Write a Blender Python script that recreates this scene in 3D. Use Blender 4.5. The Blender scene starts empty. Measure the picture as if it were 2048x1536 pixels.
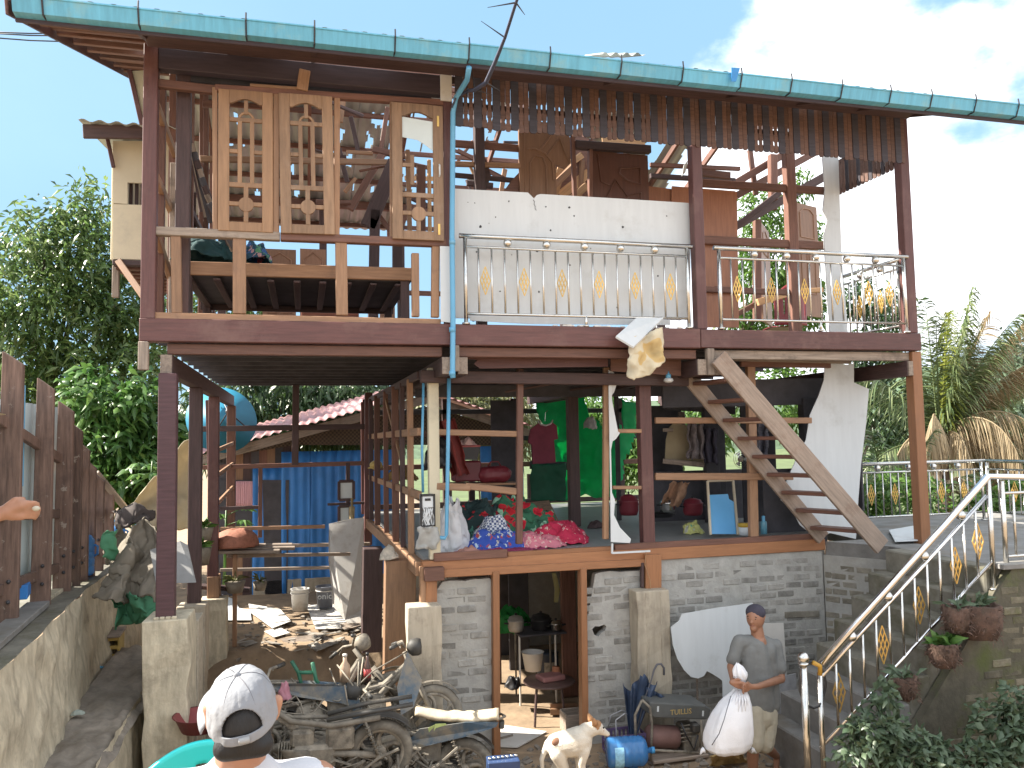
import bpy, bmesh, math, random
import numpy as np
from mathutils import Vector, Matrix, Quaternion, noise as mnoise
V = Vector
random.seed(7)
S = bpy.context.scene
COL = S.collection

# ------------------------------------------------------------------ camera
cam_d = bpy.data.cameras.new('camera')
cam = bpy.data.objects.new('camera', cam_d); COL.objects.link(cam)
PW, PH, PF = 2048, 1536, 1600.0
CAM = V((0, -7.9, 3.35))
_y, _p, _r = math.radians(14.675), math.radians(3.885), math.radians(-1.016)
_f = V((math.sin(_y)*math.cos(_p), math.cos(_y)*math.cos(_p), math.sin(_p)))
_r0 = V((math.cos(_y), -math.sin(_y), 0)); _u0 = _r0.cross(_f)
_rt = math.cos(_r)*_r0 + math.sin(_r)*_u0
_up = -math.sin(_r)*_r0 + math.cos(_r)*_u0
cam.matrix_world = Matrix(((_rt.x, _up.x, -_f.x, CAM.x), (_rt.y, _up.y, -_f.y, CAM.y), (_rt.z, _up.z, -_f.z, CAM.z), (0, 0, 0, 1)))
cam_d.sensor_fit = 'HORIZONTAL'; cam_d.sensor_width = 36.0; cam_d.lens = 36.0*PF/PW
cam_d.clip_start = 0.05; cam_d.clip_end = 4000
S.camera = cam

# ------------------------------------------------------------------ world, sun, exposure
SUN_EL = math.radians(41)
SUN_H = V((-0.93, 0.36, 0)).normalized()          # horizontal direction towards the sun
world = bpy.data.worlds.new('World'); S.world = world; world.use_nodes = True
wn, wl = world.node_tree.nodes, world.node_tree.links
for n in list(wn): wn.remove(n)
w_out = wn.new('ShaderNodeOutputWorld'); w_bg = wn.new('ShaderNodeBackground')
w_bg.inputs['Strength'].default_value = 0.13
w_sky = wn.new('ShaderNodeTexSky'); w_sky.sky_type = 'NISHITA'; w_sky.sun_disc = False
w_sky.sun_elevation = SUN_EL; w_sky.sun_rotation = math.atan2(SUN_H.x, SUN_H.y)
w_sky.air_density = 1.0; w_sky.dust_density = 1.6; w_sky.ozone_density = 1.2
w_tc = wn.new('ShaderNodeTexCoord')
w_map = wn.new('ShaderNodeMapping'); w_map.inputs['Scale'].default_value = (1, 1, 1.7); w_map.inputs['Location'].default_value = (0.35, 0.1, 0.2)
w_no = wn.new('ShaderNodeTexNoise'); w_no.inputs['Scale'].default_value = 2.6; w_no.inputs['Detail'].default_value = 9; w_no.inputs['Roughness'].default_value = 0.55
# cumulus over most of the sky with one wide blue opening behind and left of the house
w_dot = wn.new('ShaderNodeVectorMath'); w_dot.operation = 'DOT_PRODUCT'; w_dot.inputs[1].default_value = V((0.0, 0.88, 0.48)).normalized()
w_mr = wn.new('ShaderNodeMapRange'); w_mr.inputs[1].default_value = 0.84; w_mr.inputs[2].default_value = 0.925; w_mr.inputs[3].default_value = 0.15; w_mr.inputs[4].default_value = -0.14
w_add = wn.new('ShaderNodeMath'); w_add.operation = 'ADD'
w_cr = wn.new('ShaderNodeMapRange'); w_cr.interpolation_type = 'SMOOTHSTEP'; w_cr.inputs[1].default_value = 0.53; w_cr.inputs[2].default_value = 0.64
w_mix = wn.new('ShaderNodeMixRGB'); w_mix.inputs[2].default_value = (4.15, 4.25, 4.45, 1)
w_n2 = wn.new('ShaderNodeTexNoise'); w_n2.inputs['Scale'].default_value = 1.3; w_n2.inputs['Detail'].default_value = 6
w_veil = wn.new('ShaderNodeMapRange'); w_veil.inputs[1].default_value = 0.35; w_veil.inputs[2].default_value = 0.75; w_veil.inputs[3].default_value = 0.80; w_veil.inputs[4].default_value = 0.95
w_mix0 = wn.new('ShaderNodeMixRGB'); w_mix0.inputs[2].default_value = (0.86, 1.5, 2.12, 1)
wl.new(w_tc.outputs['Generated'], w_map.inputs['Vector']); wl.new(w_map.outputs[0], w_no.inputs['Vector']); wl.new(w_map.outputs[0], w_n2.inputs['Vector'])
wl.new(w_tc.outputs['Generated'], w_dot.inputs[0]); wl.new(w_dot.outputs['Value'], w_mr.inputs[0])
wl.new(w_no.outputs['Fac'], w_add.inputs[0]); wl.new(w_mr.outputs[0], w_add.inputs[1]); wl.new(w_add.outputs[0], w_cr.inputs[0])
wl.new(w_n2.outputs['Fac'], w_veil.inputs[0]); wl.new(w_veil.outputs[0], w_mix0.inputs[0]); wl.new(w_sky.outputs[0], w_mix0.inputs[1])
wl.new(w_mix0.outputs[0], w_mix.inputs[1]); wl.new(w_cr.outputs[0], w_mix.inputs[0])
wl.new(w_mix.outputs[0], w_bg.inputs['Color']); wl.new(w_bg.outputs[0], w_out.inputs['Surface'])

sun_d = bpy.data.lights.new('sun', 'SUN'); sun_d.energy = 4.2; sun_d.angle = math.radians(0.53); sun_d.color = (1.0, 0.93, 0.82)
sun = bpy.data.objects.new('sun', sun_d); COL.objects.link(sun)
_sd = SUN_H*math.cos(SUN_EL) + V((0, 0, math.sin(SUN_EL)))
sun.rotation_euler = _sd.to_track_quat('Z', 'Y').to_euler(); sun.location = (-20, 10, 30)

S.view_settings.view_transform = 'Standard'; S.view_settings.look = 'None'
S.view_settings.gamma = 1; S.view_settings.use_curve_mapping = False
S.view_settings.exposure = 1.88
S.render.engine = 'CYCLES'
S.cycles.max_bounces = 8; S.cycles.diffuse_bounces = 4; S.cycles.glossy_bounces = 3; S.cycles.transmission_bounces = 5; S.cycles.transparent_max_bounces = 8

# ------------------------------------------------------------------ survey: sight lines of the photograph met with real planes
def _ray(x, y): return _rt*((x-PW/2)/PF) - _up*((y-PH/2)/PF) + _f
def PY(x, y, v): d = _ray(x, y); return CAM + d*((v-CAM.y)/d.y)
def PX(x, y, v): d = _ray(x, y); return CAM + d*((v-CAM.x)/d.x)
def PZ(x, y, v): d = _ray(x, y); return CAM + d*((v-CAM.z)/d.z)

# ------------------------------------------------------------------ materials
MATS = {}
def _nodes(name):
    m = bpy.data.materials.new(name); m.use_nodes = True
    nt = m.node_tree
    for n in list(nt.nodes): nt.nodes.remove(n)
    o = nt.nodes.new('ShaderNodeOutputMaterial'); b = nt.nodes.new('ShaderNodeBsdfPrincipled')
    nt.links.new(b.outputs[0], o.inputs['Surface'])
    return m, nt, b, o
def c4(c): return (c[0], c[1], c[2], 1)
def mat(name, col, rough=0.65, var=0.18, scale=6, stretch=(1, 1, 1), bump=0.15, metal=0.0, chip=None, chip_at=0.66, chip_scale=9,
        rand=0.18, dirt=None, dirt_at=0.5, dirt_scale=2.0, fine=0, alpha=None, transl=0.0, spec=None):
    """procedural surface: stretched grain, per-object tone, chips showing another colour, dirt patches, fine bump"""
    if name in MATS: return MATS[name]
    m, nt, b, o = _nodes(name); N, L = nt.nodes.new, nt.links.new
    tc = N('ShaderNodeTexCoord'); mp = N('ShaderNodeMapping'); mp.inputs['Scale'].default_value = stretch
    oi = N('ShaderNodeObjectInfo')
    off = N('ShaderNodeVectorMath'); off.operation = 'ADD'
    sc = N('ShaderNodeVectorMath'); sc.operation = 'SCALE'; sc.inputs['Scale'].default_value = 37.0
    comb = N('ShaderNodeCombineXYZ'); L(oi.outputs['Random'], comb.inputs[0]); L(oi.outputs['Random'], comb.inputs[1]); L(comb.outputs[0], sc.inputs[0])
    L(tc.outputs['Object'], off.inputs[0]); L(sc.outputs[0], off.inputs[1]); L(off.outputs[0], mp.inputs['Vector'])
    no = N('ShaderNodeTexNoise'); no.inputs['Scale'].default_value = scale; no.inputs['Detail'].default_value = 7; no.inputs['Roughness'].default_value = 0.62
    L(mp.outputs[0], no.inputs['Vector'])
    mr = N('ShaderNodeMapRange'); mr.inputs[1].default_value = 0.3; mr.inputs[2].default_value = 0.7; mr.inputs[3].default_value = 1-var; mr.inputs[4].default_value = 1+var
    L(no.outputs['Fac'], mr.inputs[0])
    mr2 = N('ShaderNodeMapRange'); mr2.inputs[3].default_value = 1-rand; mr2.inputs[4].default_value = 1+rand; L(oi.outputs['Random'], mr2.inputs[0])
    mu = N('ShaderNodeMath'); mu.operation = 'MULTIPLY'; L(mr.outputs[0], mu.inputs[0]); L(mr2.outputs[0], mu.inputs[1])
    vs = N('ShaderNodeVectorMath'); vs.operation = 'SCALE'; vs.inputs[0].default_value = col[:3]; L(mu.outputs[0], vs.inputs['Scale'])
    out = vs.outputs[0]
    def layer(out, colr, at, scl, soft, vec):
        n2 = N('ShaderNodeTexNoise'); n2.inputs['Scale'].default_value = scl; n2.inputs['Detail'].default_value = 6; n2.inputs['Roughness'].default_value = 0.68
        L(vec, n2.inputs['Vector'])
        r = N('ShaderNodeMapRange'); r.inputs[1].default_value = at; r.inputs[2].default_value = at+soft; L(n2.outputs['Fac'], r.inputs[0])
        mx = N('ShaderNodeMixRGB'); mx.inputs[2].default_value = c4(colr); L(r.outputs[0], mx.inputs[0]); L(out, mx.inputs[1])
        return mx.outputs[0]
    if dirt: out = layer(out, dirt, dirt_at, dirt_scale, 0.22, off.outputs[0])
    if chip: out = layer(out, chip, chip_at, chip_scale, 0.03, off.outputs[0])
    L(out, b.inputs['Base Color'])
    b.inputs['Roughness'].default_value = rough; b.inputs['Metallic'].default_value = metal
    if spec is not None: b.inputs['Specular IOR Level'].default_value = spec
    if bump:
        bp = N('ShaderNodeBump'); bp.inputs['Strength'].default_value = bump; bp.inputs['Distance'].default_value = 0.01
        if fine:
            n3 = N('ShaderNodeTexNoise'); n3.inputs['Scale'].default_value = fine; n3.inputs['Detail'].default_value = 5; L(off.outputs[0], n3.inputs['Vector']); L(n3.outputs['Fac'], bp.inputs['Height'])
        else: L(no.outputs['Fac'], bp.inputs['Height'])
        L(bp.outputs[0], b.inputs['Normal'])
    if transl:
        t = N('ShaderNodeBsdfTranslucent'); L(out, t.inputs['Color']); ms = N('ShaderNodeMixShader'); ms.inputs[0].default_value = transl
        L(b.outputs[0], ms.inputs[1]); L(t.outputs[0], ms.inputs[2]); L(ms.outputs[0], o.inputs['Surface'])
    MATS[name] = m; return m
GR = (1.2, 14, 14)   # wood grain runs along a bar's local X
maroon = mat('maroon_paint', (0.106, 0.043, 0.038), 0.5, 0.22, 3, GR, 0.25, chip=(0.45, 0.38, 0.34), chip_at=0.74, chip_scale=16, dirt=(0.17, 0.09, 0.075), dirt_at=0.52)
darkwood = mat('dark_wood', (0.066, 0.038, 0.036), 0.62, 0.3, 3, GR, 0.3, chip=(0.3, 0.2, 0.14), chip_at=0.76, chip_scale=14)
redwood = mat('red_brown_wood', (0.15, 0.07, 0.048), 0.6, 0.28, 3, GR, 0.3, chip=(0.36, 0.25, 0.17), chip_at=0.74, chip_scale=11)
tan = mat('tan_wood', (0.30, 0.172, 0.098), 0.62, 0.2, 3, GR, 0.25, dirt=(0.2, 0.12, 0.08), dirt_at=0.55, dirt_scale=4)
palewood = mat('pale_wood', (0.5, 0.3, 0.15), 0.62, 0.2, 3, GR, 0.25)
greywood = mat('weathered_grey_wood', (0.28, 0.225, 0.18), 0.75, 0.3, 3, GR, 0.45, dirt=(0.13, 0.10, 0.08), dirt_at=0.52, dirt_scale=4)
stairwood = mat('dusty_stair_wood', (0.31, 0.24, 0.19), 0.72, 0.24, 3, GR, 0.35, dirt=(0.2, 0.125, 0.085), dirt_at=0.55, dirt_scale=3)
orange = mat('orange_brown_paint', (0.30, 0.135, 0.06), 0.5, 0.14, 3, GR, 0.15, dirt=(0.2, 0.1, 0.055), dirt_at=0.6, chip=(0.16, 0.1, 0.07), chip_at=0.75)
veneer = mat('veneer_panel', (0.27, 0.115, 0.06), 0.45, 0.2, 3, (14, 14, 1.2), 0.1)
doorbrown = mat('carved_door_wood', (0.25, 0.14, 0.085), 0.5, 0.15, 3, (10, 10, 1), 0.15)
doordark = mat('dark_carved_door_wood', (0.11, 0.048, 0.032), 0.42, 0.18, 3, (10, 10, 1), 0.15)
blacksoot = mat('slat_charcoal_paint', (0.045, 0.04, 0.05), 0.6, 0.3, 3, GR, 0.2, chip=(0.17, 0.12, 0.1), chip_at=0.72)
slatred = mat('slat_red_brown', (0.125, 0.068, 0.05), 0.6, 0.3, 3, GR, 0.25, chip=(0.26, 0.19, 0.15), chip_at=0.72)
white = mat('white_board', (0.60, 0.63, 0.64), 0.55, 0.05, 2.5, (5, 5, .6), bump=0.05, rand=0.04, dirt=(0.47, 0.48, 0.47), dirt_at=0.56, dirt_scale=2.2, chip=(.42, .42, .4), chip_at=.76, chip_scale=22)
whitedirty = mat('soiled_white_board', (0.6, 0.58, 0.54), 0.6, 0.08, 3, bump=0.05, rand=0.08, dirt=(0.38, 0.33, 0.27), dirt_at=0.55, dirt_scale=2.3)
cream = mat('cream_board', (0.62, 0.56, 0.41), 0.6, 0.07, 2, bump=0.05, rand=0.03, dirt=(0.46, 0.42, 0.32), dirt_at=0.56)
steel = mat('stainless_steel', (0.62, 0.61, 0.58), 0.24, 0.1, 4, bump=0.03, metal=1.0, rand=0.08, dirt=(0.35, 0.31, 0.25), dirt_at=0.6, dirt_scale=5)
gold = mat('gold_ornament', (0.62, 0.4, 0.12), 0.38, 0.15, 8, bump=0.05, metal=0.7)
teal = mat('teal_gutter', (0.12, 0.40, 0.56), 0.42, 0.16, 4, (5, 1, .5), 0.12, rand=0.1, dirt=(0.23, 0.42, 0.45), dirt_at=0.52, dirt_scale=3, chip=(.13, .19, .2), chip_at=.72, chip_scale=13)
tealedge = mat('faded_teal_metal', (0.30, 0.48, 0.49), 0.5, 0.16, 3, bump=0.06, rand=0.1)
zinc = mat('zinc_roofing', (0.36, 0.38, 0.36), 0.5, 0.18, 2, bump=0.08, metal=0.15, rand=0.12, dirt=(0.24, 0.22, 0.19), dirt_at=0.6, dirt_scale=2)
iron = mat('dark_iron', (0.05, 0.05, 0.055), 0.5, 0.3, 6, bump=0.1, metal=0.5)
concrete = mat('cast_concrete', (0.42, 0.365, 0.28), 0.85, 0.2, 5, (3, 3, 0.35), 0.35, rand=0.1, dirt=(0.23, 0.195, 0.15), dirt_at=0.5, dirt_scale=2.5)
cement = mat('cement_mortar', (0.37, 0.362, 0.335), 0.9, 0.18, 7, bump=0.5, fine=40, rand=0.06, dirt=(0.33, 0.315, 0.275), dirt_at=0.5, dirt_scale=1.6)
brickm = mat('grey_washed_brick', (0.275, 0.265, 0.24), 0.9, 0.28, 9, bump=0.8, rand=0.32, fine=30, dirt=(0.37, 0.362, 0.335), dirt_at=0.5, dirt_scale=6)
brickdark = mat('damp_brick', (0.21, 0.19, 0.15), 0.9, 0.3, 9, bump=0.6, rand=0.25, fine=30, dirt=(0.3, 0.28, 0.24), dirt_at=0.5, dirt_scale=5)
mossb = mat('mossy_brick', (0.135, 0.12, 0.085), 0.95, 0.4, 9, bump=0.7, rand=0.3, fine=30, dirt=(0.11, 0.125, 0.035), dirt_at=0.52, dirt_scale=2.4)
mossm = mat('mossy_mortar', (0.10, 0.09, 0.065), 0.95, 0.3, 7, bump=0.6, fine=30, dirt=(0.09, 0.11, 0.03), dirt_at=0.5, dirt_scale=2)
plaster = mat('rough_cast_plaster', (0.52, 0.46, 0.34), 0.9, 0.3, 7, (2, 1.3, 0.5), 0.9, rand=0, dirt=(0.27, 0.235, 0.175), dirt_at=0.52, dirt_scale=3.5, fine=16)
slabgrey = mat('grey_screed', (0.2, 0.195, 0.185), 0.88, 0.22, 5, bump=0.4, fine=25, rand=0.05, dirt=(0.15, 0.125, 0.09), dirt_at=0.5, dirt_scale=1.5)
mossslab = mat('mossy_screed', (0.17, 0.16, 0.13), 0.92, 0.3, 6, bump=0.5, fine=25, rand=0.05, dirt=(0.09, 0.085, 0.05), dirt_at=0.47, dirt_scale=2.5)
earth = mat('bare_earth', (0.27, 0.195, 0.125), 0.95, 0.25, 4, bump=0.7, fine=14, rand=0, dirt=(0.16, 0.115, 0.075), dirt_at=0.52, dirt_scale=1.1)
floorply = mat('grey_floor_board', (0.26, 0.27, 0.265), 0.5, 0.12, 3, (6, 1, 1), 0.1, rand=0.05, dirt=(0.2, 0.17, 0.14), dirt_at=0.55)
bluesheet = mat('blue_sheet_metal', (0.035, 0.2, 0.55), 0.42, 0.16, 2, bump=0.08, rand=0.06, dirt=(0.06, 0.2, 0.42), dirt_at=0.58)
bluepipe = mat('blue_pvc', (0.12, 0.36, 0.56), 0.4, 0.06, 4, bump=0.02, rand=0.03, dirt=(0.2, 0.38, 0.5), dirt_at=0.6)
redroof = mat('faded_red_roofing', (0.4, 0.2, 0.2), 0.6, 0.2, 3, bump=0.1, rand=0.1, dirt=(0.45, 0.33, 0.3), dirt_at=0.5)
soot_shade = mat('dark_interior_board', (0.065, 0.062, 0.07), 0.8, 0.3, 4, bump=0.2)  # sooty boards; the same dark tone also paints unlit interior
black = mat('black_plastic', (0.018, 0.018, 0.02), 0.45, 0.2, 6, bump=0.05)
rubber = mat('dusty_rubber', (0.15, 0.135, 0.11), 0.85, 0.25, 8, bump=0.2, dirt=(0.25, 0.225, 0.18), dirt_at=0.5, dirt_scale=6)
dustmetal = mat('dusty_burnt_metal', (0.25, 0.22, 0.175), 0.8, 0.35, 9, bump=0.35, metal=0.1, rand=0.3, dirt=(0.085, 0.075, 0.062), dirt_at=0.47, dirt_scale=8)
dustblack = mat('dusty_black_plastic', (0.05, 0.047, 0.042), 0.6, 0.3, 6, bump=0.15, dirt=(0.2, 0.165, 0.12), dirt_at=0.56, dirt_scale=4)
dustblue = mat('dusty_blue_fairing', (0.05, 0.085, 0.12), 0.45, 0.2, 4, bump=0.1, dirt=(0.2, 0.175, 0.135), dirt_at=0.40, dirt_scale=5)
seatm = mat('sunlit_torn_seat', (0.5, 0.42, 0.3), 0.7, 0.2, 7, bump=0.3, dirt=(0.2, 0.16, 0.11), dirt_at=0.56, dirt_scale=5)
skin = mat('brown_skin', (0.31, 0.155, 0.095), 0.5, 0.1, 12, bump=0.08, rand=0.02)
skinlight = mat('tanned_skin', (0.36, 0.18, 0.11), 0.5, 0.1, 12, bump=0.08, rand=0.02)
hair = mat('black_hair', (0.006, 0.005, 0.005), 0.6, 0.4, 60, (1, 1, 0.2), 0.5)
shirtgrey = mat('grey_cotton', (0.17, 0.175, 0.17), 0.9, 0.12, 5, bump=0.25, fine=60, rand=0)
khaki = mat('khaki_cotton', (0.43, 0.39, 0.30), 0.9, 0.12, 6, bump=0.3, fine=50, rand=0)
capgrey = mat('light_grey_cap_cloth', (0.23, 0.235, 0.25), 0.85, 0.1, 5, bump=0.2, fine=90, rand=0, dirt=(0.165, 0.165, 0.165), dirt_at=0.54, dirt_scale=9)
capdark = mat('dark_purple_cap_cloth', (0.055, 0.05, 0.07), 0.9, 0.15, 9, bump=0.2)
sackw = mat('white_woven_sack', (0.76, 0.77, 0.8), 0.6, 0.06, 5, bump=0.35, fine=120, rand=0, dirt=(0.66, 0.66, 0.7), dirt_at=0.55, dirt_scale=3)
def checker(name, a, b, scale, rough=.8):
    if name in MATS: return MATS[name]
    m, nt, bs, o = _nodes(name); tc = nt.nodes.new('ShaderNodeTexCoord'); ck = nt.nodes.new('ShaderNodeTexChecker'); ck.inputs['Scale'].default_value = scale
    ck.inputs['Color1'].default_value = c4(a); ck.inputs['Color2'].default_value = c4(b)
    nt.links.new(tc.outputs['Object'], ck.inputs['Vector']); nt.links.new(ck.outputs[0], bs.inputs['Base Color']); bs.inputs['Roughness'].default_value = rough
    MATS[name] = m; return m
def floral(name, base, petals, scale, thr=0.32, leaf=None, rough=.85):
    """printed cloth: voronoi blossoms of several colours scattered on a ground colour"""
    if name in MATS: return MATS[name]
    m, nt, bs, o = _nodes(name); N, L = nt.nodes.new, nt.links.new
    tc = N('ShaderNodeTexCoord'); no = N('ShaderNodeTexNoise'); no.inputs['Scale'].default_value = scale*1.3
    mx = N('ShaderNodeMixRGB'); mx.inputs[0].default_value = 0.12; L(tc.outputs['Object'], mx.inputs[1]); L(no.outputs['Color'], mx.inputs[2]); L(tc.outputs['Object'], no.inputs['Vector'])
    vo = N('ShaderNodeTexVoronoi'); vo.inputs['Scale'].default_value = scale; L(mx.outputs[0], vo.inputs['Vector'])
    rp = N('ShaderNodeValToRGB'); rp.color_ramp.interpolation = 'CONSTANT'
    els = rp.color_ramp.elements; els[0].position = 0; els[0].color = c4(petals[0]); els[1].position = 0.999; els[1].color = c4(petals[-1])
    for i, p in enumerate(petals[1:], 1): e = els.new(i/len(petals)); e.color = c4(p)
    sp = N('ShaderNodeSeparateColor'); L(vo.outputs['Color'], sp.inputs[0]); L(sp.outputs[0], rp.inputs[0])
    r = N('ShaderNodeMapRange'); r.inputs[1].default_value = thr; r.inputs[2].default_value = thr+0.04; r.inputs[3].default_value = 1; r.inputs[4].default_value = 0; L(vo.outputs['Distance'], r.inputs[0])
    m2 = N('ShaderNodeMixRGB'); m2.inputs[1].default_value = c4(base); L(r.outputs[0], m2.inputs[0]); L(rp.outputs[0], m2.inputs[2])
    r3 = N('ShaderNodeMapRange'); r3.inputs[1].default_value = 0.0; r3.inputs[2].default_value = thr; r3.inputs[3].default_value = 0.65; r3.inputs[4].default_value = 1.15; L(vo.outputs['Distance'], r3.inputs[0])
    m3 = N('ShaderNodeVectorMath'); m3.operation = 'SCALE'; L(m2.outputs[0], m3.inputs[0]); L(r3.outputs[0], m3.inputs['Scale'])
    L(m3.outputs[0], bs.inputs['Base Color']); bs.inputs['Roughness'].default_value = rough
    MATS[name] = m; return m
def leafmat(name, cols, transl=0.35, rough=0.45):
    if name in MATS: return MATS[name]
    m, nt, bs, o = _nodes(name); N, L = nt.nodes.new, nt.links.new
    g = N('ShaderNodeNewGeometry'); rp = N('ShaderNodeValToRGB'); els = rp.color_ramp.elements
    els[0].color = c4(cols[0]); els[1].color = c4(cols[-1])
    for i, p in enumerate(cols[1:-1], 1): e = els.new(i/(len(cols)-1)); e.color = c4(p)
    L(g.outputs['Random Per Island'], rp.inputs[0]); L(rp.outputs[0], bs.inputs['Base Color']); bs.inputs['Roughness'].default_value = rough
    t = N('ShaderNodeBsdfTranslucent'); L(rp.outputs[0], t.inputs['Color'])
    ms = N('ShaderNodeMixShader'); ms.inputs[0].default_value = transl; L(bs.outputs[0], ms.inputs[1]); L(t.outputs[0], ms.inputs[2]); L(ms.outputs[0], o.inputs['Surface'])
    MATS[name] = m; return m
def glassy(name, col, rough=0.1, alpha=0.5):
    if name in MATS: return MATS[name]
    m, nt, bs, o = _nodes(name); bs.inputs['Base Color'].default_value = c4(col); bs.inputs['Roughness'].default_value = rough
    t = nt.nodes.new('ShaderNodeBsdfTransparent'); t.inputs['Color'].default_value = c4([min(1, c*1.6+0.15) for c in col])
    ms = nt.nodes.new('ShaderNodeMixShader'); ms.inputs[0].default_value = 1-alpha
    nt.links.new(bs.outputs[0], ms.inputs[1]); nt.links.new(t.outputs[0], ms.inputs[2]); nt.links.new(ms.outputs[0], o.inputs['Surface'])
    MATS[name] = m; return m

# ------------------------------------------------------------------ object helpers
WM = {}
def reg(o, M, parent):
    WM[o.name] = M
    if parent is not None: o.parent = parent; o.matrix_parent_inverse = WM[parent.name].inverted()
    o.matrix_basis = M
    return o
def newobj(name, me, parent=None, M=None):
    o = bpy.data.objects.new(name, me); COL.objects.link(o)
    return reg(o, M or Matrix.Identity(4), parent)
def tag(o, label=None, cat=None, group=None, kind=None):
    if label: o['label'] = label
    if cat: o['category'] = cat
    if group: o['group'] = group
    if kind: o['kind'] = kind
    return o
def thing(name, loc, label, cat, group=None):
    o = bpy.data.objects.new(name, None); COL.objects.link(o); o.empty_display_size = 0.2
    reg(o, Matrix.Translation(V(loc)), None)
    return tag(o, label, cat, group)
class MB:
    """collects verts and faces of one mesh object"""
    def __init__(s): s.v = []; s.f = []
    def add(s, vs, fs):
        b = len(s.v); s.v += [tuple(p) for p in vs]; s.f += [tuple(i+b for i in f) for f in fs]; return s
    def box(s, c, size, M=None, ch=0.0):
        vs, fs = chbox(size[0], size[1], size[2], ch)
        T = (M or Matrix.Identity(4)); c = V(c)
        return s.add([T @ (V(p)+c) for p in vs], fs)
    def prism(s, pts, d):
        """closed outline (3-D points in a plane) pushed out by vector d"""
        n = len(pts); d = V(d); vs = [V(p) for p in pts]+[V(p)+d for p in pts]
        nrm = sum(((V(pts[i])-V(pts[0])).cross(V(pts[(i+1) % n])-V(pts[0])) for i in range(n)), V((0, 0, 0)))
        flip = nrm.dot(d) > 0
        f0 = tuple(range(n)); f1 = tuple(range(n, 2*n))
        fs = [f0[::-1] if flip else f0, f1 if flip else f1[::-1]]
        for i in range(n):
            j = (i+1) % n; q = (i, j, j+n, i+n); fs.append(q if flip else q[::-1])
        return s.add(vs, fs)
    def tube(s, pts, r, n=8, caps=True, closed=False):
        pts = [V(p) for p in pts]; m = len(pts); rs = r if isinstance(r, (list, tuple)) else [r]*m
        rings = []; up = None
        for i, p in enumerate(pts):
            if closed: t = pts[(i+1) % m]-pts[i-1]
            else: t = pts[min(i+1, m-1)]-pts[max(i-1, 0)]
            t.normalize()
            if up is None: up = t.orthogonal().normalized()
            else:
                up = up - t*up.dot(t)
                up = up.normalized() if up.length > 1e-6 else t.orthogonal().normalized()
            b = t.cross(up)
            rings.append([p+(up*math.cos(2*math.pi*k/n)+b*math.sin(2*math.pi*k/n))*rs[i] for k in range(n)])
        vs = [q for g in rings for q in g]; fs = []
        for i in range(m if closed else m-1):
            a = i*n; c = ((i+1) % m)*n
            for k in range(n): fs.append((a+k, a+(k+1) % n, c+(k+1) % n, c+k))
        if caps and not closed: fs += [tuple(range(n))[::-1], tuple(range((m-1)*n, m*n))]
        return s.add(vs, fs)
    def lathe(s, prof, M=None, n=16, a0=0, a1=2*math.pi):
        """profile [(r, z)...] turned round local z"""
        T = M or Matrix.Identity(4); full = abs(a1-a0-2*math.pi) < 1e-6; k = n if full else n+1
        vs = [T @ V((r*math.cos(a0+(a1-a0)*i/n), r*math.sin(a0+(a1-a0)*i/n), z)) for r, z in prof for i in range(k)]; fs = []
        for j in range(len(prof)-1):
            for i in range(n):
                a = j*k+i; b = j*k+(i+1) % k if full else j*k+i+1
                fs.append((a, b, b+k, a+k))
        if full and tuple(prof[0]) != tuple(prof[-1]):
            if prof[0][0] > 1e-4: fs.append(tuple(range(k))[::-1])
            if prof[-1][0] > 1e-4: fs.append(tuple(range((len(prof)-1)*k, len(prof)*k)))
        return s.add(vs, fs)
    def ball(s, c, r, n=10, sc=(1, 1, 1), M=None):
        T = Matrix.Translation(V(c)) @ (M or Matrix.Identity(4)) @ Matrix.Diagonal((sc[0], sc[1], sc[2], 1))
        return s.lathe([(max(1e-5, r*math.sin(math.pi*i/n)), -r*math.cos(math.pi*i/n)) for i in range(n+1)], T, n*2-4)
    def grid(s, fn, nu, nv, keep=None):
        vs = [fn(u/nu, v/nv) for v in range(nv+1) for u in range(nu+1)]; fs = []
        for v in range(nv):
            for u in range(nu):
                if keep and not keep((u+.5)/nu, (v+.5)/nv): continue
                a = v*(nu+1)+u; fs.append((a, a+1, a+nu+2, a+nu+1))
        return s.add(vs, fs)
    def mesh(s, name, m, smooth=False):
        me = bpy.data.meshes.new(name); me.from_pydata(s.v, [], s.f)
        if m: me.materials.append(m)
        if smooth: me.polygons.foreach_set('use_smooth', [True]*len(me.polygons))
        me.update(); return me
    def build(s, name, m, parent=None, smooth=False, M=None, solid=0):
        """s.v are world points; M is the object's own frame (points stay where they are)"""
        if M is not None:
            Mi = M.inverted(); s.v = [tuple(Mi @ V(p)) for p in s.v]
        o = newobj(name, s.mesh(name, m, smooth), parent, M)
        if solid:
            md = o.modifiers.new('thick', 'SOLIDIFY'); md.thickness = solid; md.offset = 0
        return o
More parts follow.
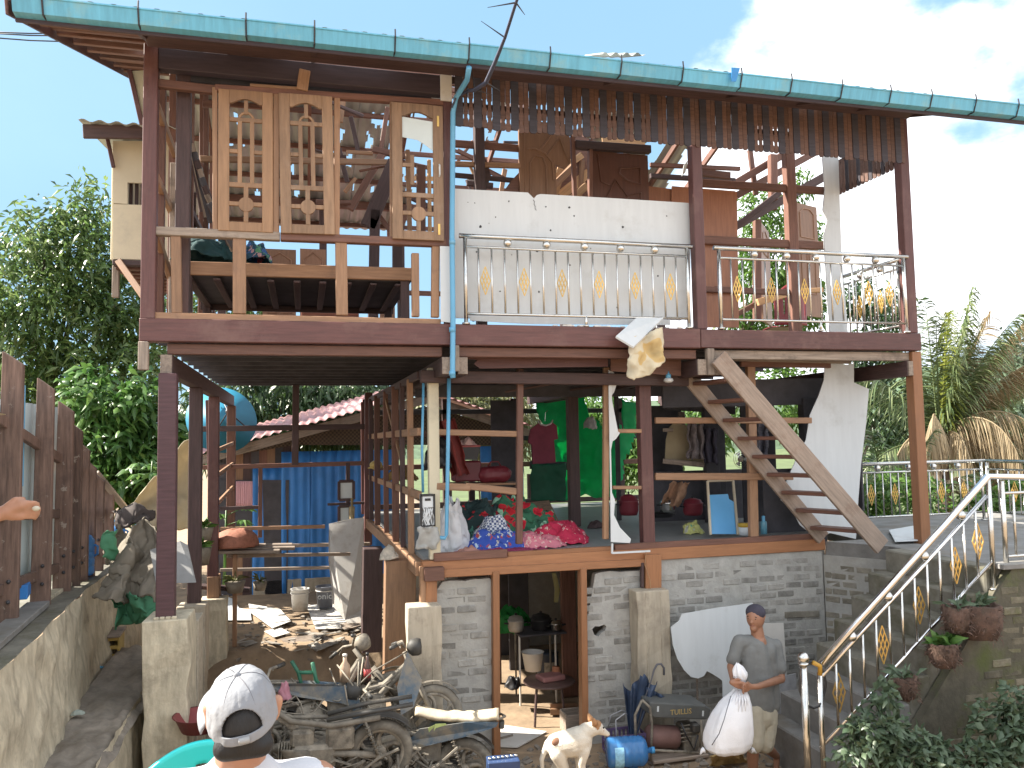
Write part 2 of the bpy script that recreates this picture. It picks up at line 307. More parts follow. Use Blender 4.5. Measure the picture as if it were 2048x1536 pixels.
def chbox(x, y, z, c=0.0):
    x, y, z = x/2, y/2, z/2
    if c <= 0:
        return [(-x, -y, -z), (x, -y, -z), (x, y, -z), (-x, y, -z), (-x, -y, z), (x, -y, z), (x, y, z), (-x, y, z)], \
               [(0, 3, 2, 1), (4, 5, 6, 7), (0, 1, 5, 4), (1, 2, 6, 5), (2, 3, 7, 6), (3, 0, 4, 7)]
    c = min(c, x*.45, y*.45, z*.45); vs = []; idx = {}
    for sx in (-1, 1):
        for sy in (-1, 1):
            for sz in (-1, 1):
                for a in range(3):
                    p = [sx*(x-c), sy*(y-c), sz*(z-c)]; p[a] = (sx*x, sy*y, sz*z)[a]
                    idx[(sx, sy, sz, a)] = len(vs); vs.append(tuple(p))
    fs = []
    def face(ids, out):
        a, b, d = (V(vs[i]) for i in ids[:3]); n = (b-a).cross(d-a)
        fs.append(tuple(ids) if n.dot(V(out)) > 0 else tuple(ids[::-1]))
    for a in range(3):
        o1, o2 = [k for k in range(3) if k != a]
        for sg in (-1, 1):
            ids = []
            for s1, s2 in ((-1, -1), (1, -1), (1, 1), (-1, 1)):
                k = [0, 0, 0]; k[a] = sg; k[o1] = s1; k[o2] = s2; ids.append(idx[(k[0], k[1], k[2], a)])
            n = [0, 0, 0]; n[a] = sg; face(ids, n)
    for a in range(3):       # edge strips along axis a
        o1, o2 = [k for k in range(3) if k != a]
        for s1 in (-1, 1):
            for s2 in (-1, 1):
                ids = []
                for sg, which in ((-1, o1), (1, o1), (1, o2), (-1, o2)):
                    k = [0, 0, 0]; k[a] = sg; k[o1] = s1; k[o2] = s2; ids.append(idx[(k[0], k[1], k[2], which)])
                n = [0, 0, 0]; n[o1] = s1; n[o2] = s2; face(ids, n)
    for sx in (-1, 1):
        for sy in (-1, 1):
            for sz in (-1, 1): face([idx[(sx, sy, sz, a)] for a in range(3)], (sx, sy, sz))
    return vs, fs
def frame(p1, p2, side=(0, 1, 0)):
    """matrix at the middle of p1-p2, local x along it, local y as near to side as can be"""
    p1, p2 = V(p1), V(p2); x = (p2-p1).normalized(); s = V(side)
    if abs(x.dot(s.normalized())) > 0.97: s = V((1, 0, 0)) if abs(x.x) < 0.9 else V((0, 0, 1))
    z = x.cross(s).normalized(); y = z.cross(x)
    m = (p1+p2)/2
    return Matrix(((x.x, y.x, z.x, m.x), (x.y, y.y, z.y, m.y), (x.z, y.z, z.z, m.z), (0, 0, 0, 1)))
def bar(name, p1, p2, w, d, m, parent, side=(0, 1, 0), ch=0.006, rough=0.0):
    """a timber: w is its breadth across, d its depth along `side`"""
    L = (V(p2)-V(p1)).length
    vs, fs = chbox(L, d, w, ch)
    if rough:
        vs = [(x, y+random.uniform(-rough, rough), z+random.uniform(-rough, rough)) for x, y, z in vs]
    b = MB(); b.v = vs; b.f = fs
    return newobj(name, b.mesh(name, m), parent, frame(p1, p2, side))
def vbar(name, x, y, z0, z1, w, d, m, parent, **k): return bar(name, (x, y, z0), (x, y, z1), w, d, m, parent, **k)
def plate(name, pts, d, m, parent=None, M=None, smooth=False):
    b = MB(); b.prism(pts, d); return b.build(name, m, parent, smooth, M)
def jag(p1, p2, n, amp):
    """ragged line between two points (3-D), ends kept"""
    p1, p2 = V(p1), V(p2); out = [p1]
    for i in range(1, n):
        t = (i+random.uniform(-.3, .3))/n; q = p1.lerp(p2, t)
        out.append(q+V((random.uniform(-amp, amp), 0, random.uniform(-amp, amp))))
    return out
def boxy(name, c, size, m, parent=None, rz=0, ch=0.006, rx=0, ry=0):
    b = MB(); b.v, b.f = chbox(*size, ch)
    M = Matrix.Translation(V(c)) @ Matrix.Rotation(rz, 4, 'Z') @ Matrix.Rotation(rx, 4, 'X') @ Matrix.Rotation(ry, 4, 'Y')
    return newobj(name, b.mesh(name, m), parent, M)
def text(name, s, loc, right, upv, size, m, parent, ext=0.0008):
    cu = bpy.data.curves.new(name, 'FONT'); cu.body = s; cu.size = size; cu.extrude = ext; cu.align_x = 'CENTER'; cu.align_y = 'CENTER'; cu.materials.append(m); cu.resolution_u = 2
    tmp = bpy.data.objects.new(name, cu); me = bpy.data.meshes.new_from_object(tmp); me.name = name; bpy.data.objects.remove(tmp)
    x = V(right).normalized(); y = V(upv); y = (y-x*y.dot(x)).normalized(); z = x.cross(y); l = V(loc)
    return newobj(name, me, parent, Matrix(((x.x, y.x, z.x, l.x), (x.y, y.y, z.y, l.y), (x.z, y.z, z.z, l.z), (0, 0, 0, 1))))
def corr(name, origin, across, along, waves, amp, m, parent, keep=None, n_along=6, per=6, solid=0.0015, wobble=0.0):
    """corrugated sheet: waves run across, sheet extends along"""
    o, a, l = V(origin), V(across), V(along); nrm = a.cross(l).normalized(); b = MB()
    def fn(u, v):
        p = o+a*u+l*v+nrm*(amp*math.sin(u*waves*2*math.pi))
        if wobble: p += nrm*wobble*mnoise.noise(V((u*3, v*3, o.x)))
        return p
    b.grid(fn, waves*per, n_along, keep)
    return b.build(name, m, parent, True, solid=solid)
def blob(name, parts, m, parent=None, voxel=0.012, smooth=6, sub=0, disp=None, M=None):
    """one continuous skin over tapered limbs [(p1, r1, p2, r2)] and ellipsoids [(c, (rx, ry, rz), matrix)]"""
    b = MB()
    for q in parts:
        if len(q) == 4:
            p1, r1, p2, r2 = V(q[0]), q[1], V(q[2]), q[3]; L = (p2-p1).length
            pts, rs = [], []
            if L < 1e-6: b.ball(p1, r1, 8); continue
            d = (p2-p1)/L
            for i in range(5): a = math.pi/2*(1-i/4); pts.append(p1-d*r1*math.sin(a)); rs.append(max(1e-4, r1*math.cos(a)))
            for i in range(5): a = math.pi/2*i/4; pts.append(p2+d*r2*math.sin(a)); rs.append(max(1e-4, r2*math.cos(a)))
            b.tube(pts, rs, 12)
        else:
            b.ball(q[0], 1.0, 10, q[1], q[2] if len(q) > 2 else None)
    o = b.build(name, m, parent, True, M)
    rm = o.modifiers.new('skin', 'REMESH'); rm.mode = 'VOXEL'; rm.voxel_size = voxel; rm.use_smooth_shade = True
    if smooth: sm = o.modifiers.new('soft', 'SMOOTH'); sm.iterations = smooth; sm.factor = 0.5
    if disp:
        tx = bpy.data.textures.new(name, 'CLOUDS'); tx.noise_scale = disp[0]; dm = o.modifiers.new('folds', 'DISPLACE'); dm.texture = tx; dm.strength = disp[1]; dm.mid_level = 0.5; dm.texture_coords = 'LOCAL'
    return o
def cloth(name, fn, nu, nv, m, parent=None, thick=0.006, wr=0.02, wf=4.0, keep=None, seed=0):
    """draped sheet: surface fn(u,v) with crumples; given a real thickness"""
    b = MB()
    def g(u, v):
        p = V(fn(u, v)); q = p*wf+V((seed*7.1, seed*3.3, 0))
        p += V((mnoise.noise(q), mnoise.noise(q+V((9, 0, 0))), mnoise.noise(q+V((0, 9, 0)))))*wr
        p += V((mnoise.noise(q*2.7), mnoise.noise(q*2.7+V((9, 0, 0))), mnoise.noise(q*2.7+V((0, 9, 0)))))*wr*.45
        w2 = q*1.6+V((mnoise.noise(q*1.1), mnoise.noise(q*1.3), 0))*1.5; p += V((.3, .3, .8))*((1-abs(mnoise.noise(w2)))**3-.5)*wr*.7
        return p
    b.grid(g, nu, nv, keep)
    return b.build(name, m, parent, True, solid=thick)
def heap(name, c, rx, ry, h, m, parent=None, seed=0, wr=0.05, n=26, wf=5.0):
    """crumpled pile of cloth lying on a floor"""
    c = V(c)
    def fn(u, v):
        a = u*2*math.pi; t = v; r = (1-t)**0.7
        k = 1+0.2*mnoise.noise(V((math.cos(a)*1.5+seed, math.sin(a)*1.5, t)))
        return c+V((rx*r*k*math.cos(a), ry*r*k*math.sin(a), h*(1-(1-t)**2.2)*(.82+.4*mnoise.noise(V((math.cos(a)*2*r+seed*2, math.sin(a)*2*r, seed))))))
    return cloth(name, fn, n*4, int(n*1.4), m, parent, 0.004, wr, wf, None, seed)
# ================================================================== ground
def sstep(a, b, t): t = max(0.0, min(1.0, (t-a)/(b-a))); return t*t*(3-2*t)
def ground_z(x, y):
    z = 0.28*sstep(-0.6, -2.2, y)*(1 if True else 0) + 1.17*sstep(-2.4, -5.0, y) + 0.3*sstep(-5.0, -7.9, y)
    yard = 0.5*sstep(3.5, 3.95, y+0.12*math.sin(x*5)) if x < 1.6 else 0
    if y > 1.5 and x >= 1.6: yard = 0.3*sstep(7.2, 9, y)
    z += yard + 0.05*sstep(5, 12, y)
    z += 0.26*math.exp(-((x-0.75)/1.0)**2-((y+0.25)/0.75)**2)           # heap under the motorcycles
    if x < -1.0: z = max(z, 1.84*sstep(-4.2, -4.42, y))
    z -= 3.0*sstep(9.5, 16, x) if y > -3 else 0
    z -= 2.0*sstep(-4.5, -9, x) if y > 6 else 0
    z -= 2.5*sstep(14, 30, y)
    return z+0.018*mnoise.noise(V((x*2.1, y*2.1, 0)))+0.008*mnoise.noise(V((x*8, y*8, 3)))
gb = MB()
def _axis(lo, hi, inner, far):
    a = list(np.arange(lo, hi, inner)); return [-far, -far*.4, lo-30, lo-12, lo-5, lo-2]+a+[hi+2, hi+5, hi+12, hi+30, far*.4, far]
gx, gy = _axis(-5, 10, 0.11, 900), _axis(-9, 10, 0.11, 900)
gb.v = [(x, y, ground_z(x, y)) for y in gy for x in gx]
nx = len(gx); gb.f = [(j*nx+i, j*nx+i+1, (j+1)*nx+i+1, (j+1)*nx+i) for j in range(len(gy)-1) for i in range(nx-1)]
tag(gb.build('ground', earth, None, True), kind='structure')
grassm = mat('field_grass', (0.085, 0.115, 0.04), 0.95, 0.3, 0.3, bump=0.3, rand=0)
# green paddy fields and a wooded hill in the distance beyond the terrace
fb = MB(); fb.grid(lambda u, v: V((12+u*240, 10+v*230, -2.4+2.5*mnoise.noise(V((u*5, v*5, 1)))*u)), 24, 24)
tag(fb.build('field', grassm, None, True), kind='structure')
hillm = mat('wooded_hill', (0.07, 0.11, 0.06), 0.95, 0.45, 0.25, bump=0.6, rand=0)
hb_ = MB()
hb_.grid(lambda u, v: V((-60+u*560, 240+v*160+40*math.sin(u*7), -4+44*math.sin(math.pi*min(1, v*1.0))*(.3+.7*sstep(0, .7, u))*(0.75+0.35*mnoise.noise(V((u*7, v*2, 4))))+2.5*mnoise.noise(V((u*60, v*30, 0))))), 120, 16)
tag(hb_.build('hill', hillm, None, True), kind='structure')
# ================================================================== the house
purplewood = mat('dark_purple_stained_wood', (.052, .036, .046), .6, .25, 3, GR, .2)
house = thing('house', (2.8, 2.5, 0), 'torn open two storey timber house with teal gutter on brick and concrete piers', 'house')
def dep(p): return (p-CAM).dot(_f)
def pb(name, x1, y1, x2, y2, Yv, wpx, d, m, parent=house, **k):
    """timber seen in the photograph between two points of the wall plane y = Yv"""
    a, b = PY(x1, y1, Yv), PY(x2, y2, Yv)
    return bar(name, a, b, wpx*dep((a+b)/2)/PF, d, m, parent, **k)
UF = 4.51                                   # upper floor level
HX0, HX1 = -1.43, 7.06
# ---- floor of the upper storey
bar('front_beam', (HX0-.02, .05, 4.402), (4.20, .05, 4.402), .215, .15, maroon, house, ch=.008)
bar('front_beam', (4.206, .05, 4.402), (HX1+.02, .05, 4.402), .205, .145, maroon, house, ch=.008)
bar('front_joist', (-1.22, .09, 4.235), (1.36, .09, 4.235), .10, .08, redwood, house)
bar('front_joist', (1.52, .09, 4.235), (4.18, .09, 4.235), .10, .08, redwood, house)
bar('front_joist', (4.34, .09, 4.235), (6.98, .09, 4.235), .10, .08, greywood, house)
for i in range(19):
    y0 = .14+i*.355
    bar('floor_board', (HX0+.02, y0+.175, 4.47), (HX1-.02, y0+.175, 4.47), .03, .345, darkwood, house, side=(0, 1, 0), ch=.003)
for i in range(12):
    bar('floor_joist', (HX0+.04, .62+i*.53, 4.39), (HX1-.04, .62+i*.53, 4.39), .12, .05, soot_shade, house)
for x in (-1.22, 1.40, 1.56, 4.22, 4.42, 6.95):        # cross beams, their sawn ends showing under the front beam
    o = bar('cross_beam', (x, .02, 4.09), (x, 6.9, 4.09), .105, .18, darkwood, house, side=(0, 0, 1))
    bar('beam_end', (x, -.004, 4.09), (x, .018, 4.09), .098, .17, greywood, o, side=(0, 0, 1), ch=.002)
for x, z0 in ((-1.41, 4.03), (1.475, 4.03), (4.31, 4.0)):
    vbar('post_end', x, -.01, z0, 4.292, .085, .07, greywood, house)
# ---- upper posts
vbar('corner_post', -1.385, .06, UF, 7.12, .125, .12, maroon, house)
vbar('corner_post', 7.0, .06, UF, 7.12, .125, .12, maroon, house)
vbar('balcony_post', 4.245, .06, UF, 7.1, .118, .12, maroon, house)
vbar('room_post', 1.44, .075, UF, 7.1, .10, .10, maroon, house)
vbar('inner_post', -1.12, .24, UF, 7.1, .13, .12, darkwood, house)
# grey box section beside the pipe under the eave
boxy('grey_board', PY(892, 168, .0), (.12, .03, .36), whitedirty, house)
# ---- front room wall (left)
bar('header_beam', (-1.32, .06, 6.99), (1.39, .06, 6.99), .20, .11, purplewood, house)
bar('header_board', PY(352, 137, .2), PY(862, 178, .2), .26, .03, soot_shade, house)
bar('header_board', PY(372, 145, .9), PY(855, 185, .9), .12, .03, redwood, house)
pb('lintel_rail', 316, 168, 432, 181, .07, 17, .07, redwood)
pb('sill_rail', 311, 463, 560, 474, .06, 17, .09, greywood)
pb('sill_rail', 561, 474, 892, 487, .06, 16, .088, redwood)
pb('base_rail', 305, 635, 880, 648, .085, 18, .11, tan)
for xb, xt, yb, yt, w in ((354, 352, 627, 473, 19), (479, 479, 628, 477, 25), (684, 682, 631, 485, 23), (831, 830, 634, 507, 15), (870, 871, 635, 492, 16)):
    pb('wall_stud', xb, yb, xt, yt, .06, w, .06, tan)
pb('window_top_rail', 430, 177, 886, 207, .055, 13, .075, redwood)
for x0, x1, y0, y1, w in ((431, 430, 470, 176, 10), (552, 553, 473, 186, 12), (673, 674, 476, 192, 12), (783, 783, 478, 198, 7), (889, 889, 484, 206, 8)):
    pb('window_mullion', x0, y0, x1, y1, .05, w, .06, tan if x0 != 889 else maroon)
# broken strut hanging from the lintel
pb('broken_batten', 604, 180, 610, 140, .0, 22, .03, tan); pb('broken_batten', 500, 170, 612, 178, .02, 6, .02, tan)
# ---- carved window shutters, each made of stiles, rails and glazing bars
def shutter(corners, kind, m):
    """corners: top-left, top-right, bottom-right, bottom-left in the photograph's wall plane, with depth"""
    tl, tr, br, bl = [PY(*c) for c in corners]
    w, h = ((tr-tl).length+(br-bl).length)/2, ((bl-tl).length+(br-tr).length)/2
    ux = ((tr-tl)+(br-bl)).normalized(); uz = ((tl-bl)+(tr-br)); uz = (uz-ux*uz.dot(ux)).normalized(); uy = uz.cross(ux)
    c = (tl+tr+br+bl)/4-ux*w/2-uz*h/2
    M = Matrix(((ux.x, uy.x, uz.x, c.x), (ux.y, uy.y, uz.y, c.y), (ux.z, uy.z, uz.z, c.z), (0, 0, 0, 1)))
    sh = MB(); sh.v, sh.f = chbox(w*.2, .034, h, .004); sh.v = [(x+w*.1, y, z+h/2) for x, y, z in sh.v]
    root = newobj('window_shutter', sh.mesh('window_shutter', m), house, M)      # hinge stile carries the rest
    def pc(name, x, z, sx, sz, sy=.034, ch=.004):
        b = MB(); b.v, b.f = chbox(sx*w, sy, sz*h, ch); b.v = [(p+(x+sx/2)*w, q, r+(z+sz/2)*h) for p, q, r in b.v]
        o = newobj(name, b.mesh(name, m), root, M); return o
    pc('stile', .8, 0, .2, 1); pc('bottom_rail', .2, 0, .6, .065)
    n = 9; pts = [(.2, 1), (.8, 1), (.8, .905)]                                     # scalloped top rail
    for i in range(n+1): t = i/n; pts.append((.8-.04-.52*t, .905+.035*math.sin(math.pi*t)+.0))
    pts += [(.2, .905)]
    b = MB(); b.prism([(p[0]*w, -.017, p[1]*h) for p in pts], (0, .034, 0)); newobj('top_rail', b.mesh('top_rail', m), root, M)
    bars = [(.465, .83, .075, .1), (.2, .775, .6, .03), (.35, .33, .08, .45), (.575, .33, .08, .45), (.2, .55, .15, .028), (.655, .55, .145, .028),
            (.2, .31, .6, .034), (.462, .065, .085, .25), (.2, .178, .6, .03)]
    if kind == 'broken': bars = [(.35, .40, .08, .22), (.2, .31, .6, .034), (.462, .065, .085, .25), (.2, .178, .6, .03), (.2, .53, .2, .028)]
    for q in bars: pc('glazing_bar', *q, sy=.024+.0007*len(root.children), ch=.003)
    cx, cz, r = .508*w, .19*h, .14*w
    b = MB(); b.prism([(cx+r*math.cos(a*math.pi/10), -.02, cz+r*math.sin(a*math.pi/10)) for a in range(20)], (0, .04, 0)); newobj('roundel', b.mesh('roundel', m), root, M)
    if kind != 'broken':
        b = MB(); b.tube([(cx+.13*w*math.cos(a*math.pi/10), 0, .795*h+.13*w*math.sin(a*math.pi/10)*1.05) for a in range(11)], .013, 6); newobj('arch_bar', b.mesh('arch_bar', m), root, M)
    else:
        b = MB(); b.prism([(.19*w, 0, .9*h), (.81*w, 0, .88*h), (.81*w, 0, .66*h), (.66*w, 0, .70*h), (.5*w, 0, .735*h), (.19*w, 0, .75*h)], (0, .004, 0))
        newobj('glass_shard', b.mesh('glass_shard', mat('frosted_glass', (.62, .7, .7), .3, .06, 3, bump=.02)), root, M)
        for z in (.06, .86):
            b = MB(); b.box((.9*w, -.02, z*h+.03), (.022, .01, .11)); newobj('hinge', b.mesh('hinge', gold), root, M)
        b = MB(); b.tube([(.915*w, -.02, .47*h), (.915*w, -.045, .48*h), (.915*w, -.045, .55*h), (.915*w, -.02, .56*h)], .008, 6); newobj('handle', b.mesh('handle', white), root, M)
    return root
shutterwood = mat('shutter_wood', (0.285, 0.165, 0.088), .55, .16, 3, (10, 10, 1.2), .15)
shutterold = mat('worn_shutter_wood', (0.27, 0.168, 0.10), .62, .25, 3, (10, 10, 1.2), .2, dirt=(.33, .23, .16), dirt_at=.55)
shutter([(437, 178, .02), (547, 187, .02), (545, 466, .02), (436, 461, .02)], 'whole', shutterwood)
shutter([(560, 187, .0), (666, 194, .0), (668, 470, .0), (559, 466, .0)], 'whole', shutterold)
shutter([(784, 206, -.01), (886, 212, -.01), (887, 484, -.01), (784, 476, -.01)], 'broken', shutterold)
# ---- left side wall seen end-on: rails, studs, torn lining
for a, b, wd in ((6.57, 6.50, .1), (5.88, 5.80, .09), (5.36, 5.05, .09)):
    bar('side_rail', (-1.35, .14, a), (-1.35, 1.25, b), .09, .05, tan, house, side=(1, 0, 0))
for y in (1.3, 2.6, 3.9, 5.2): vbar('side_stud', -1.37, y, UF, 7.15+.33*min(y, 4), .09, .09, redwood, house)
for z in (5.4, 6.3): bar('side_rail', (-1.37, 1.35, z), (-1.37, 6.6, z), .08, .05, darkwood, house, side=(1, 0, 0))
vbar('side_stud', -1.36, .5, UF, 6.9, .07, .07, redwood, house); vbar('side_stud', -1.30, .95, UF, 6.3, .10, .03, greywood, house)
for k in range(9):
    a = PY(378+k*5, 270+k*17, .5); bar('splintered_board', a, a+V((.12+.02*k, .1, -.75+.03*k)), .05, .012, (darkwood, greywood, soot_shade)[k % 3], house, rough=.01)
# ---- interior frames of the front room and the open rear wall
RY = 6.75
for x in (-1.37, .35, 1.75, 3.3, 4.9, 6.95): vbar('rear_post', x, RY, UF, 7.62, .13, .13, darkwood, house)
for z, m in ((5.42, tan), (6.05, redwood), (5.1, redwood)): bar('rear_rail', (-1.37, RY-.09, z), (3.3, RY-.09, z), .09, .05, m, house)
bar('rear_plate', (-1.5, RY, 7.66), (7.1, RY, 7.66), .14, .1, redwood, house)
bar('room_rail', PY(375, 150, 3.2), PY(840, 200, 3.2), .14, .05, redwood, house)
bar('room_rail', PY(372, 148, 3.25), PY(372, 470, 3.25), .12, .06, redwood, house)
pb('room_rail', 405, 208, 460, 210, 2.5, 14, .05, redwood); pb('room_rail', 400, 318, 780, 325, 3.0, 12, .05, tan)
pb('room_stud', 412, 150, 412, 640, 3.1, 10, .05, redwood)
pb('room_stud', 750, 420, 746, 645, 3.0, 20, .1, darkwood); pb('room_stud', 795, 480, 795, 600, 3.4, 20, .1, darkwood)
pb('fallen_rafter', 735, 455, 790, 325, 3.0, 30, .1, darkwood); pb('fallen_rafter', 700, 420, 770, 300, 3.3, 14, .07, redwood)
pb('fallen_rafter', 762, 300, 775, 215, 3.3, 9, .06, redwood)
pb('lean_stud', 820, 480, 815, 300, 1.2, 9, .05, tan); pb('lean_stud', 860, 480, 858, 320, 1.25, 7, .05, palewood); pb('lean_stud', 842, 330, 842, 470, 1.6, 18, .05, redwood)
pb('torn_boarding', 835, 130, 838, 205, 1.8, 14, .05, palewood); pb('torn_boarding', 780, 188, 845, 180, 1.8, 12, .05, palewood)
for q in ((1462, 372, 1580, 302, 3.0, 14), (1472, 392, 1640, 300, 3.3, 13), (1466, 456, 1652, 352, 2.8, 16), (1500, 300, 1512, 390, 3.2, 10), (1545, 320, 1546, 420, 2.9, 14), (1300, 352, 1470, 362, 2.4, 10), (1300, 330, 1480, 338, 2.6, 8), (1398, 345, 1460, 352, 2.1, 14)): pb('broken_rafter', *q, .05, random.choice((redwood, darkwood)), rough=.006)
rj = random.Random(44)
for k in range(34):
    px_, py_ = (rj.uniform(650, 880), rj.uniform(215, 440)) if k < 18 else (rj.uniform(915, 1180), rj.uniform(285, 390))
    a_ = rj.choice((rj.uniform(-.5, .3), rj.uniform(.9, 2.2))); ln = rj.uniform(35, 95); yy = rj.uniform(2.2, 4.2)
    pb('fallen_batten', px_-ln*math.cos(a_)/2, py_+ln*math.sin(a_)/2, px_+ln*math.cos(a_)/2, py_-ln*math.sin(a_)/2, yy, rj.choice((5, 7, 9, 12)), .03, rj.choice((redwood, tan, darkwood, redwood, palewood)), rough=.008)
# ---- balcony back wall, carved doors
BY = 1.25
def carved_door(name, corners, m, outline=None, arcs=True):
    tl, tr, br, bl = [PY(x, y, yy) for x, y, yy in corners]
    w = (br-bl).length; ux = (br-bl).normalized(); uz = V((0, 0, 1)); uy = uz.cross(ux); h = tl.z-bl.z
    M = Matrix(((ux.x, uy.x, 0, bl.x), (ux.y, uy.y, 0, bl.y), (0, 0, 1, bl.z), (0, 0, 0, 1)))
    pts = outline or [(0, 0), (1, 0), (1, 1), (0, 1)]
    b = MB(); b.prism([(p[0]*w, 0, p[1]*h) for p in pts], (0, .045, 0)); d = newobj(name, b.mesh(name, m), house, M)
    def moulding(ps, r=.013):
        b = MB(); b.tube([(p[0]*w, -.004, p[1]*h) for p in ps], r, 6); newobj('moulding', b.mesh('moulding', m), d, M)
    return d, moulding, w, h
d1, mo, w_, h_ = carved_door('broken_carved_door', [(1040, 240, BY), (1142, 246, BY), (1142, 390, BY), (1040, 385, BY)], doorbrown,
    [(0, -.9), (.62, -.9), (.70, -.2), (.72, .1), (.7, .42), (.9, .38), (1, .45), (1, 1), (0, 1)])
mo([(.2, -.2), (.2, .42), (.3, .52), (.45, .5), (.52, .38), (.52, -.2)]); mo([(.16, .6), (.3, .62), (.5, .56), (.64, .44), (.66, .2)]); mo([(.4, .6), (.55, .74), (.66, .86)]); mo([(.52, .52), (.68, .68), (.8, .78), (.88, .62), (.97, .5)]); mo([(.1, -.6), (.1, .95)], .006)
d2, mo, w_, h_ = carved_door('dark_carved_door', [(1186, 302, BY), (1299, 308, BY), (1299, 430, BY), (1186, 424, BY)], doordark)
mo([(.15, .08), (.4, .55), (.62, .28), (.4, .02)]); mo([(.5, .74), (.85, .78), (.85, .5), (.62, .56), (.48, .66), (.5, .74)]); mo([(.5, .12), (.62, .3), (.85, .36), (.85, .02)]); mo([(.3, .45), (.15, .5), (.1, .95)], .01)
pb('door_head', 1150, 290, 1300, 300, BY-.02, 16, .09, darkwood); pb('door_jamb', 1180, 280, 1180, 420, BY, 7, .09, redwood); pb('door_jamb', 1145, 262, 1150, 420, BY, 8, .06, redwood)
vbar('wall_post', PY(958, 300, BY).x, BY, UF, 7.4, .12, .11, darkwood, house)
pb('wall_rail', 905, 287, 1040, 297, BY+.05, 14, .05, redwood); pb('wall_rail', 905, 328, 1040, 332, BY+.02, 10, .05, tan); pb('wall_rail', 905, 350, 1040, 362, BY+.07, 9, .05, darkwood)
plate('torn_lining', [PY(x, y, BY+.03) for x, y in ((965, 300), (975, 330), (982, 350), (970, 390), (958, 392), (952, 300))], (0, .012, 0), darkwood, house)
plate('torn_lining', [PY(x, y, BY+.03) for x, y in ((1002, 390), (1022, 362), (1038, 345), (1042, 400))], (0, .012, 0), redwood, house)
for q in ((1095, 385, 1150, 330), (1105, 350, 1165, 310), (1120, 392, 1178, 345), (1160, 400, 1165, 320), (1140, 400, 1175, 370), (1105, 392, 1130, 318)):
    pb('splintered_plank', *q, 2.0+random.random()*.4, random.choice((9, 13, 18)), .02, random.choice((palewood, tan, palewood)), rough=.012)  # pale wood carries the sunlight on this debris in its colour
plate('splintered_plank', [PY(x, y, 2.3) for x, y in ((1098, 300), (1150, 268), (1200, 285), (1200, 400), (1100, 405))], (0, .015, 0), redwood, house)
pb('splintered_plank', 1205, 290, 1290, 290, 1.9, 30, .02, palewood)
vbar('wall_post', PY(1580, 400, BY).x, BY, UF, 7.3, .14, .11, redwood, house)
pb('wall_post', 1545, 310, 1546, 400, BY+1.5, 16, .1, redwood)
pb('wall_rail', 1395, 366, 1650, 382, BY-.01, 15, .06, redwood); pb('wall_rail', 1402, 480, 1655, 492, BY-.01, 16, .06, redwood); pb('wall_rail', 1402, 578, 1600, 586, BY, 12, .05, redwood)
plate('veneer_panel', [PY(x, y, BY+.04) for x, y in ((1400, 655), (1478, 655), (1474, 385), (1470, 382), (1344, 372), (1342, 440), (1400, 450))], (0, .015, 0), veneer, house)
plate('veneer_panel', [PY(x, y, BY+.07) for x, y in ((1296, 372), (1344, 378), (1344, 420), (1296, 416))], (0, .015, 0), veneer, house)
plate('white_wall_strip', [PY(x, y, BY-.1) for x, y in ((1645, 310), (1677, 314), (1683, 500), (1696, 665), (1660, 665), (1655, 600), (1648, 470), (1654, 440), (1646, 420), (1650, 380))], (0, .02, 0), white, house)
pb('wall_rail', 1560, 385, 1470, 455, BY+.9, 12, .05, darkwood)
plate('grey_torn_sheet', [PY(x, y, BY-.05) for x, y in ((1376, 320), (1371, 345), (1364, 352), (1368, 330))], (0, .01, 0), white, house)
# rear rooms on the right: doors standing open, loose wood
dR, mo, w_, h_ = carved_door('rear_panel_door', [(1600, 405, 3.6), (1643, 412, 3.8), (1643, 640, 3.8), (1600, 630, 3.6)], doorbrown)
mo([(.18, .7), (.18, .92), (.35, .96), (.65, .96), (.82, .92), (.82, .7), (.18, .7)], .01); mo([(.18, .2), (.18, .6), (.45, .6), (.45, .2), (.18, .2)], .01); mo([(.55, .2), (.55, .6), (.82, .6), (.82, .2), (.55, .2)], .01)
dR, mo, w_, h_ = carved_door('rear_panel_door', [(1527, 440, 3.2), (1545, 452, 3.9), (1545, 640, 3.9), (1527, 640, 3.2)], doorbrown)
mo([(.25, .7), (.25, .9), (.5, .95), (.75, .9), (.75, .7), (.25, .7)], .01)
pb('wall_post', 1514, 440, 1514, 640, 3.0, 14, .09, redwood)
pb('loose_timber', 1515, 605, 1570, 588, 1.9, 14, .06, palewood); pb('loose_timber', 1475, 628, 1525, 600, 2.0, 10, .05, redwood); pb('loose_timber', 1600, 582, 1645, 580, 2.6, 9, .06, palewood)
for x0, x1 in ((525, 592), (600, 652)):
    dL, mo, w_, h_ = carved_door('rear_panel_door', [(x0, 497, 5.4), (x1, 500, 5.4), (x1, 640, 5.4), (x0, 640, 5.4)], doorbrown)
    mo([(.15, .55), (.15, .85), (.5, .95), (.85, .85), (.85, .55), (.15, .55)], .012); mo([(.15, .1), (.15, .45), (.45, .45), (.45, .1), (.15, .1)], .01); mo([(.55, .1), (.55, .45), (.85, .45), (.85, .1), (.55, .1)], .01)
dL, mo, w_, h_ = carved_door('rear_panel_door', [(760, 560, 4.5), (790, 565, 4.5), (790, 640, 4.5), (760, 640, 4.5)], doorbrown); mo([(.2, .3), (.6, .9), (.9, .5)], .01)
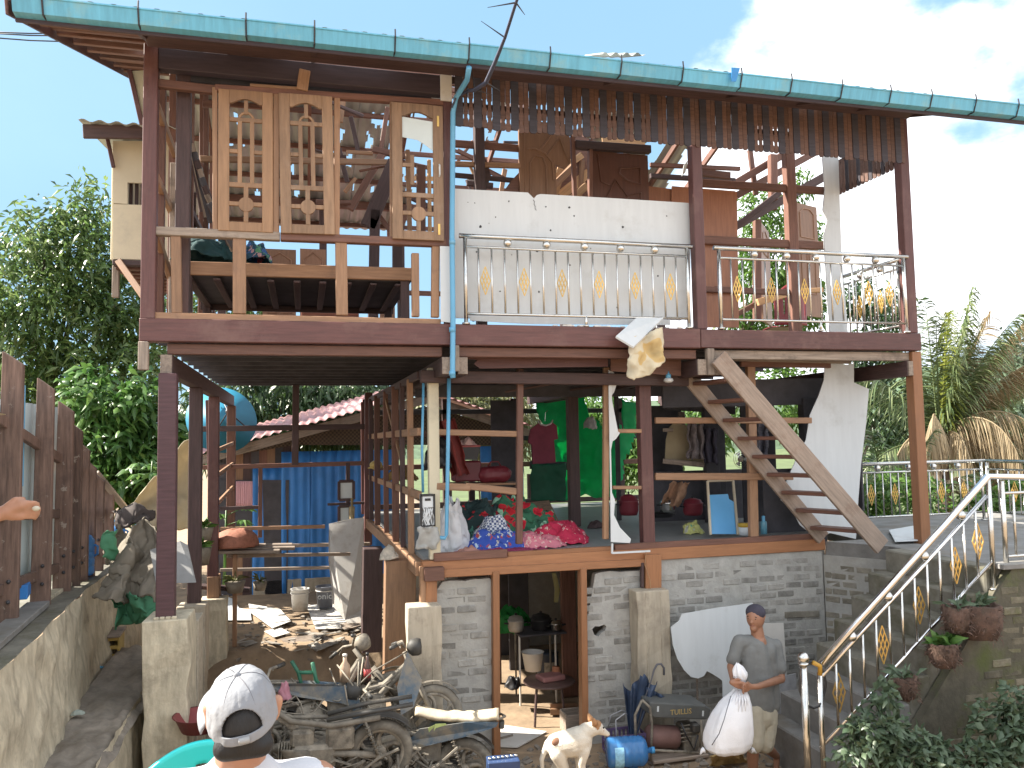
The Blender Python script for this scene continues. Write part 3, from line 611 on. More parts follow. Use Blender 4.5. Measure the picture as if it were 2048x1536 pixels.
# ---- balcony panel (white board with bullet holes) behind the first railing
plate('balcony_panel', [PY(x, y, .17) for x, y in ((906, 377), (1056, 385), (1062, 391), (1068, 397), (1074, 390), (1081, 388), (1220, 396), (1380, 406), (1381, 470), (1380, 636), (1372, 640), (1366, 635), (1362, 641), (1340, 640), (1150, 640), (907, 636))], (0, .018, 0), white, house)
plate('balcony_panel_strip', [PY(x, y, -.02) for x, y in ((880, 492), (907, 493), (911, 646), (882, 643))], (0, .015, 0), white, house)
plate('balcony_lower_strip', [PY(x, y, .13) for x, y in ((940, 631), (1340, 640), (1341, 650), (1060, 648), (940, 641))], (0, .01, 0), white, house)
hb = MB()
for zx, zy, r in ((293, 357, 3), (340, 362, 4), (573, 350, 5), (825, 387, 5), (985, 392, 7), (1018, 450, 5), (482, 458, 4), (437, 500, 3), (380, 524, 9), (858, 548, 6), (1350, 525, 8), (1650, 450, 5), (592, 715, 3), (1150, 710, 5), (990, 785, 5), (512, 965, 5), (778, 968, 6), (1590, 860, 6), (1310, 1075, 4), (765, 690, 8), (352, 695, 6), (330, 1160, 12), (1131, 672, 4)):
    c = PY(850+zx*.293, 300+zy*.293, .1675); rr = r*.293*dep(c)/PF*1.1
    hb.prism([c+V((rr*random.uniform(.7, 1.2)*math.cos(a), 0, rr*random.uniform(.7, 1.3)*math.sin(a))) for a in [k*math.pi/4 for k in range(8)]], (0, .0015, 0))
hb.build('bullet_hole', black, house)
b = MB(); cr = [PY(850+x*.293, 300+y*.293, .166) for x, y in ((738, 340), (748, 352), (744, 370), (753, 385), (751, 398), (760, 412))]
b.tube(cr, .0025, 4); b.build('crack', black, house)
# ---- stainless railings
def ornament(parent, c, ux, w, h):
    b = MB(); c = V(c); ux = V(ux); uz = V((0, 0, 1)); uy = ux.cross(uz)
    P = lambda u, v: c+ux*(u*w/2)+uz*(v*h/2)
    for k in (-1, -1/3, 1/3, 1):
        for s in (-1, 1):
            mid = V((k*.5, 0, s*0))
            # bars of the lattice: |u|+|v|<=1 diamond cut by lines u*s + v = k
            p0 = ((k-1)/2*s*1.0, (k+1)/2*1.0); p1 = ((k+1)/2*s, (k-1)/2)
            a, bb = P(*p0), P(*p1)
            b.tube([a, bb], .0062, 4)
    return b.build('ornament', gold, parent)
def railing(name, p0, p1, n, orn, balls, parent, top=.91, sub=.80, low=.11, ext=(.06, .06), leg=None):
    p0, p1 = V(p0), V(p1); d = p1-p0; ux = V((d.x, d.y, 0)).normalized(); up = V((0, 0, 1))
    b = MB(); b.tube([p0+up*top-d.normalized()*ext[0], p1+up*top+d.normalized()*ext[1]], .026, 10); r = b.build(name, steel, parent, True)
    def tb(nm, a, c, rad, nn=8): q = MB(); q.tube([a, c], rad, nn); return q.build(nm, steel, r, True)
    tb('rail', p0+up*sub, p1+up*sub, .014); tb('rail', p0+up*low, p1+up*low, .014)
    for p in (p0, p1):
        q = MB(); q.tube([p, p+up*top], .021, 10); q.tube([p, p+up*.018], .042, 10); q.build('railing_post', steel, r, True)
    if leg: q = MB(); g = p0.lerp(p1, leg); q.tube([g, g+up*low], .016, 8); q.tube([g, g+up*.015], .032, 8); q.build('railing_leg', steel, r, True)
    for i in range(1, n+1):
        q = p0.lerp(p1, i/(n+1)); tb('baluster', q+up*low, q+up*sub, .0105, 6)
    for i in orn:
        q = p0.lerp(p1, (i+.5)/(n+1)); ornament(r, q+up*(low+(sub-low)*.50), ux, .105, .29)
    for t in balls:
        q = MB(); q.ball(p0.lerp(p1, t)+up*(top+sub)/2, .045, 10); q.build('ball', steel, r, True)
    return r
railing('balcony_railing', (1.60, .0, UF+.0), (4.08, .0, UF), 17, (1, 4, 7, 10, 13, 16), (.18, .35, .52, .685, .845), house, leg=.52)
railing('balcony_railing', (4.47, .0, UF+.0), (6.9, .0, UF), 16, (1, 4, 7, 10, 13, 15), (.18, .35, .51, .68, .84), house, leg=.52)
railing('balcony_railing', (6.96, .16, UF+.0), (6.96, 1.2, UF), 7, (2, 5), (.3, .65), house)
# ---- slatted valance under the eave: dark wide slats and paired notched brown ones
def slat(p, w, h, m, ux, notch, parent, thick=.014):
    ux = V(ux); up = V((0, 0, 1)); n = ux.cross(up); pts = []
    rb = w*.5; prof = [(0.5, h)]
    if notch:
        prof += [(.5, .70*h), (.5, .47*h), (.34, .455*h), (.34, .33*h), (.5, .315*h), (.5, .205*h), (.34, .195*h), (.34, .135*h), (.5, .12*h)]
    prof += [(.5, rb*.5), (.42, rb*.22), (.22, .0)]
    pts = [(a, z) for a, z in prof]+[(-a, z) for a, z in prof[::-1]]
    b = MB(); b.prism([ux*(a*w)+up*z for a, z in pts], n*thick)
    T = Matrix.Translation(V(p)); return newobj('slat', b.mesh('slat', m), parent, T)
val = newobj('slat_valance', MB().box((0, 0, 0), (5.48, .03, .07), ch=.004).mesh('slat_valance', darkwood), house, Matrix.Translation((4.22, .03, 7.06)))
bar('valance_rail', (1.5, .035, 6.80), (6.94, .035, 6.80), .07, .02, darkwood, val)
x = 1.51; i = 0
while x < 6.95:
    k = i % 3; w = .086 if k == 0 else .056
    mnotch = k != 0
    slat((x+w/2, .0 if k else -.008, 6.555+random.uniform(-.012, .012)), w-.004, .66, blacksoot if k == 0 else slatred, (1, 0, 0), mnotch and (x < 3.6 or 4.9 < x < 5.4) and not (2.2 < x < 2.35), val)
    x += w; i += 1
sv = newobj('slat_valance', MB().box((0, 0, 0), (.03, 1.15, .06), ch=.004).mesh('slat_valance', darkwood), house, Matrix.Translation((7.02, .7, 7.0)))
bar('valance_rail', (7.02, .13, 6.62), (7.02, 1.27, 6.62), .05, .02, darkwood, sv, side=(1, 0, 0))
for i in range(15): slat((7.0, .16+i*.075, 6.55), .058, .46, blacksoot if i % 3 == 0 else slatred, (0, 1, 0), False, sv)
# ---- eave: fascia, gutter in sections with straps
bar('fascia_board', (-2.33, -.60, 6.96), (8.3, -.60, 6.96), .12, .025, purplewood, house)
bar('eave_soffit', (-1.4, -.32, 7.06), (7.0, -.32, 7.09), .02, .5, darkwood, house)
jx = [22, 85, 277, 492, 629, 790, 938, 1100, 1242, 1365, 1482, 1582, 1683, 1780, 1862, 1950, 2035, 2110]
GX = [PY(a, 10+(a-22)*.1066, -.72).x for a in jx]
gut = newobj('gutter', MB().box((0, 0, 0), (10.6, .02, .02)).mesh('gutter', iron), house, Matrix.Translation((2.98, -.635, 7.05)))
for i in range(len(GX)-1):
    a, c = GX[i]+.004, GX[i+1]-.004; dz = random.uniform(-.006, .006)
    prof = [(-.60, 6.935), (-.70, 6.945), (-.735, 7.055), (-.745, 7.06), (-.745, 7.072), (-.725, 7.072), (-.695, 6.955), (-.615, 6.947), (-.615, 7.03), (-.60, 7.03)]
    b = MB(); b.prism([(a, y, z+dz) for y, z in prof], (c-a, 0, 0)); b.build('gutter_section', teal, gut)
    if i not in (2, 6, 14, 15):
        b = MB(); b.prism([(a+.01, -.70, 7.055+dz), (a+.01, -.715, 7.078+dz), (a+.01, -.60, 7.125+dz), (a+.01, -.595, 7.10+dz)], (c-a-.02, 0, 0)); b.build('roof_lip', tealedge, gut)
    b = MB(); b.tube([(c+.004, -.6, 6.94), (c+.004, -.70, 6.935), (c+.004, -.75, 7.06), (c+.004, -.74, 7.13)], .008, 5); b.build('gutter_strap', iron, gut)
plate('patch', [PY(x, y, -.775) for x, y in ((1463, 135), (1480, 136), (1476, 150), (1472, 163), (1463, 163))], (0, .004, 0), mat('blue_patch', (.03, .25, .6), .4), gut)
# ---- roof: front slope (mostly there at the eave, torn), rear slope with shell holes, bare rafters on the right
SL = .336; RIDY = 4.0; EZ = 7.06
def roof_z(y): return EZ+SL*(y+.7) if y <= RIDY else EZ+SL*(RIDY+.7)-SL*(y-RIDY)
def holes(seed, spots, thr=.62):
    def keep(u, v):
        for cu, cv, r in spots:
            if math.hypot((u-cu), (v-cv))+.05*mnoise.noise(V((u*14, v*14, seed)))*2 < r: return False
        return mnoise.noise(V((u*6+seed*3, v*6, seed))) < thr
    return keep
for i in range(10):
    x0 = -2.33+i*1.06
    top = {2: .10, 3: .2, 4: .55, 5: .3, 6: .35, 7: .7, 8: .16, 9: .14}.get(i, 1.0)
    L = (RIDY+.7)*top
    corr('roof_sheet', (x0, -.66, roof_z(-.66)+.03), (1.075, 0, 0), (0, L, SL*L), 6, .016, zinc, house, holes(i, [(random.random(), random.random(), .07) for _ in range(3)], .5), max(8, int(L*10)))
for i in range(9):
    x0 = -2.33+i*1.06
    spots = [(random.random(), random.random(), random.uniform(.01, .03)) for _ in range(4)]
    if i == 3: spots += [(.2, .33, .05), (.5, .42, .05), (.35, .2, .06), (.98, .35, .3)]
    if i == 2: spots += [(.75, .3, .04), (.9, .45, .05), (.6, .55, .03)]
    if i in (4, 5): spots += [(.5, .35, .5), (.4, .7, .45), (.8, .1, .4), (.5, .95, .5)]
    if i == 6: spots += [(.0, .4, .35), (.3, .15, .2)]
    if i == 7: spots += [(.3, .25, .12), (.9, .1, .25)]
    if i == 8: spots += [(1, .2, .6), (.9, .6, .4), (1.0, 1.0, .55)]
    corr('roof_sheet', (x0, RIDY, roof_z(RIDY)+.02), (1.07, 0, 0), (0, 3.6, -SL*3.6), 6, .016, zinc, house, holes(i+20, spots, .8 if i < 3 or i > 6 else .62), 44)
lifted = corr('lifted_roof_sheet', PY(1205, 108, -.1)+V((0, 0, 0)), (.5, 0, .05), (.12, .9, .42), 4, .018, zinc, house, None, 8)
for y in (-.3, .45, 1.2, 1.95, 2.7, 3.45): bar('purlin', (-2.36, y, roof_z(y)-.035), (8.2 if y < .3 else 2.2 if y > 1.5 else 4.3, y, roof_z(y)-.035), .07, .05, redwood, house)
for y in (4.5, 5.3, 6.1, 6.75, 7.4): bar('purlin', (-2.36, y, roof_z(y)-.03), (5.9 if y != 6.75 else 7.2, y, roof_z(y)-.03), .075, .05, redwood, house)
for k, x in enumerate((-1.4, .1, 1.6, 3.1, 4.55, 5.45, 6.25, 7.0)):
    bar('rafter', (x, RIDY, roof_z(RIDY)-.11), (x, 7.5, roof_z(7.5)-.11), .12, .05, redwood, house, side=(1, 0, 0))
    if k not in (2, 4, 5, 6): bar('rafter', (x, -.58, roof_z(-.58)-.11), (x, RIDY, roof_z(RIDY)-.11), .12, .05, darkwood, house, side=(1, 0, 0))
    else: bar('rafter', (x, -.58, roof_z(-.58)-.11), (x, .6+.3*k, roof_z(.6+.3*k)-.11), .12, .05, darkwood, house, side=(1, 0, 0))
bar('bargeboard', (-2.37, -.7, 7.0), (-2.37, RIDY, roof_z(RIDY)-.06), .17, .025, maroon, house, side=(1, 0, 0))
for y in (.0, .55, 1.1, 1.65, 2.2, 2.9, 3.5): bar('eave_batten', (-2.33, y, roof_z(y)-.08), (-1.42, y, roof_z(y)-.08), .06, .05, redwood, house)
# ---- cream annex bumped out of the left side
ann = house
b = MB(); b.prism([PY(x, y, 1.6) for x, y in ((226, 282), (341, 282), (341, 520), (226, 518), (226, 408), (287, 410), (287, 366), (255, 365), (255, 408), (226, 406))], (0, .03, 0)); b.build('annex_front_board', cream, ann)
boxy('annex_side_board', (-2.04, 2.5, 6.06), (.03, 1.75, 1.34), cream, ann); boxy('annex_floor', (-1.73, 2.5, 5.36), (.6, 1.8, .06), darkwood, ann); boxy('annex_back_board', (-1.7, 3.39, 6.06), (.62, .03, 1.34), darkwood, ann)
for dx in (0, .06, .12): vbar('annex_louvre', PY(263, 390, 1.75).x+dx, 1.72, 5.95, 6.4, .035, .03, darkwood, ann)
bar('annex_fascia', PY(166, 263, 1.3), PY(296, 265, 1.3), .15, .04, darkwood, ann)
corr('annex_roof_sheet', PY(165, 247, 1.25)+V((-.03, -.05, .02)), (1.0, 0, .0), (0, 2.2, .25), 6, .015, zinc, ann, None, 10)
plate('annex_gable_board', [PY(x, y, 3.4) for x, y in ((262, 142), (302, 140), (302, 262), (284, 262))], (0, .025, 0), cream, ann)
bar('annex_trim', PY(259, 140, 3.38), PY(284, 250, 3.38), .06, .05, maroon, ann)
bar('annex_trim', PY(215, 278, 1.55), PY(227, 335, 1.55), .04, .04, maroon, ann)
bar('annex_bracket', PY(237, 522, 1.6), PY(292, 600, 1.3), .07, .06, tan, ann); vbar('annex_leg', PY(232, 540, 1.8).x, 1.8, 5.0, 5.36, .07, .06, greywood, ann)
for k in range(7): bar('annex_floor_slat', (-2.02, 1.75+k*.22, 5.32-.0), (-1.44, 1.75+k*.22, 5.32), .03, .1, redwood, ann)
# ---- the plank bed behind the wall studs
bed = thing('plank_bed', (0, 1.2, UF), 'wooden plank bed with a pale side rail behind the front room studs', 'bed')
bar('side_rail', PY(360, 536, .5), PY(826, 549, .5), .135, .045, tan, bed)
boxy('bed_board', (-.03, 1.43, 5.045), (2.3, 1.75, .02), soot_shade, bed)
for k in range(9): bar('bed_slat', (-1.1+k*.26, .54, 5.0), (-1.1+k*.26, 2.3, 5.0), .025, .07, darkwood, bed, side=(1, 0, 0))
bar('back_rail', (-1.2, 2.32, 5.03), (1.12, 2.32, 5.03), .13, .045, darkwood, bed)
for x in (-1.12, 1.05):
    for y in (.56, 2.28): vbar('leg', x, y, UF, 5.09, .09, .09, darkwood, bed)
# ================================================================== lower storey of the house (raised on brick walls and piers)
LX, LY, LF, RB = 1.25, .60, 2.09, 6.75       # corner x, front y, floor level, rear y
bar('sill_beam', (LX-.04, LY+.03, 2.01), (6.08, LY+.03, 2.01), .135, .12, orange, house, ch=.008)
bar('floor_edge_board', (LX+.08, LY-.035, 2.115), (2.13, LY-.035, 2.115), .09, .035, redwood, house)
bar('floor_edge_board', (2.14, LY+.01, 2.10), (3.36, LY+.01, 2.10), .05, .06, orange, house)
bar('floor_edge_board', (3.38, LY+.0, 2.11), (6.02, LY+.0, 2.11), .07, .05, redwood, house)
b = MB(); b.prism([(LX, LY+.1, LF-.04), (6.05, LY+.1, LF-.04), (7.0, 2.2, LF-.04), (7.0, RB, LF-.04), (1.1, RB, LF-.04)], (0, 0, .045)); b.build('floor_sheet', floorply, house)
bar('side_beam', (LX-.05, LY+.05, 1.99), (1.08, RB, 1.93), .15, .1, tan, house, side=(1, 0, 0))
vbar('corner_post', LX+.1, LY+.02, 2.09, 4.12, .115, .1, cream, house)
vbar('corner_stump', LX-.02, LY+.0, 1.62, 2.02, .09, .11, tan, house); boxy('corner_cap', (LX+.075, LY-.05, 1.95), (.21, .14, .14), redwood, house)
pb('wall_stud', 1038, 1088, 1040, 738, LY, 13, .06, redwood); pb('door_jamb', 1211, 1078, 1212, 735, LY, 11, .06, tan)
vbar('inner_post', PY(1294, 900, LY).x, LY+.06, 2.1, 4.1, .145, .12, maroon, house)
pb('wall_rail', 866, 864, 1034, 868, LY+.01, 12, .05, tan); pb('broken_rail', 872, 972, 940, 975, LY, 12, .05, tan, rough=.01); pb('broken_rail', 930, 972, 1033, 983, LY+.01, 13, .05, tan, rough=.006)
pb('wall_rail', 1310, 841, 1622, 841, LY+.02, 12, .05, tan); pb('wall_rail', 1310, 953, 1585, 953, LY+.02, 14, .05, tan); pb('wall_rail', 1224, 975, 1282, 975, LY+.02, 7, .05, tan); pb('wall_rail', 1224, 862, 1282, 862, LY+.02, 8, .05, tan)
pb('wall_stud', 1507, 1078, 1500, 725, LY+.05, 18, .07, tan)
plate('broken_header_board', [PY(x, y, .3) for x, y in ((930, 706), (1216, 707), (1216, 733), (960, 737), (948, 728), (955, 720), (925, 716))], (0, .03, 0), maroon, house)
plate('header_board', [PY(x, y, .34) for x, y in ((1222, 712), (1362, 716), (1362, 752), (1222, 742))], (0, .03, 0), redwood, house)
pb('header_rail', 1420, 715, 1700, 722, .6, 12, .05, greywood); pb('header_rail', 1480, 728, 1660, 731, .62, 11, .05, redwood)
plate('green_board', [PY(x, y, .58) for x, y in ((1583, 712), (1660, 714), (1660, 718), (1583, 718))], (0, .01, 0), mat('green_paint', (.04, .3, .12), .5), house)
bar('header_beam', (1.2, .52, 4.02), (4.3, .52, 3.98), .13, .1, darkwood, house)
bar('dark_header', (4.3, 1.2, 3.86), (7.0, 1.2, 3.9), .34, .04, soot_shade, house); bar('dark_header', (1.4, 2.4, 3.98), (6.9, 2.4, 3.98), .16, .06, soot_shade, house)
bar('ceiling_batten', PY(1010, 784, 1.3), PY(1220, 748, 1.3), .025, .02, darkwood, house); bar('ceiling_batten', PY(1140, 780, 2.3), PY(1330, 755, 2.3), .03, .02, darkwood, house)
# side wall along the carport: rails and studs running away
for z0, z1 in ((2.76, 2.72), (3.44, 3.42), (4.05, 4.05)): bar('side_rail', (LX-.04, LY+.1, z0), (1.1, RB, z1), .085, .045, tan if z0 < 4 else darkwood, house, side=(1, 0, 0))
for y, m, w in ((1.3, tan, .07), (1.95, darkwood, .06), (2.6, redwood, .09), (3.6, redwood, .07), (4.7, redwood, .09), (5.6, darkwood, .07), (6.7, maroon, .13)):
    vbar('side_stud', LX-.03-.15*(y/6.7), y, 2.05, 4.05, w, .06, m, house)
bar('brace', (1.19, 2.2, 3.1), (1.14, 3.7, 4.0), .06, .03, tan, house, side=(1, 0, 0))
for k in range(4):
    b = MB(); x0 = 1.22; b.tube([(x0, 1.5+.05*k, 3.95), (x0+.02, 1.53+.06*k, 3.6-.05*k), (x0, 1.45+.07*k, 3.35+.04*k)], .006, 5); b.build('loose_wire', white, house)
# interior: back wall framing, dark board partitions, post
for x in (1.1, 2.55, 3.85, 5.0, 6.0, 6.95): vbar('rear_wall_post', x, RB, 2.05, 4.1, .12, .1, darkwood, house)
for x0, x1, z, m in ((1.1, 3.85, 3.45, redwood), (1.1, 6.95, 2.86, redwood), (1.1, 6.95, 3.86, soot_shade), (3.85, 6.95, 3.35, soot_shade), (1.1, 6.95, 2.16, darkwood)): bar('rear_wall_rail', (x0, RB-.02, z), (x1, RB-.02, z), .09, .06, m, house)
vbar('inner_post', PY(1146, 900, 2.9).x, 2.9, 2.1, 4.05, .15, .13, darkwood, house); vbar('inner_post', PY(1233, 820, 3.4).x, 3.4, 2.1, 4.0, .06, .06, soot_shade, house); pb('wall_rail', 1060, 930, 1135, 932, 4.4, 16, .06, soot_shade)
vbar('wardrobe_board', 3.05, 4.3, 2.1, 3.95, .42, .03, soot_shade, house)
for x, y, w in ((5.3, 3.2, .5), (6.35, 2.4, .55), (5.95, 2.9, .3)): vbar('partition_board', x, y, 2.1, 3.8, w, .03, soot_shade, house)
bar('partition_board', (4.9, 3.0, 2.45), (7.0, 3.0, 2.45), .75, .03, soot_shade, house)
vbar('rear_wall_post', PY(1420, 850, 2.6).x, 2.6, 2.1, 3.95, .22, .1, soot_shade, house); vbar('rear_wall_post', PY(1362, 800, 3.0).x, 3.0, 2.9, 3.7, .09, .06, greywood, house)
bar('partition_board', PY(1330, 805, 2.6), PY(1470, 815, 2.6), .2, .04, soot_shade, house); bar('partition_board', (6.9, .9, 3.1), (6.9, 2.2, 3.1), 1.5, .03, soot_shade, house, side=(1, 0, 0))
vbar('partition_board', PY(1620, 830, 1.1).x, 1.1, 2.5, 3.8, .2, .04, soot_shade, house); boxy('shadow_board', PY(1590, 1015, 1.2), (.9, .03, 1.0), soot_shade, house)  # shadow_board: dark sheet added to paint the shade behind the stair
# torn white wall sheets
plate('torn_white_sheet', [PY(x, y, .72) for x, y in ((1650, 728), (1672, 722), (1690, 730), (1708, 727), (1708, 765), (1724, 772), (1738, 778), (1732, 850), (1722, 930), (1716, 1010), (1712, 1078), (1660, 1066), (1640, 1074), (1615, 1062), (1600, 1050), (1585, 1020), (1562, 1000), (1570, 970), (1592, 920), (1612, 880), (1620, 830), (1638, 790), (1648, 760))], (0, .012, 0), white, house)
plate('torn_white_sheet', [PY(x, y, .52) for x, y in ((1217, 740), (1224, 742), (1224, 800), (1236, 862), (1226, 878), (1222, 900), (1224, 985), (1230, 1000), (1228, 1030), (1240, 1055), (1262, 1078), (1260, 1086), (1222, 1084), (1221, 1000))], (0, .012, 0), white, house)
plate('torn_white_sheet', [PY(x, y, .52) for x, y in ((1224, 742), (1238, 755), (1228, 785), (1224, 790))], (0, .01, 0), white, house)
plate('torn_white_sheet', [PY(x, y, .53) for x, y in ((1222, 838), (1235, 862), (1240, 866), (1232, 878), (1222, 885))], (0, .01, 0), white, house)
b = MB()
for p, q in (((1224, 1087), (1224, 1107)), ((1224, 1106), (1300, 1102))):
    b.tube([PY(*p, .49), PY(*q, .49)], .014, 4)
b.build('white_conduit', white, house)
b = MB(); b.tube([PY(x, y, .47) for x, y in ((1292, 1104), (1290, 1130), (1300, 1160), (1302, 1185))]+[PY(x, y, .40) for x, y in ((1305, 1230), (1312, 1270), (1318, 1325))], .005, 5); b.build('cable', mat('tan_cable', (.35, .2, .1), .6), house)
# right lower corner post on the terrace
vbar('terrace_post', 7.02, .06, 2.03, 4.29, .13, .13, orange, house)
# ---- electricity meter, water pipe
mt = thing('meter_box', PY(855, 1020, .5), 'grey electricity meter box with loose cables on the pale corner post', 'meter box')
c = PY(855, 1020, .47); ux = V((1, 0, 0))
boxy('back_box', c+V((0, .03, 0)), (.15, .06, .33), mat('grey_box', (.3, .31, .31), .5), mt); boxy('meter', c+V((0, -.012, .085)), (.12, .03, .12), white, mt); boxy('display', c+V((0, -.03, .11)), (.06, .006, .025), black, mt)
fr = MB()
for dx, dz, sx, sz in ((-.07, 0, .012, .33), (.07, 0, .012, .33), (0, .16, .15, .012), (0, -.16, .15, .012)): fr.box(c+V((dx, -.02, dz)), (sx, .05, sz))
fr.build('rim', black, mt)
for k in range(5):
    b = MB(); b.tube([c+V((-.05+.025*k+.02*math.sin(j*1.7+k), -.025-.008*(j % 2), .02-.055*j+.02*math.cos(j*2+k))) for j in range(5)]+[c+V((.03-.02*k, -.03, -.06)), c+V((.05-.02*k, -.03, .02))], .006, 5); b.build('cable', white, mt)
cb = cloth('clear_bag', lambda u, v: c+V(((u-.5)*.22, -.05, -.17-.22*v)), 10, 10, mat('clear_plastic', (.42, .42, .4), .25, .2, 6, transl=.4), mt, .002, .04, 9)
pipe = thing('water_pipe', PY(908, 640, -.1), 'blue plastic downpipe from the gutter past the balcony to the lower floor', 'pipe')
b = MB(); b.tube([PY(938, 135, -.66), PY(934, 160, -.5), PY(912, 195, -.12), PY(906, 225, -.085), PY(904, 470, -.085), PY(906, 650, -.085), PY(905, 748, -.085), PY(906, 756, -.085)], .0265, 10); b.build('pipe_run', bluepipe, pipe, True)
b = MB(); b.tube([PY(898, 757, .45), PY(896, 900, .45), PY(893, 1068, .45), PY(890, 1076, .45), PY(866, 1074, .45)], .021, 10); b.build('pipe_run', bluepipe, pipe, True)
b = MB(); b.tube([PY(847, 762, .56), PY(844, 900, .56), PY(846, 985, .56)], .014, 8); b.build('pipe_run', bluepipe, pipe, True)
for y in (480, 655, 742): b = MB(); b.tube([PY(904.5, y, -.085), PY(904.5, y+9, -.085)], .033, 10); b.build('coupling', bluepipe, pipe, True)
# ---- orange frame of the basement door, brick walls, piers
pb('door_jamb', 992, 1512, 990, 1142, LY-.03, 14, .12, orange); pb('door_jamb', 1168, 1470, 1164, 1135, LY-.03, 13, .12, orange)
pb('door_head', 852, 1148, 1290, 1124, LY-.02, 15, .1, orange)
pb('frame_stub', 1304, 1178, 1304, 1108, LY-.05, 34, .1, orange); pb('frame_stub', 1284, 1175, 1284, 1125, LY-.06, 6, .05, darkwood); pb('frame_stub', 862, 1205, 862, 1140, LY-.03, 22, .09, orange)
BR = []
def brick_mesh(L, H, D, m, seed):
    rnd = random.Random(seed); vs, fs = chbox(L, D, H, .006)
    vs = [(x+rnd.uniform(-.004, .004), y+rnd.uniform(-.003, .003), z+rnd.uniform(-.003, .003)) for x, y, z in vs]
    b = MB(); b.v, b.f = vs, fs; return b.mesh('brick', m)
def brick_wall(parent, o, ux, w, h, m, name='brick', mm=None, course=.094, blen=.225, inside=None, skip=None, seed=0, cz=0.0):
    """bricks laid on a mortar core; each brick its own object sharing a few meshes. o: lower left of the face, ux along it"""
    rnd = random.Random(seed); o = V(o); ux = V(ux).normalized(); up = V((0, 0, 1)); n = ux.cross(up)       # n faces out
    meshes = [brick_mesh(blen-.026, course-.026, .05, m, seed*10+k) for k in range(4)]
    half = brick_mesh(blen/2-.026, course-.026, .05, m, seed*10+9)
    R = Matrix(((ux.x, -n.x, 0), (ux.y, -n.y, 0), (ux.z, -n.z, 1))).to_4x4()
    made = []
    for r in range(int(h/course)):
        z = (r+.5)*course+cz; x = -blen*(.5 if r % 2 else 0)+rnd.uniform(-.02, .02)
        while x < w:
            xc = x+blen/2; L = blen; me = None
            if x < -.02 or x+blen > w+.02:
                a, c = max(x, 0), min(x+blen, w)
                if c-a > blen*.38: xc = (a+c)/2; me = half if c-a < blen*.8 else meshes[0]
                if me is half: xc = a+blen*.25 if a == 0 else c-blen*.25
            else: me = meshes[rnd.randrange(4)]
            if me and rnd.random() > .1 and (inside is None or inside(xc, z, blen)) and not (skip and skip(xc, z)):
                p = o+ux*xc+up*(z+rnd.uniform(-.004, .004))+n*(-.021+rnd.uniform(-.008, .007))
                made.append(newobj(name, me, parent, Matrix.Translation(p) @ R @ Matrix.Rotation(rnd.uniform(-.012, .012), 4, 'Y')))
            x += blen
    return made
wl_ = PY(876, 1500, LY).x; wl2 = PY(984, 1300, LY).x
def wall_core(name, pts, m, d=.09): return plate(name, pts, (0, d, 0), m, house)
k1 = wall_core('brick_wall', [(wl_-.05, LY, -.1), (wl2+.0, LY, -.1), (wl2, LY, 1.84)]+jag((wl2-.02, LY, 1.86), (wl_, LY, 1.84), 8, .012)+[(wl_-.05, LY, 1.7)], cement)
brick_wall(k1, (wl_, LY, 0), (1, 0, 0), wl2-wl_, 1.84, brickm, seed=1)
wm1, wm2 = PY(1172, 1300, LY).x, PY(1284, 1300, LY).x
hx, hz = PY(1199, 1261, LY).x, PY(1199, 1261, LY).z
hol = [(hx+rx, hz+rz) for rx, rz in ((-.085, .02), (-.05, .05), (.0, .045), (.06, .06), (.085, .035), (.06, -.01), (.02, -.03), (-.01, -.065), (-.06, -.05))]
k2 = wall_core('brick_wall', [(wm1, LY, -.1), (wm2, LY, -.1), (wm2, LY, hz)]+[(a, LY, z) for a, z in (hol[4], hol[5], hol[6], hol[7], hol[8], hol[0])]+[(wm1, LY, hz)], cement)
k3 = wall_core('brick_wall', [(wm1, LY, hz+.002)]+[(a, LY, z) for a, z in (hol[0], hol[1], hol[2], hol[3], hol[4])]+[(wm2, LY, hz+.002)]+jag((wm2+.03, LY, 1.84), (wm1+.03, LY, 1.84), 7, .012), cement)
brick_wall(k2, (wm1, LY, 0), (1, 0, 0), wm2-wm1, 1.86, brickm, seed=2, skip=lambda x, z: math.hypot((x+wm1-hx)/1.5, z-hz) < .1)
wr1, wr2 = PY(1318, 1300, LY).x, 6.05
k4 = wall_core('brick_wall', [(wr1, LY, -.1), (wr2, LY, -.1), (wr2, LY, 1.94), (wr1, LY, 1.94)], cement)
brick_wall(k4, (wr1, LY, 0), (1, 0, 0), wr2-wr1, 1.9, brickm, seed=3, blen=.235)
bar('slot_board', PY(1570, 1230, LY-.01), PY(1638, 1227, LY-.01), .07, .03, brickdark, k4)
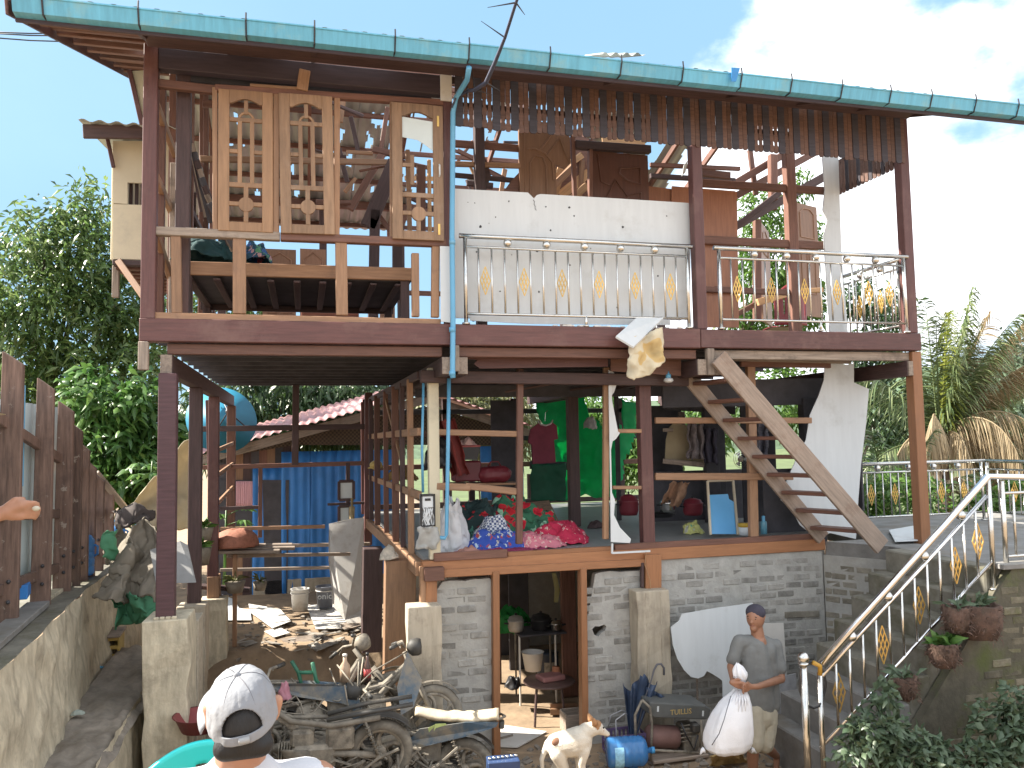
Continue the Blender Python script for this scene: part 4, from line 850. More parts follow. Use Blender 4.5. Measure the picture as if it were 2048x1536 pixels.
# the basement behind: rear brick wall, side, so the room is closed and dark
wall_core('rear_brick_wall', [(2.2, 4.8, -.1), (6.05, 4.8, -.1), (6.05, 4.8, 2.0), (2.2, 4.8, 2.0)], cement)
plate('side_brick_wall', [(6.06, LY+.1, -.1), (6.06, 4.8, -.1), (6.06, 4.8, 2.0), (6.06, LY+.1, 2.0)], (.09, 0, 0), cement, house)
for x, y, w, m in ((2.55, 3.0, .16, darkwood), (3.35, 2.2, .2, redwood), (3.05, 3.6, .3, soot_shade), (2.75, 4.4, .9, soot_shade)): vbar('basement_board', x, y, .0, 1.95, w, .05, m, house)
for y in (1.6, 3.0, 4.4): bar('under_joist', (1.15, y, 1.9), (6.0, y, 1.9), .1, .06, darkwood, house)
def pier(x0, x1, y0, y1, z0, z1, m=concrete, rough=.012, name='pier'):
    b = MB(); rnd = random.Random(x0*100); n = 9
    ring = lambda z: [(x0+rnd.uniform(-rough, rough), y0+rnd.uniform(-rough, rough), z), (x1+rnd.uniform(-rough, rough), y0+rnd.uniform(-rough, rough), z), (x1+rnd.uniform(-rough, rough), y1, z), (x0+rnd.uniform(-rough, rough), y1, z)]
    rs = [ring(z0+(z1-z0)*k/n) for k in range(n+1)]; b.v = [p for r in rs for p in r]
    for k in range(n):
        for j in range(4): a = k*4+j; c = k*4+(j+1) % 4; b.f.append((a, c, c+4, a+4))
    b.f.append((n*4, n*4+1, n*4+2, n*4+3)); b.f.append((3, 2, 1, 0))
    o = b.build(name, m, house)
    bv = o.modifiers.new('edge', 'BEVEL'); bv.width = .012; bv.segments = 2
    return o
def formed_pier(*a, **k):
    o = pier(*a, **k); x0, x1, y0 = a[0], a[1], a[2]
    for t in (.28, .72): bar('board_mark', (x0+(x1-x0)*t, y0-.002, a[4]+.1), (x0+(x1-x0)*t, y0-.002, a[5]-.02), .008, .008, concrete, o)
    return o
formed_pier(PY(817, 1300, .33).x, PY(884, 1300, .33).x, .33, .59, -.1, 1.66); formed_pier(PY(1276, 1300, .36).x, PY(1343, 1300, .36).x, .36, .59, -.1, 1.65)
pr0 = pier(-1.37, -.99, -.10, .36, -.1, 1.79, plaster, .02); vbar('pier_skirt', -1.17, .62, -.1, 1.66, .4, .4, concrete, house)
for px_, py_, yy, x0, x1, z1, m in ((0, 0, 1.9, -1.35, -1.05, 1.55, concrete), (0, 0, 3.9, -1.34, -1.0, 1.25, plaster)): pier(x0, x1, yy-.15, yy+.15, -.1, z1, m)
carpm = mat('dull_maroon_post', (.075, .036, .04), .6, .25, 3, (14, 14, 1.2), .25, chip=(.25, .18, .15), chip_at=.75, chip_scale=14)
for y, m in ((.02, maroon), (2.0, darkwood), (3.95, maroon), (RB, redwood)):
    vbar('carport_post', -1.2, y, 1.78 if y < 1 else 1.5 if y < 3 else 1.2, 4.0, .155 if y < 1 else .14, .14, carpm if y < 1 else m, house)
for k in range(4): boxy('packing_stone', (-1.27+k*.05, -.06, 1.80), (.045, .03, .025), plaster, house)
pb('brick_column', 742, 1300, 745, 1095, 3.0, 38, .3, darkwood); pb('brick_column', 797, 1372, 800, 1118, 1.4, 60, .25, tan); pb('brick_column', 430, 1290, 428, 1150, 4.0, 22, .3, tan)
for z, a, c2 in ((.35, 3.0, 4.8), (.35, .95, 2.2)): pass
# framing across the back of the carport
for x1, y1, x2, y2, w, d, m in ((430, 1105, 420, 800, 17, .1, maroon), (590, 930, 592, 770, 13, .1, darkwood), (736, 1090, 737, 785, 15, .12, maroon), (695, 1085, 696, 925, 8, .06, darkwood), (520, 1075, 521, 935, 8, .06, redwood)):
    pb('rear_frame_post', x1, y1, x2, y2, 6.2, w, d, m)
for x1, y1, x2, y2, w, m in ((405, 858, 735, 853, 11, darkwood), (405, 935, 740, 926, 9, redwood), (425, 1018, 522, 1014, 7, darkwood), (655, 1009, 735, 1005, 5, darkwood), (480, 1093, 740, 1088, 7, greywood), (440, 1058, 650, 1053, 7, tan), (440, 1140, 665, 1135, 6, greywood)):
    pb('rear_frame_rail', x1, y1, x2, y2, 6.2 if y1 < 1040 else 5.6, w, .05, m)
for z, x in ((3.35, -1.2), (3.0, -1.2), (2.6, -1.2)): bar('carport_rail', (x+.03, 3.95, z-.1), (x+.03, RB, z), .06, .04, tan, house, side=(1, 0, 0))
# ---- inner wooden staircase from the terrace to the balcony
st = newobj('staircase', None, house, Matrix.Translation((5.4, .2, 2.04))) if False else None
nb, nt_ = V((6.33, -.1, 2.05)), V((4.36, -.1, 4.19)); fb_, ft_ = V((6.02, .53, 2.09)), V((4.30, .53, 4.06))
ns = bar('staircase', nb, nt_, .205, .045, stairwood, house, side=(0, 1, 0), ch=.006)
bar('stringer', fb_, ft_, .18, .045, stairwood, ns, side=(0, 1, 0))
for k in range(9):
    t = (k+.75)/9.6; a, c = nb.lerp(nt_, t), fb_.lerp(ft_, t); a.z = c.z = (a.z+c.z)/2
    bar('tread', a+V((-.0, .025, 0)), c+V((.0, -.025, 0)), .042, .20, redwood, ns, side=(1, 0, 0))
# ================================================================== terrace, outer stair, railings
TZ = 2.04
terr = thing('terrace', (8, 0, 0), 'raised concrete terrace with brick sides right of the house', 'terrace')
b = MB(); b.prism([(6.10, .60, TZ), (6.50, .0, TZ), (6.50, -1.60, TZ), (11, -1.60, TZ), (13, 2.6, TZ), (7.0, 2.6, TZ), (6.95, .6, TZ)], (0, 0, -.16)); b.build('slab', slabgrey, terr)
p0, p1 = V((6.07, .61, 0)), V((6.49, -.0, 0)); ux = (p1-p0).normalized(); nrm = ux.cross(V((0, 0, 1)))
lc = plate('landing_wall', [p0+V((0, 0, -.1)), p1+V((0, 0, -.1)), p1+V((0, 0, 1.88)), p0+V((0, 0, 1.88))], -nrm*.15, cement, terr)
brick_wall(lc, p0, ux, (p1-p0).length, 1.86, brickdark, seed=5, blen=.19)
lc2 = plate('landing_wall', [(6.50, .0, -.1), (7.05, .0, -.1), (7.05, .0, 1.88), (6.50, .0, 1.88)], (0, .15, 0), cement, terr)
brick_wall(lc2, (6.51, .0, 0), (1, 0, 0), .5, 1.86, brickdark, seed=6, blen=.19)
steps = thing('outer_stair', (5.4, -.9, 0), 'steep concrete steps with damp mossy sides climbing to the terrace', 'steps')
N = 8; sx0, sx1, z0s = 4.66, 6.50, .16
for i in range(N):
    xa = sx0+(sx1-sx0)*i/N; zt = z0s+(TZ-z0s)*(i+1)/N; dx = (sx1-sx0)/N
    b = MB(); b.v, b.f = chbox(sx1-xa if i == N-1 else dx+.02, 1.36, zt-.0+.1, .015)
    b.v = [(x+xa+(dx+.02)/2, y-.88, z+(zt-.1)/2) for x, y, z in b.v]; b.build('step', mossslab if i > 2 else slabgrey, steps)
wallm = thing('mossy_wall', (7.5, -1.6, 0), 'dark mossy brick wall below the stair rail', 'wall')
prof = [(sx0+.35, -.1), (11, -.1), (11, TZ), (6.5, TZ), (6.35, TZ-.15), (sx0+.3, .25)]
wc = plate('core', [(x, -1.575, z) for x, z in prof], (0, -.09, 0), mossm, wallm)
brick_wall(wc, (sx0+.4, -1.667, 0), (1, 0, 0), 3.6, 2.02, mossb, seed=8, blen=.23, inside=lambda x, z, L: z+.06 < (.2+(x-.15)*1.0 if x+sx0+.4 < 6.42 else 1.97))
bar('coping', (6.36, -1.62, TZ+.02), (11, -1.62, TZ+.02), .05, .16, slabgrey, wallm)
RY_ = -1.6
rail = thing('stair_railing', (5.4, RY_, .5), 'polished stainless stair railing with gold lattice ornaments and steel balls', 'railing')
def T(u): return V((4.43+(6.36-4.43)*u, RY_, 0))
def zt(u, a, c): return a+(c-a)*u
steelb = mat('bright_polished_steel', (.75, .75, .76), .14, .05, 3, bump=.02, metal=1.0, rand=.03)
b = MB(); b.tube([PY(1642, 1328, RY_), PY(1975, 953, RY_), PY(2048, 955, RY_)+V((.02, 0, 0)), (10.5, RY_, 2.86)], .032, 12); b.build('handrail', steelb, rail, True)
b = MB(); b.tube([PY(1644, 1352, RY_), PY(1973, 992, RY_)], .02, 10); b.build('rail', steelb, rail, True)
b = MB(); b.tube([PY(1640, 1497, RY_), PY(1982, 1126, RY_)], .016, 10); b.build('rail', steelb, rail, True)
p = PY(1607, 1330, RY_-.03)
b = MB(); b.tube([(p.x, p.y, .15), (p.x, p.y, p.z)], .031, 12); b.tube([(p.x, p.y, p.z), (p.x, p.y, p.z+.02)], .045, 12); b.build('newel', steel, rail, True)
b = MB(); b.ball((p.x, p.y, p.z+.06), .05, 12); b.build('ball', steel, rail, True)
for a, c in (((1639, 1345), (1637, 1600)), ((1976, 955), (1990, 1180)), ((2003, 962), (2012, 1135))):
    q1, q2 = PY(*a, RY_), PY(*c, RY_); b = MB(); b.tube([q1, (q1.x, RY_, q2.z)], .024, 10); b.tube([(q1.x, RY_, q2.z), (q1.x, RY_, q2.z+.02)], .045, 12); b.build('railing_post', steel, rail, True)
nB = 12
for i in range(1, nB+1):
    t = i/(nB+1); q1 = PY(1644, 1352, RY_).lerp(PY(1973, 992, RY_), t); q2 = PY(1640, 1497, RY_).lerp(PY(1982, 1126, RY_), t)
    xx = q1.x; zz = q2.z+(xx-q2.x)*.8
    b = MB(); b.tube([(xx, RY_, q1.z), (xx, RY_, zz)], .0125, 8); b.build('baluster', steel, rail, True)
    if i % 3 == 2 or i == 1: pass
for t in (.1, .35, .565, .79, .97):
    if t == .97: t = .93
    q1 = PY(1644, 1352, RY_).lerp(PY(1973, 992, RY_), t+.0); q2 = PY(1640, 1497, RY_).lerp(PY(1982, 1126, RY_), t)
    ornament(rail, (q1+q2)/2+V((.0, 0, .0)), V((1, 0, 0)), .125, .34)
for t in (.17, .38, .60, .83): b = MB(); q = PY(1643, 1340, RY_).lerp(PY(1974, 972, RY_), t); b.ball(q, .045, 10); b.build('ball', steel, rail, True)
b = MB(); c = p+V((.1, .02, -.18)); b.tube([c+V((.13*math.cos(a*.42), .01*math.sin(a), .2*math.sin(a*.42))) for a in range(15)], .011, 8, closed=True); b.build('hose_loop', black, rail, True)
b = MB(); b.tube([PY(1626, 1325, RY_-.06), PY(1640, 1332, RY_-.06), PY(1640, 1350, RY_-.05)], .02, 8); b.build('tape', mat('yellow_tape', (.5, .28, .04), .6), rail, True)
def level_railing(name, label, a, c, n, orn, balls):
    t = thing(name, a, label, 'railing'); railing('handrail', a, c, n, orn, balls, t, top=.86, sub=.74, low=.12, leg=.5); return t
level_railing('terrace_railing', 'stainless railing with gold ornaments along the far edge of the terrace', (7.5, 1.75, TZ), (9.6, 1.75, TZ), 15, (1, 4, 7, 10, 13), (.15, .4, .6, .8))
level_railing('terrace_railing', 'short stainless railing at the right end of the terrace beside the palm', (9.7, 1.75, TZ), (9.9, -1.5, TZ), 18, (2, 6, 10, 14), (.2, .5, .8))
tr = newobj('level_part', None, rail, Matrix.Identity(4)) if False else None
for i in range(9):
    xx = 6.62+i*.14; b = MB(); b.tube([(xx, RY_, TZ+.1), (xx, RY_, TZ+.70)], .0125, 8); b.build('baluster', steel, rail, True)
for zz in (.1, .70): b = MB(); b.tube([(6.5, RY_, TZ+zz), (9.5, RY_, TZ+zz)], .015, 8); b.build('rail', steel, rail, True)
ornament(rail, (6.83, RY_, TZ+.42), V((1, 0, 0)), .12, .32)
plate('white_board_scrap', [PZ(x, y, TZ+.03) for x, y in ((1778, 1062), (1836, 1052), (1836, 1082), (1790, 1084))], (0, 0, .015), white)
tag(bpy.data.objects['white_board_scrap'], 'flat white board scrap lying on the terrace behind the wooden stair foot', 'board')
# ================================================================== left retaining wall, ledge and plank fence
rw = thing('retaining_wall', (-2.2, 0, 1), 'rough cast retaining wall along the left edge under the plank fence', 'wall')
b = MB(); rnd = random.Random(3)
b.grid(lambda u, v: V((-1.86-.24*sstep(-2.6, 1.8, -2.9+u*9)-.0+(.16*(1-v)), -2.9+u*9, .0+1.93*v))+V((.035*mnoise.noise(V((u*22, v*7, 0)))+.02*mnoise.noise(V((u*60, v*16, 5))), 0, 0)), 150, 34)
b.build('face', plaster, rw, True)
b = MB(); b.grid(lambda u, v: V((-1.86-.24*sstep(-2.6, 1.8, -2.9+u*9)-.035*(1 if v > 0 else 0)-v*2.6+.02*mnoise.noise(V((u*22, 7, 0))), -2.9+u*9, 1.93+.012*mnoise.noise(V((u*20, v*6, 1)))+.05*v)), 90, 20)
b.build('top', mossslab, rw, True)
bar('kerb', (-2.02, -2.9, 1.965), (-2.26, .1, 1.965), .05, .18, slabgrey, rw, side=(1, 0, 0)); bar('broken_kerb', (-2.30, .35, 1.95), (-2.33, 1.6, 1.95), .04, .10, plaster, rw, side=(1, 0, 0))
ledge = thing('ledge', (-1.6, 0, .5), 'low earthy concrete ledge between the retaining wall and the house pier', 'ledge')
b = MB()
b.grid(lambda u, v: V((-1.98+.55*u+.02*mnoise.noise(V((v*9, u*3, 2))), -2.6+v*4.6, 1.0+.1*sstep(.5, 1, v)+.05*mnoise.noise(V((u*5, v*14, 0)))+.02*mnoise.noise(V((u*14, v*40, 0)))-.08*sstep(.8, 1, u))), 16, 90)
b.build('top', mat('ledge_dirt', (.23, .2, .165), .95, .3, 7, bump=.8, fine=18, rand=0, dirt=(.15, .125, .095), dirt_at=.5, dirt_scale=2.5), ledge, True)
b = MB(); b.grid(lambda u, v: V((-1.43+.025*mnoise.noise(V((u*30, v*8, 0)))-.05*v, -2.6+u*4.6, .0+1.0*v)), 80, 12); b.build('face', plaster, ledge, True)
fence = thing('plank_fence', (-2.35, 1, 2), 'weathered brown plank fence on top of the retaining wall', 'fence')
plank_m = mat('weathered_fence_plank', (.155, .098, .075), .8, .4, 3, (14, 14, 1.2), .5, chip=(.3, .25, .21), chip_at=.62, chip_scale=7, dirt=(.09, .06, .05), dirt_at=.5)
for i, (y, zt_, w) in enumerate(((-1.55, 4.2, .2), (-.62, 4.08, .2), (.22, 3.93, .185), (.88, 3.75, .185), (1.22, 3.56, .18), (1.52, 3.36, .17), (1.82, 3.16, .16), (2.2, 3.0, .16), (2.7, 2.85, .16))):
    b = MB(); xr = -2.205; w -= .035; pts = [(xr-w-.01, 1.80), (xr, 1.80), (xr, zt_-.06), (xr-w*.5, zt_+.0), (xr-w+.01, zt_+.05)]
    b.prism([(px_, y, pz) for px_, pz in pts], (0, .055, 0)); o = b.build('plank', plank_m, fence, M=Matrix.Translation((xr, y, 3)))
    bv = o.modifiers.new('edge', 'BEVEL'); bv.width = .006
    for zz in (2.12, 2.28): b = MB(); b.ball((xr-w*.4, y-.004, zz), .017, 6); b.build('bolt', iron, o)
for z, z2 in ((2.2, 2.1), (2.85, 2.55), (3.8, 2.85)): bar('rail', (-2.33, -2.2, z+.08), (-2.33, 2.7, z2), .09, .05, plank_m, fence, side=(1, 0, 0))
bar('brace', PY(192, 945, 2.5), PY(252, 1018, 2.9), .07, .05, greywood, fence)
fsheet = mat('pale_blue_sheet', (.5, .6, .62), .5, .08, 3, bump=.05, rand=.05)
corr('backing_sheet', (-2.43, -2.2, 2.0), (0, 3.4, 0), (0, 0, 1.75), 15, .012, fsheet, fence, None, 4)
for y, z0, z1 in ((.02, 3.6, 4.0), (.12, 3.0, 3.9), (.98, 2.2, 3.6)): vbar('blue_strip', -2.43, y, z0, z1, .05, .02, bluepipe, fence)
boxy('blue_scrap', (-2.33, -.05, 2.12), (.08, .3, .12), bluesheet, fence, .2)
# ================================================================== the neighbour's house
nbh = thing('neighbour_house', (1, 8.5, .5), 'low neighbour house with blue sheet wall and faded red roof behind the carport', 'house')
NY = 8.0
def npt(x, y, dy=0): return PY(x, y, NY+dy)
x0, x1 = npt(540, 1000).x, npt(1045, 1000).x; zb = .45
for i in range(6):
    xa = npt(505, 1000).x+i*.52; zt_ = 3.15 if xa > npt(580, 900).x-.2 else 3.1
    if i == 5: break
    corr('wall_sheet', (xa, NY-.02*(i % 2), zb), (.53, 0, 0), (0, 0, 2.72 if i else 2.45), 3, .016, bluesheet, nbh, None, 10, wobble=.03)
corr('wall_sheet', (npt(960, 900).x, NY, zb), (.9, 0, 0), (0, 0, 2.75), 4, .014, bluesheet, nbh, None, 10, wobble=.04)
weave = checker('bamboo_weave', (.12, .085, .055), (.055, .04, .03), 26)
plate('woven_gable', [npt(x, y, .04) for x, y in ((440, 915), (730, 835), (860, 812), (1035, 866), (1035, 890), (590, 890))], (0, .04, 0), weave, nbh)
for i in range(11):
    xx = npt(430+i*16, 950, .03).x; vbar('wall_board', xx, NY+.06, .45, npt(430+i*16, 906-4*i, .03).z-.12, .145, .025, random.choice((redwood, darkwood, tan, soot_shade)), nbh)
plate('door_dark_panel', [npt(x, y, -.03) for x, y in ((525, 960), (578, 960), (574, 1200), (530, 1200))], (0, .02, 0), soot_shade, nbh)  # dark panels paint the unlit interior of door and window
plate('window_dark_panel', [npt(x, y, .02) for x, y in ((430, 960), (520, 960), (520, 1060), (430, 1060))], (0, .02, 0), soot_shade, nbh)
bar('fascia', npt(395, 922, -.35), npt(862, 796, -.35), .17, .03, greywood, nbh); bar('fascia', npt(862, 800, -.3), npt(1060, 868, -.3), .17, .03, greywood, nbh)
a, c, e = npt(390, 910, -.45), npt(862, 782, -.45), npt(1065, 852, -.45)
corr('roof_sheet', a, c-a, (0, 5, .45), 26, .02, redroof, nbh, None, 4); corr('roof_sheet', c, e-c, (0, 5, .45), 14, .02, redroof, nbh, None, 4)
for z0, z1, xx in ((.45, 2.6, 3.35), (.45, 2.6, 4.6)): vbar('wall_post', xx, NY+.3, z0, z1, .12, .1, darkwood, nbh)
bar('low_wall', (-.9, NY+.02, .62), (4.5, NY+.02, .62), .3, .1, concrete, nbh)
dish = thing('satellite_dish', PY(445, 845, 7.5), 'blue satellite dish lettered NET on the neighbour roof edge', 'satellite dish')
dc = PY(440, 845, 7.6); dn = V((.30, -.9, .28)).normalized(); D = frame(dc-dn*.1, dc+dn*.1, (0, 0, 1))
Dm = D @ Matrix.Rotation(math.pi/2, 4, 'Y')
tealdish = mat('teal_dish', (.035, .26, .42), .5, .15, 3, bump=.04, dirt=(.06, .26, .33), dirt_at=.55)
b = MB(); R = .62; b.lathe([(R*t, .16*t*t) for t in (0.001, .15, .3, .45, .6, .75, .9, 1)], Dm, 32); b.build('bowl', tealdish, dish, True, solid=.008)
rr = (Dm.to_3x3() @ V((1, 0, 0))); uu = V((0, 0, 1)); fc = dc+dn*.0
ray_ = (dc-CAM).normalized(); rt_ = ray_.cross(uu).normalized(); nn = dn
tx_ = uu.cross(dn).normalized(); ty_ = dn.cross(tx_)
text('lettering', 'NET', dc+tx_*.20+ty_*.29+dn*.10, tx_, ty_, .19, mat('pale_lettering', (.7, .62, .55), .6), dish); text('lettering', 'YM', dc+tx_*.05+ty_*.1+dn*.06, tx_, ty_, .14, mat('faint_lettering', (.05, .13, .2), .6), dish)
b = MB(); b.tube([dc-tx_*.3-ty_*.5+dn*.12, dc+dn*.62], .012, 6); b.tube([dc+tx_*.5-ty_*.2+dn*.12, dc+dn*.62], .012, 6); b.tube([dc+ty_*.5+dn*.12, dc+dn*.62], .012, 6); b.ball(dc+dn*.62, .05, 8); b.build('feed_arm', iron, dish)
b = MB(); b.tube([dc-dn*.05, dc-dn*.15-V((0, 0, .3)), (dc.x, dc.y+.2, 3.0)], .03, 8); b.build('mast', iron, dish)
# ================================================================== plants
NR = np.random.default_rng(11)
def leaves_mesh(pos, dirs, L, Wd, m, name, droop=.25):
    """folded leaves: pos (n,3), dirs (n,3) growing directions, lengths L, widths Wd"""
    n = len(pos); d = dirs/np.linalg.norm(dirs, axis=1, keepdims=True)
    up = np.tile([0, 0, 1.0], (n, 1))+NR.normal(0, .45, (n, 3)); s = np.cross(d, up); s /= np.linalg.norm(s, axis=1, keepdims=True)+1e-9
    u = np.cross(s, d); L = np.broadcast_to(np.asarray(L, float), (n,))[:, None]; Wd = np.broadcast_to(np.asarray(Wd, float), (n,))[:, None]
    g = np.array([0, 0, -1.0])
    p0 = pos; pm = pos+d*L*.5+u*L*.06; tip = pos+d*L+g*L*droop
    l = pos+d*L*.45+s*Wd*.5+g*L*droop*.25-u*L*.02; r = pos+d*L*.45-s*Wd*.5+g*L*droop*.25-u*L*.02
    vs = np.stack([p0, l, tip, r, pm], 1).reshape(-1, 3)
    base = (np.arange(n)*5)[:, None]
    fs = np.concatenate([base+np.array([[0, 4, 1]]), base+np.array([[1, 4, 2]]), base+np.array([[0, 3, 4]]), base+np.array([[4, 3, 2]])], 1).reshape(-1, 3)
    me = bpy.data.meshes.new(name); me.vertices.add(len(vs)); me.vertices.foreach_set('co', vs.ravel())
    me.loops.add(fs.size); me.loops.foreach_set('vertex_index', fs.ravel().astype(np.int32))
    me.polygons.add(len(fs)); me.polygons.foreach_set('loop_start', np.arange(0, fs.size, 3, dtype=np.int32)); me.polygons.foreach_set('loop_total', np.full(len(fs), 3, np.int32))
    me.materials.append(m); me.update(calc_edges=True); me.validate(); return me
def strips_mesh(pos, dirs, L, W, droop, m, name, seg=5):
    """narrow hanging leaflets: ribbons that follow a drooping curve and taper to the tip"""
    n = len(pos); d = dirs/np.linalg.norm(dirs, axis=1, keepdims=True); L = np.asarray(L, float)[:, None]
    s = np.cross(d, np.array([0, 0, 1.0])+NR.normal(0, .35, (n, 3))); s /= np.linalg.norm(s, axis=1, keepdims=True)+1e-9
    vs = []
    for k in range(seg+1):
        t = k/seg; c = pos+d*L*(t-.28*t*t)+np.array([0, 0, -1.0])*L*droop*t**1.8; w = W*(1-t)**.6*min(1, .4+t*4)*.5
        vs += [c+s*w, c-s*w]
    vs = np.stack(vs, 1).reshape(-1, 3); q = np.array([[2*k, 2*k+1, 2*k+3, 2*k+2] for k in range(seg)])
    fs = (np.arange(n)*(2*seg+2))[:, None, None]+q[None]; fs = fs.reshape(-1, 4)
    me = bpy.data.meshes.new(name); me.vertices.add(len(vs)); me.vertices.foreach_set('co', vs.ravel())
    me.loops.add(fs.size); me.loops.foreach_set('vertex_index', fs.ravel().astype(np.int32))
    me.polygons.add(len(fs)); me.polygons.foreach_set('loop_start', np.arange(0, fs.size, 4, dtype=np.int32)); me.polygons.foreach_set('loop_total', np.full(len(fs), 4, np.int32))
    me.materials.append(m); me.update(calc_edges=True); me.validate(); return me
def crown(lobes, nclump, per, L, W, m, name, parent, droop=.3, spread=.35, hang=.2):
    """lobes: (centre, radii). clumps sit mostly in the outer shell of the lobes, leaves radiate from each clump"""
    vol = np.array([l[1][0]*l[1][1]*l[1][2] for l in lobes])**.67; pick = NR.choice(len(lobes), nclump, p=vol/vol.sum())
    C_ = np.array([l[0] for l in lobes])[pick]; R_ = np.array([l[1] for l in lobes])[pick]
    d = NR.normal(0, 1, (nclump, 3)); d /= np.linalg.norm(d, axis=1, keepdims=True); rad = NR.uniform(.25, 1.08, (nclump, 1))**.5
    cen = C_+d*R_*rad
    pos = np.repeat(cen, per, 0); od = np.repeat(d, per, 0)
    dirs = NR.normal(0, 1, (len(pos), 3))+od*.7+np.array([0, 0, -hang]); pos = pos+NR.normal(0, spread*.45, pos.shape)
    me = leaves_mesh(pos, dirs, L*NR.uniform(.6, 1.25, len(pos)), W*NR.uniform(.7, 1.2, len(pos)), m, name, droop)
    return newobj(name, me, parent)
barkm = mat('bark', (.12, .09, .065), .9, .35, 6, (2, 2, .5), .6)
def tree(name, label, base, lobes, nclump, per, L, W, m, droop=.3, spread=.35, trunk=.16, group=None, hang=.2):
    t = thing(name, base, label, 'tree', group); base = V(base)
    top = V(lobes[0][0]); b = MB(); mid = base.lerp(top, .5)+V((.25, .1, 0))
    b.tube([base, base.lerp(mid, .5)+V((.08, 0, 0)), mid, top], [trunk, trunk*.8, trunk*.55, trunk*.15], 9); tr_ = b.build('trunk', barkm, t, True)
    for k, l in enumerate(lobes):
        b = MB(); s = mid if k % 2 else base.lerp(mid, .7); e = V(l[0]); b.tube([s, s.lerp(e, .5)+V((.1*math.sin(k), .1, .15)), e], [trunk*.42, trunk*.28, trunk*.1], 6); b.build('limb', barkm, t, True)
    crown(lobes, nclump, per, L, W, m, 'crown', t, droop, spread, hang); return t
gl1 = leafmat('mango_leaf', [(.055, .10, .03), (.085, .15, .042), (.125, .2, .058), (.2, .265, .095)], .52, .3)
gl2 = leafmat('bright_leaf', [(.05, .12, .015), (.09, .18, .03), (.13, .24, .04)], .4)
gl3 = leafmat('dark_leaf', [(.025, .06, .02), (.045, .09, .028), (.075, .13, .04)], .3, .36)
gl4 = leafmat('broad_leaf', [(.045, .12, .025), (.08, .18, .04), (.14, .25, .06)], .35, .38)
gl5 = leafmat('dry_bamboo_leaf', [(.17, .16, .06), (.13, .16, .05), (.24, .22, .10)], .4)
gl6 = leafmat('grey_green_leaf', [(.065, .105, .06), (.095, .14, .08), (.13, .18, .105)], .25, .4)
def lob(x, y, Yv, rx, ry, rz): p = PY(x, y, Yv); return ((p.x, p.y, p.z), (rx, ry, rz))
tree('mango_tree', 'tall dense mango tree with glossy leaves left of the house', (-6.6, 11.5, -.2), [lob(110, 640, 11.5, 1.9, 1.6, 1.7), lob(60, 560, 11.2, 1.3, 1.2, 1.2), lob(165, 520, 11.3, 1.0, 1.0, 1.3), lob(175, 420, 11.5, .55, .6, .75), lob(95, 470, 11.4, .8, .7, .7), lob(20, 700, 11, 1.3, 1.2, 1.4), lob(235, 600, 11, .9, .9, 1.5), lob(240, 760, 10.5, 1.0, 1, 1.1), lob(130, 800, 10.8, 1.4, 1.2, 1.0), lob(40, 880, 10.8, 1.4, 1.2, .9), lob(300, 640, 12, 1.2, 1, 1.4), lob(500, 590, 13, 1.0, 1, .7), lob(410, 620, 13, 1.1, 1, .9)], 1180, 11, .26, .07, gl1, .35, .35)
tree('broadleaf_tree', 'lighter green broad leaved small tree just beyond the fence end', (-4.7, 8.8, .2), [lob(215, 900, 8.8, .9, .8, .8), lob(250, 820, 8.8, .7, .6, .6), lob(200, 800, 8.9, .8, .6, .5), lob(265, 960, 8.6, .8, .6, .6), lob(170, 960, 9, .9, .7, .6), lob(300, 880, 9, .6, .5, .7)], 330, 9, .30, .12, gl4, .4, .32, .08)
tree('mango_tree', 'dark drooping mango tree rising behind the neighbour roof', (1.2, 14, 0), [lob(560, 820, 14, 2.2, 1.3, 1.1), lob(680, 800, 14, 1.6, 1.2, 1.2), lob(470, 850, 14.3, 1.5, 1, .9), lob(720, 850, 13.8, 1.2, 1, .7)], 560, 11, .36, .07, gl3, .55, .35, .18, hang=.9)
tree('bamboo_clump', 'pale yellowish bamboo foliage behind the neighbour gable', (4.8, 15, 0), [lob(950, 830, 15, 1.6, .8, 1.1), lob(880, 800, 15.5, 1.2, .8, .7), lob(1010, 850, 15, 1.0, .8, 1.0)], 420, 10, .34, .035, gl5, .5, .4, .06, hang=.8)
tree('light_green_tree', 'bright light green tree seen through the open balcony rooms', (9.4, 12, -.5), [lob(1540, 520, 12, 1.0, .9, 1.1), lob(1525, 430, 12, .55, .6, .7), lob(1590, 600, 12, 1.0, .9, .9), lob(1500, 610, 12, .8, .8, .8), lob(1610, 470, 12.3, .5, .6, .6), lob(1600, 375, 12.5, .3, .3, .35), lob(1560, 790, 11, 1.2, .9, .9), lob(1400, 850, 11, 1.0, .9, .9)], 650, 11, .24, .075, gl2, .35, .3, .12)
tree('low_green_tree', 'low bright green bush behind the green tarps of the lower room', (6.8, 11, 0), [lob(1240, 870, 11, 1.3, .8, .8), lob(1180, 840, 11.5, .8, .8, .7), lob(1265, 930, 10.5, .6, .6, .5)], 260, 10, .26, .07, gl2, .35, .35, .08)
tree('dark_green_tree', 'dark green tree between the torn white sheet and the palm', (13.2, 12, -1.5), [lob(1770, 800, 12, 1.2, 1, 1.4), lob(1750, 700, 12, .6, .6, .8), lob(1840, 870, 12.5, 1.3, 1, 1.0), lob(1720, 600, 12.5, .5, .5, .6), lob(1790, 620, 13, .6, .5, .5), lob(1760, 930, 11, 1.2, .8, .6)], 420, 11, .3, .08, gl3, .4, .32, .12)
tree('far_tree', 'hazy rounded tree far behind the palm at the right edge', (23, 30, -2), [lob(2010, 780, 30, 2.2, 2, 2.2), lob(2060, 740, 31, 2.5, 2, 2.6), lob(1960, 830, 29, 2, 2, 1.6)], 420, 10, .5, .2, gl6, .3, .5, .2)
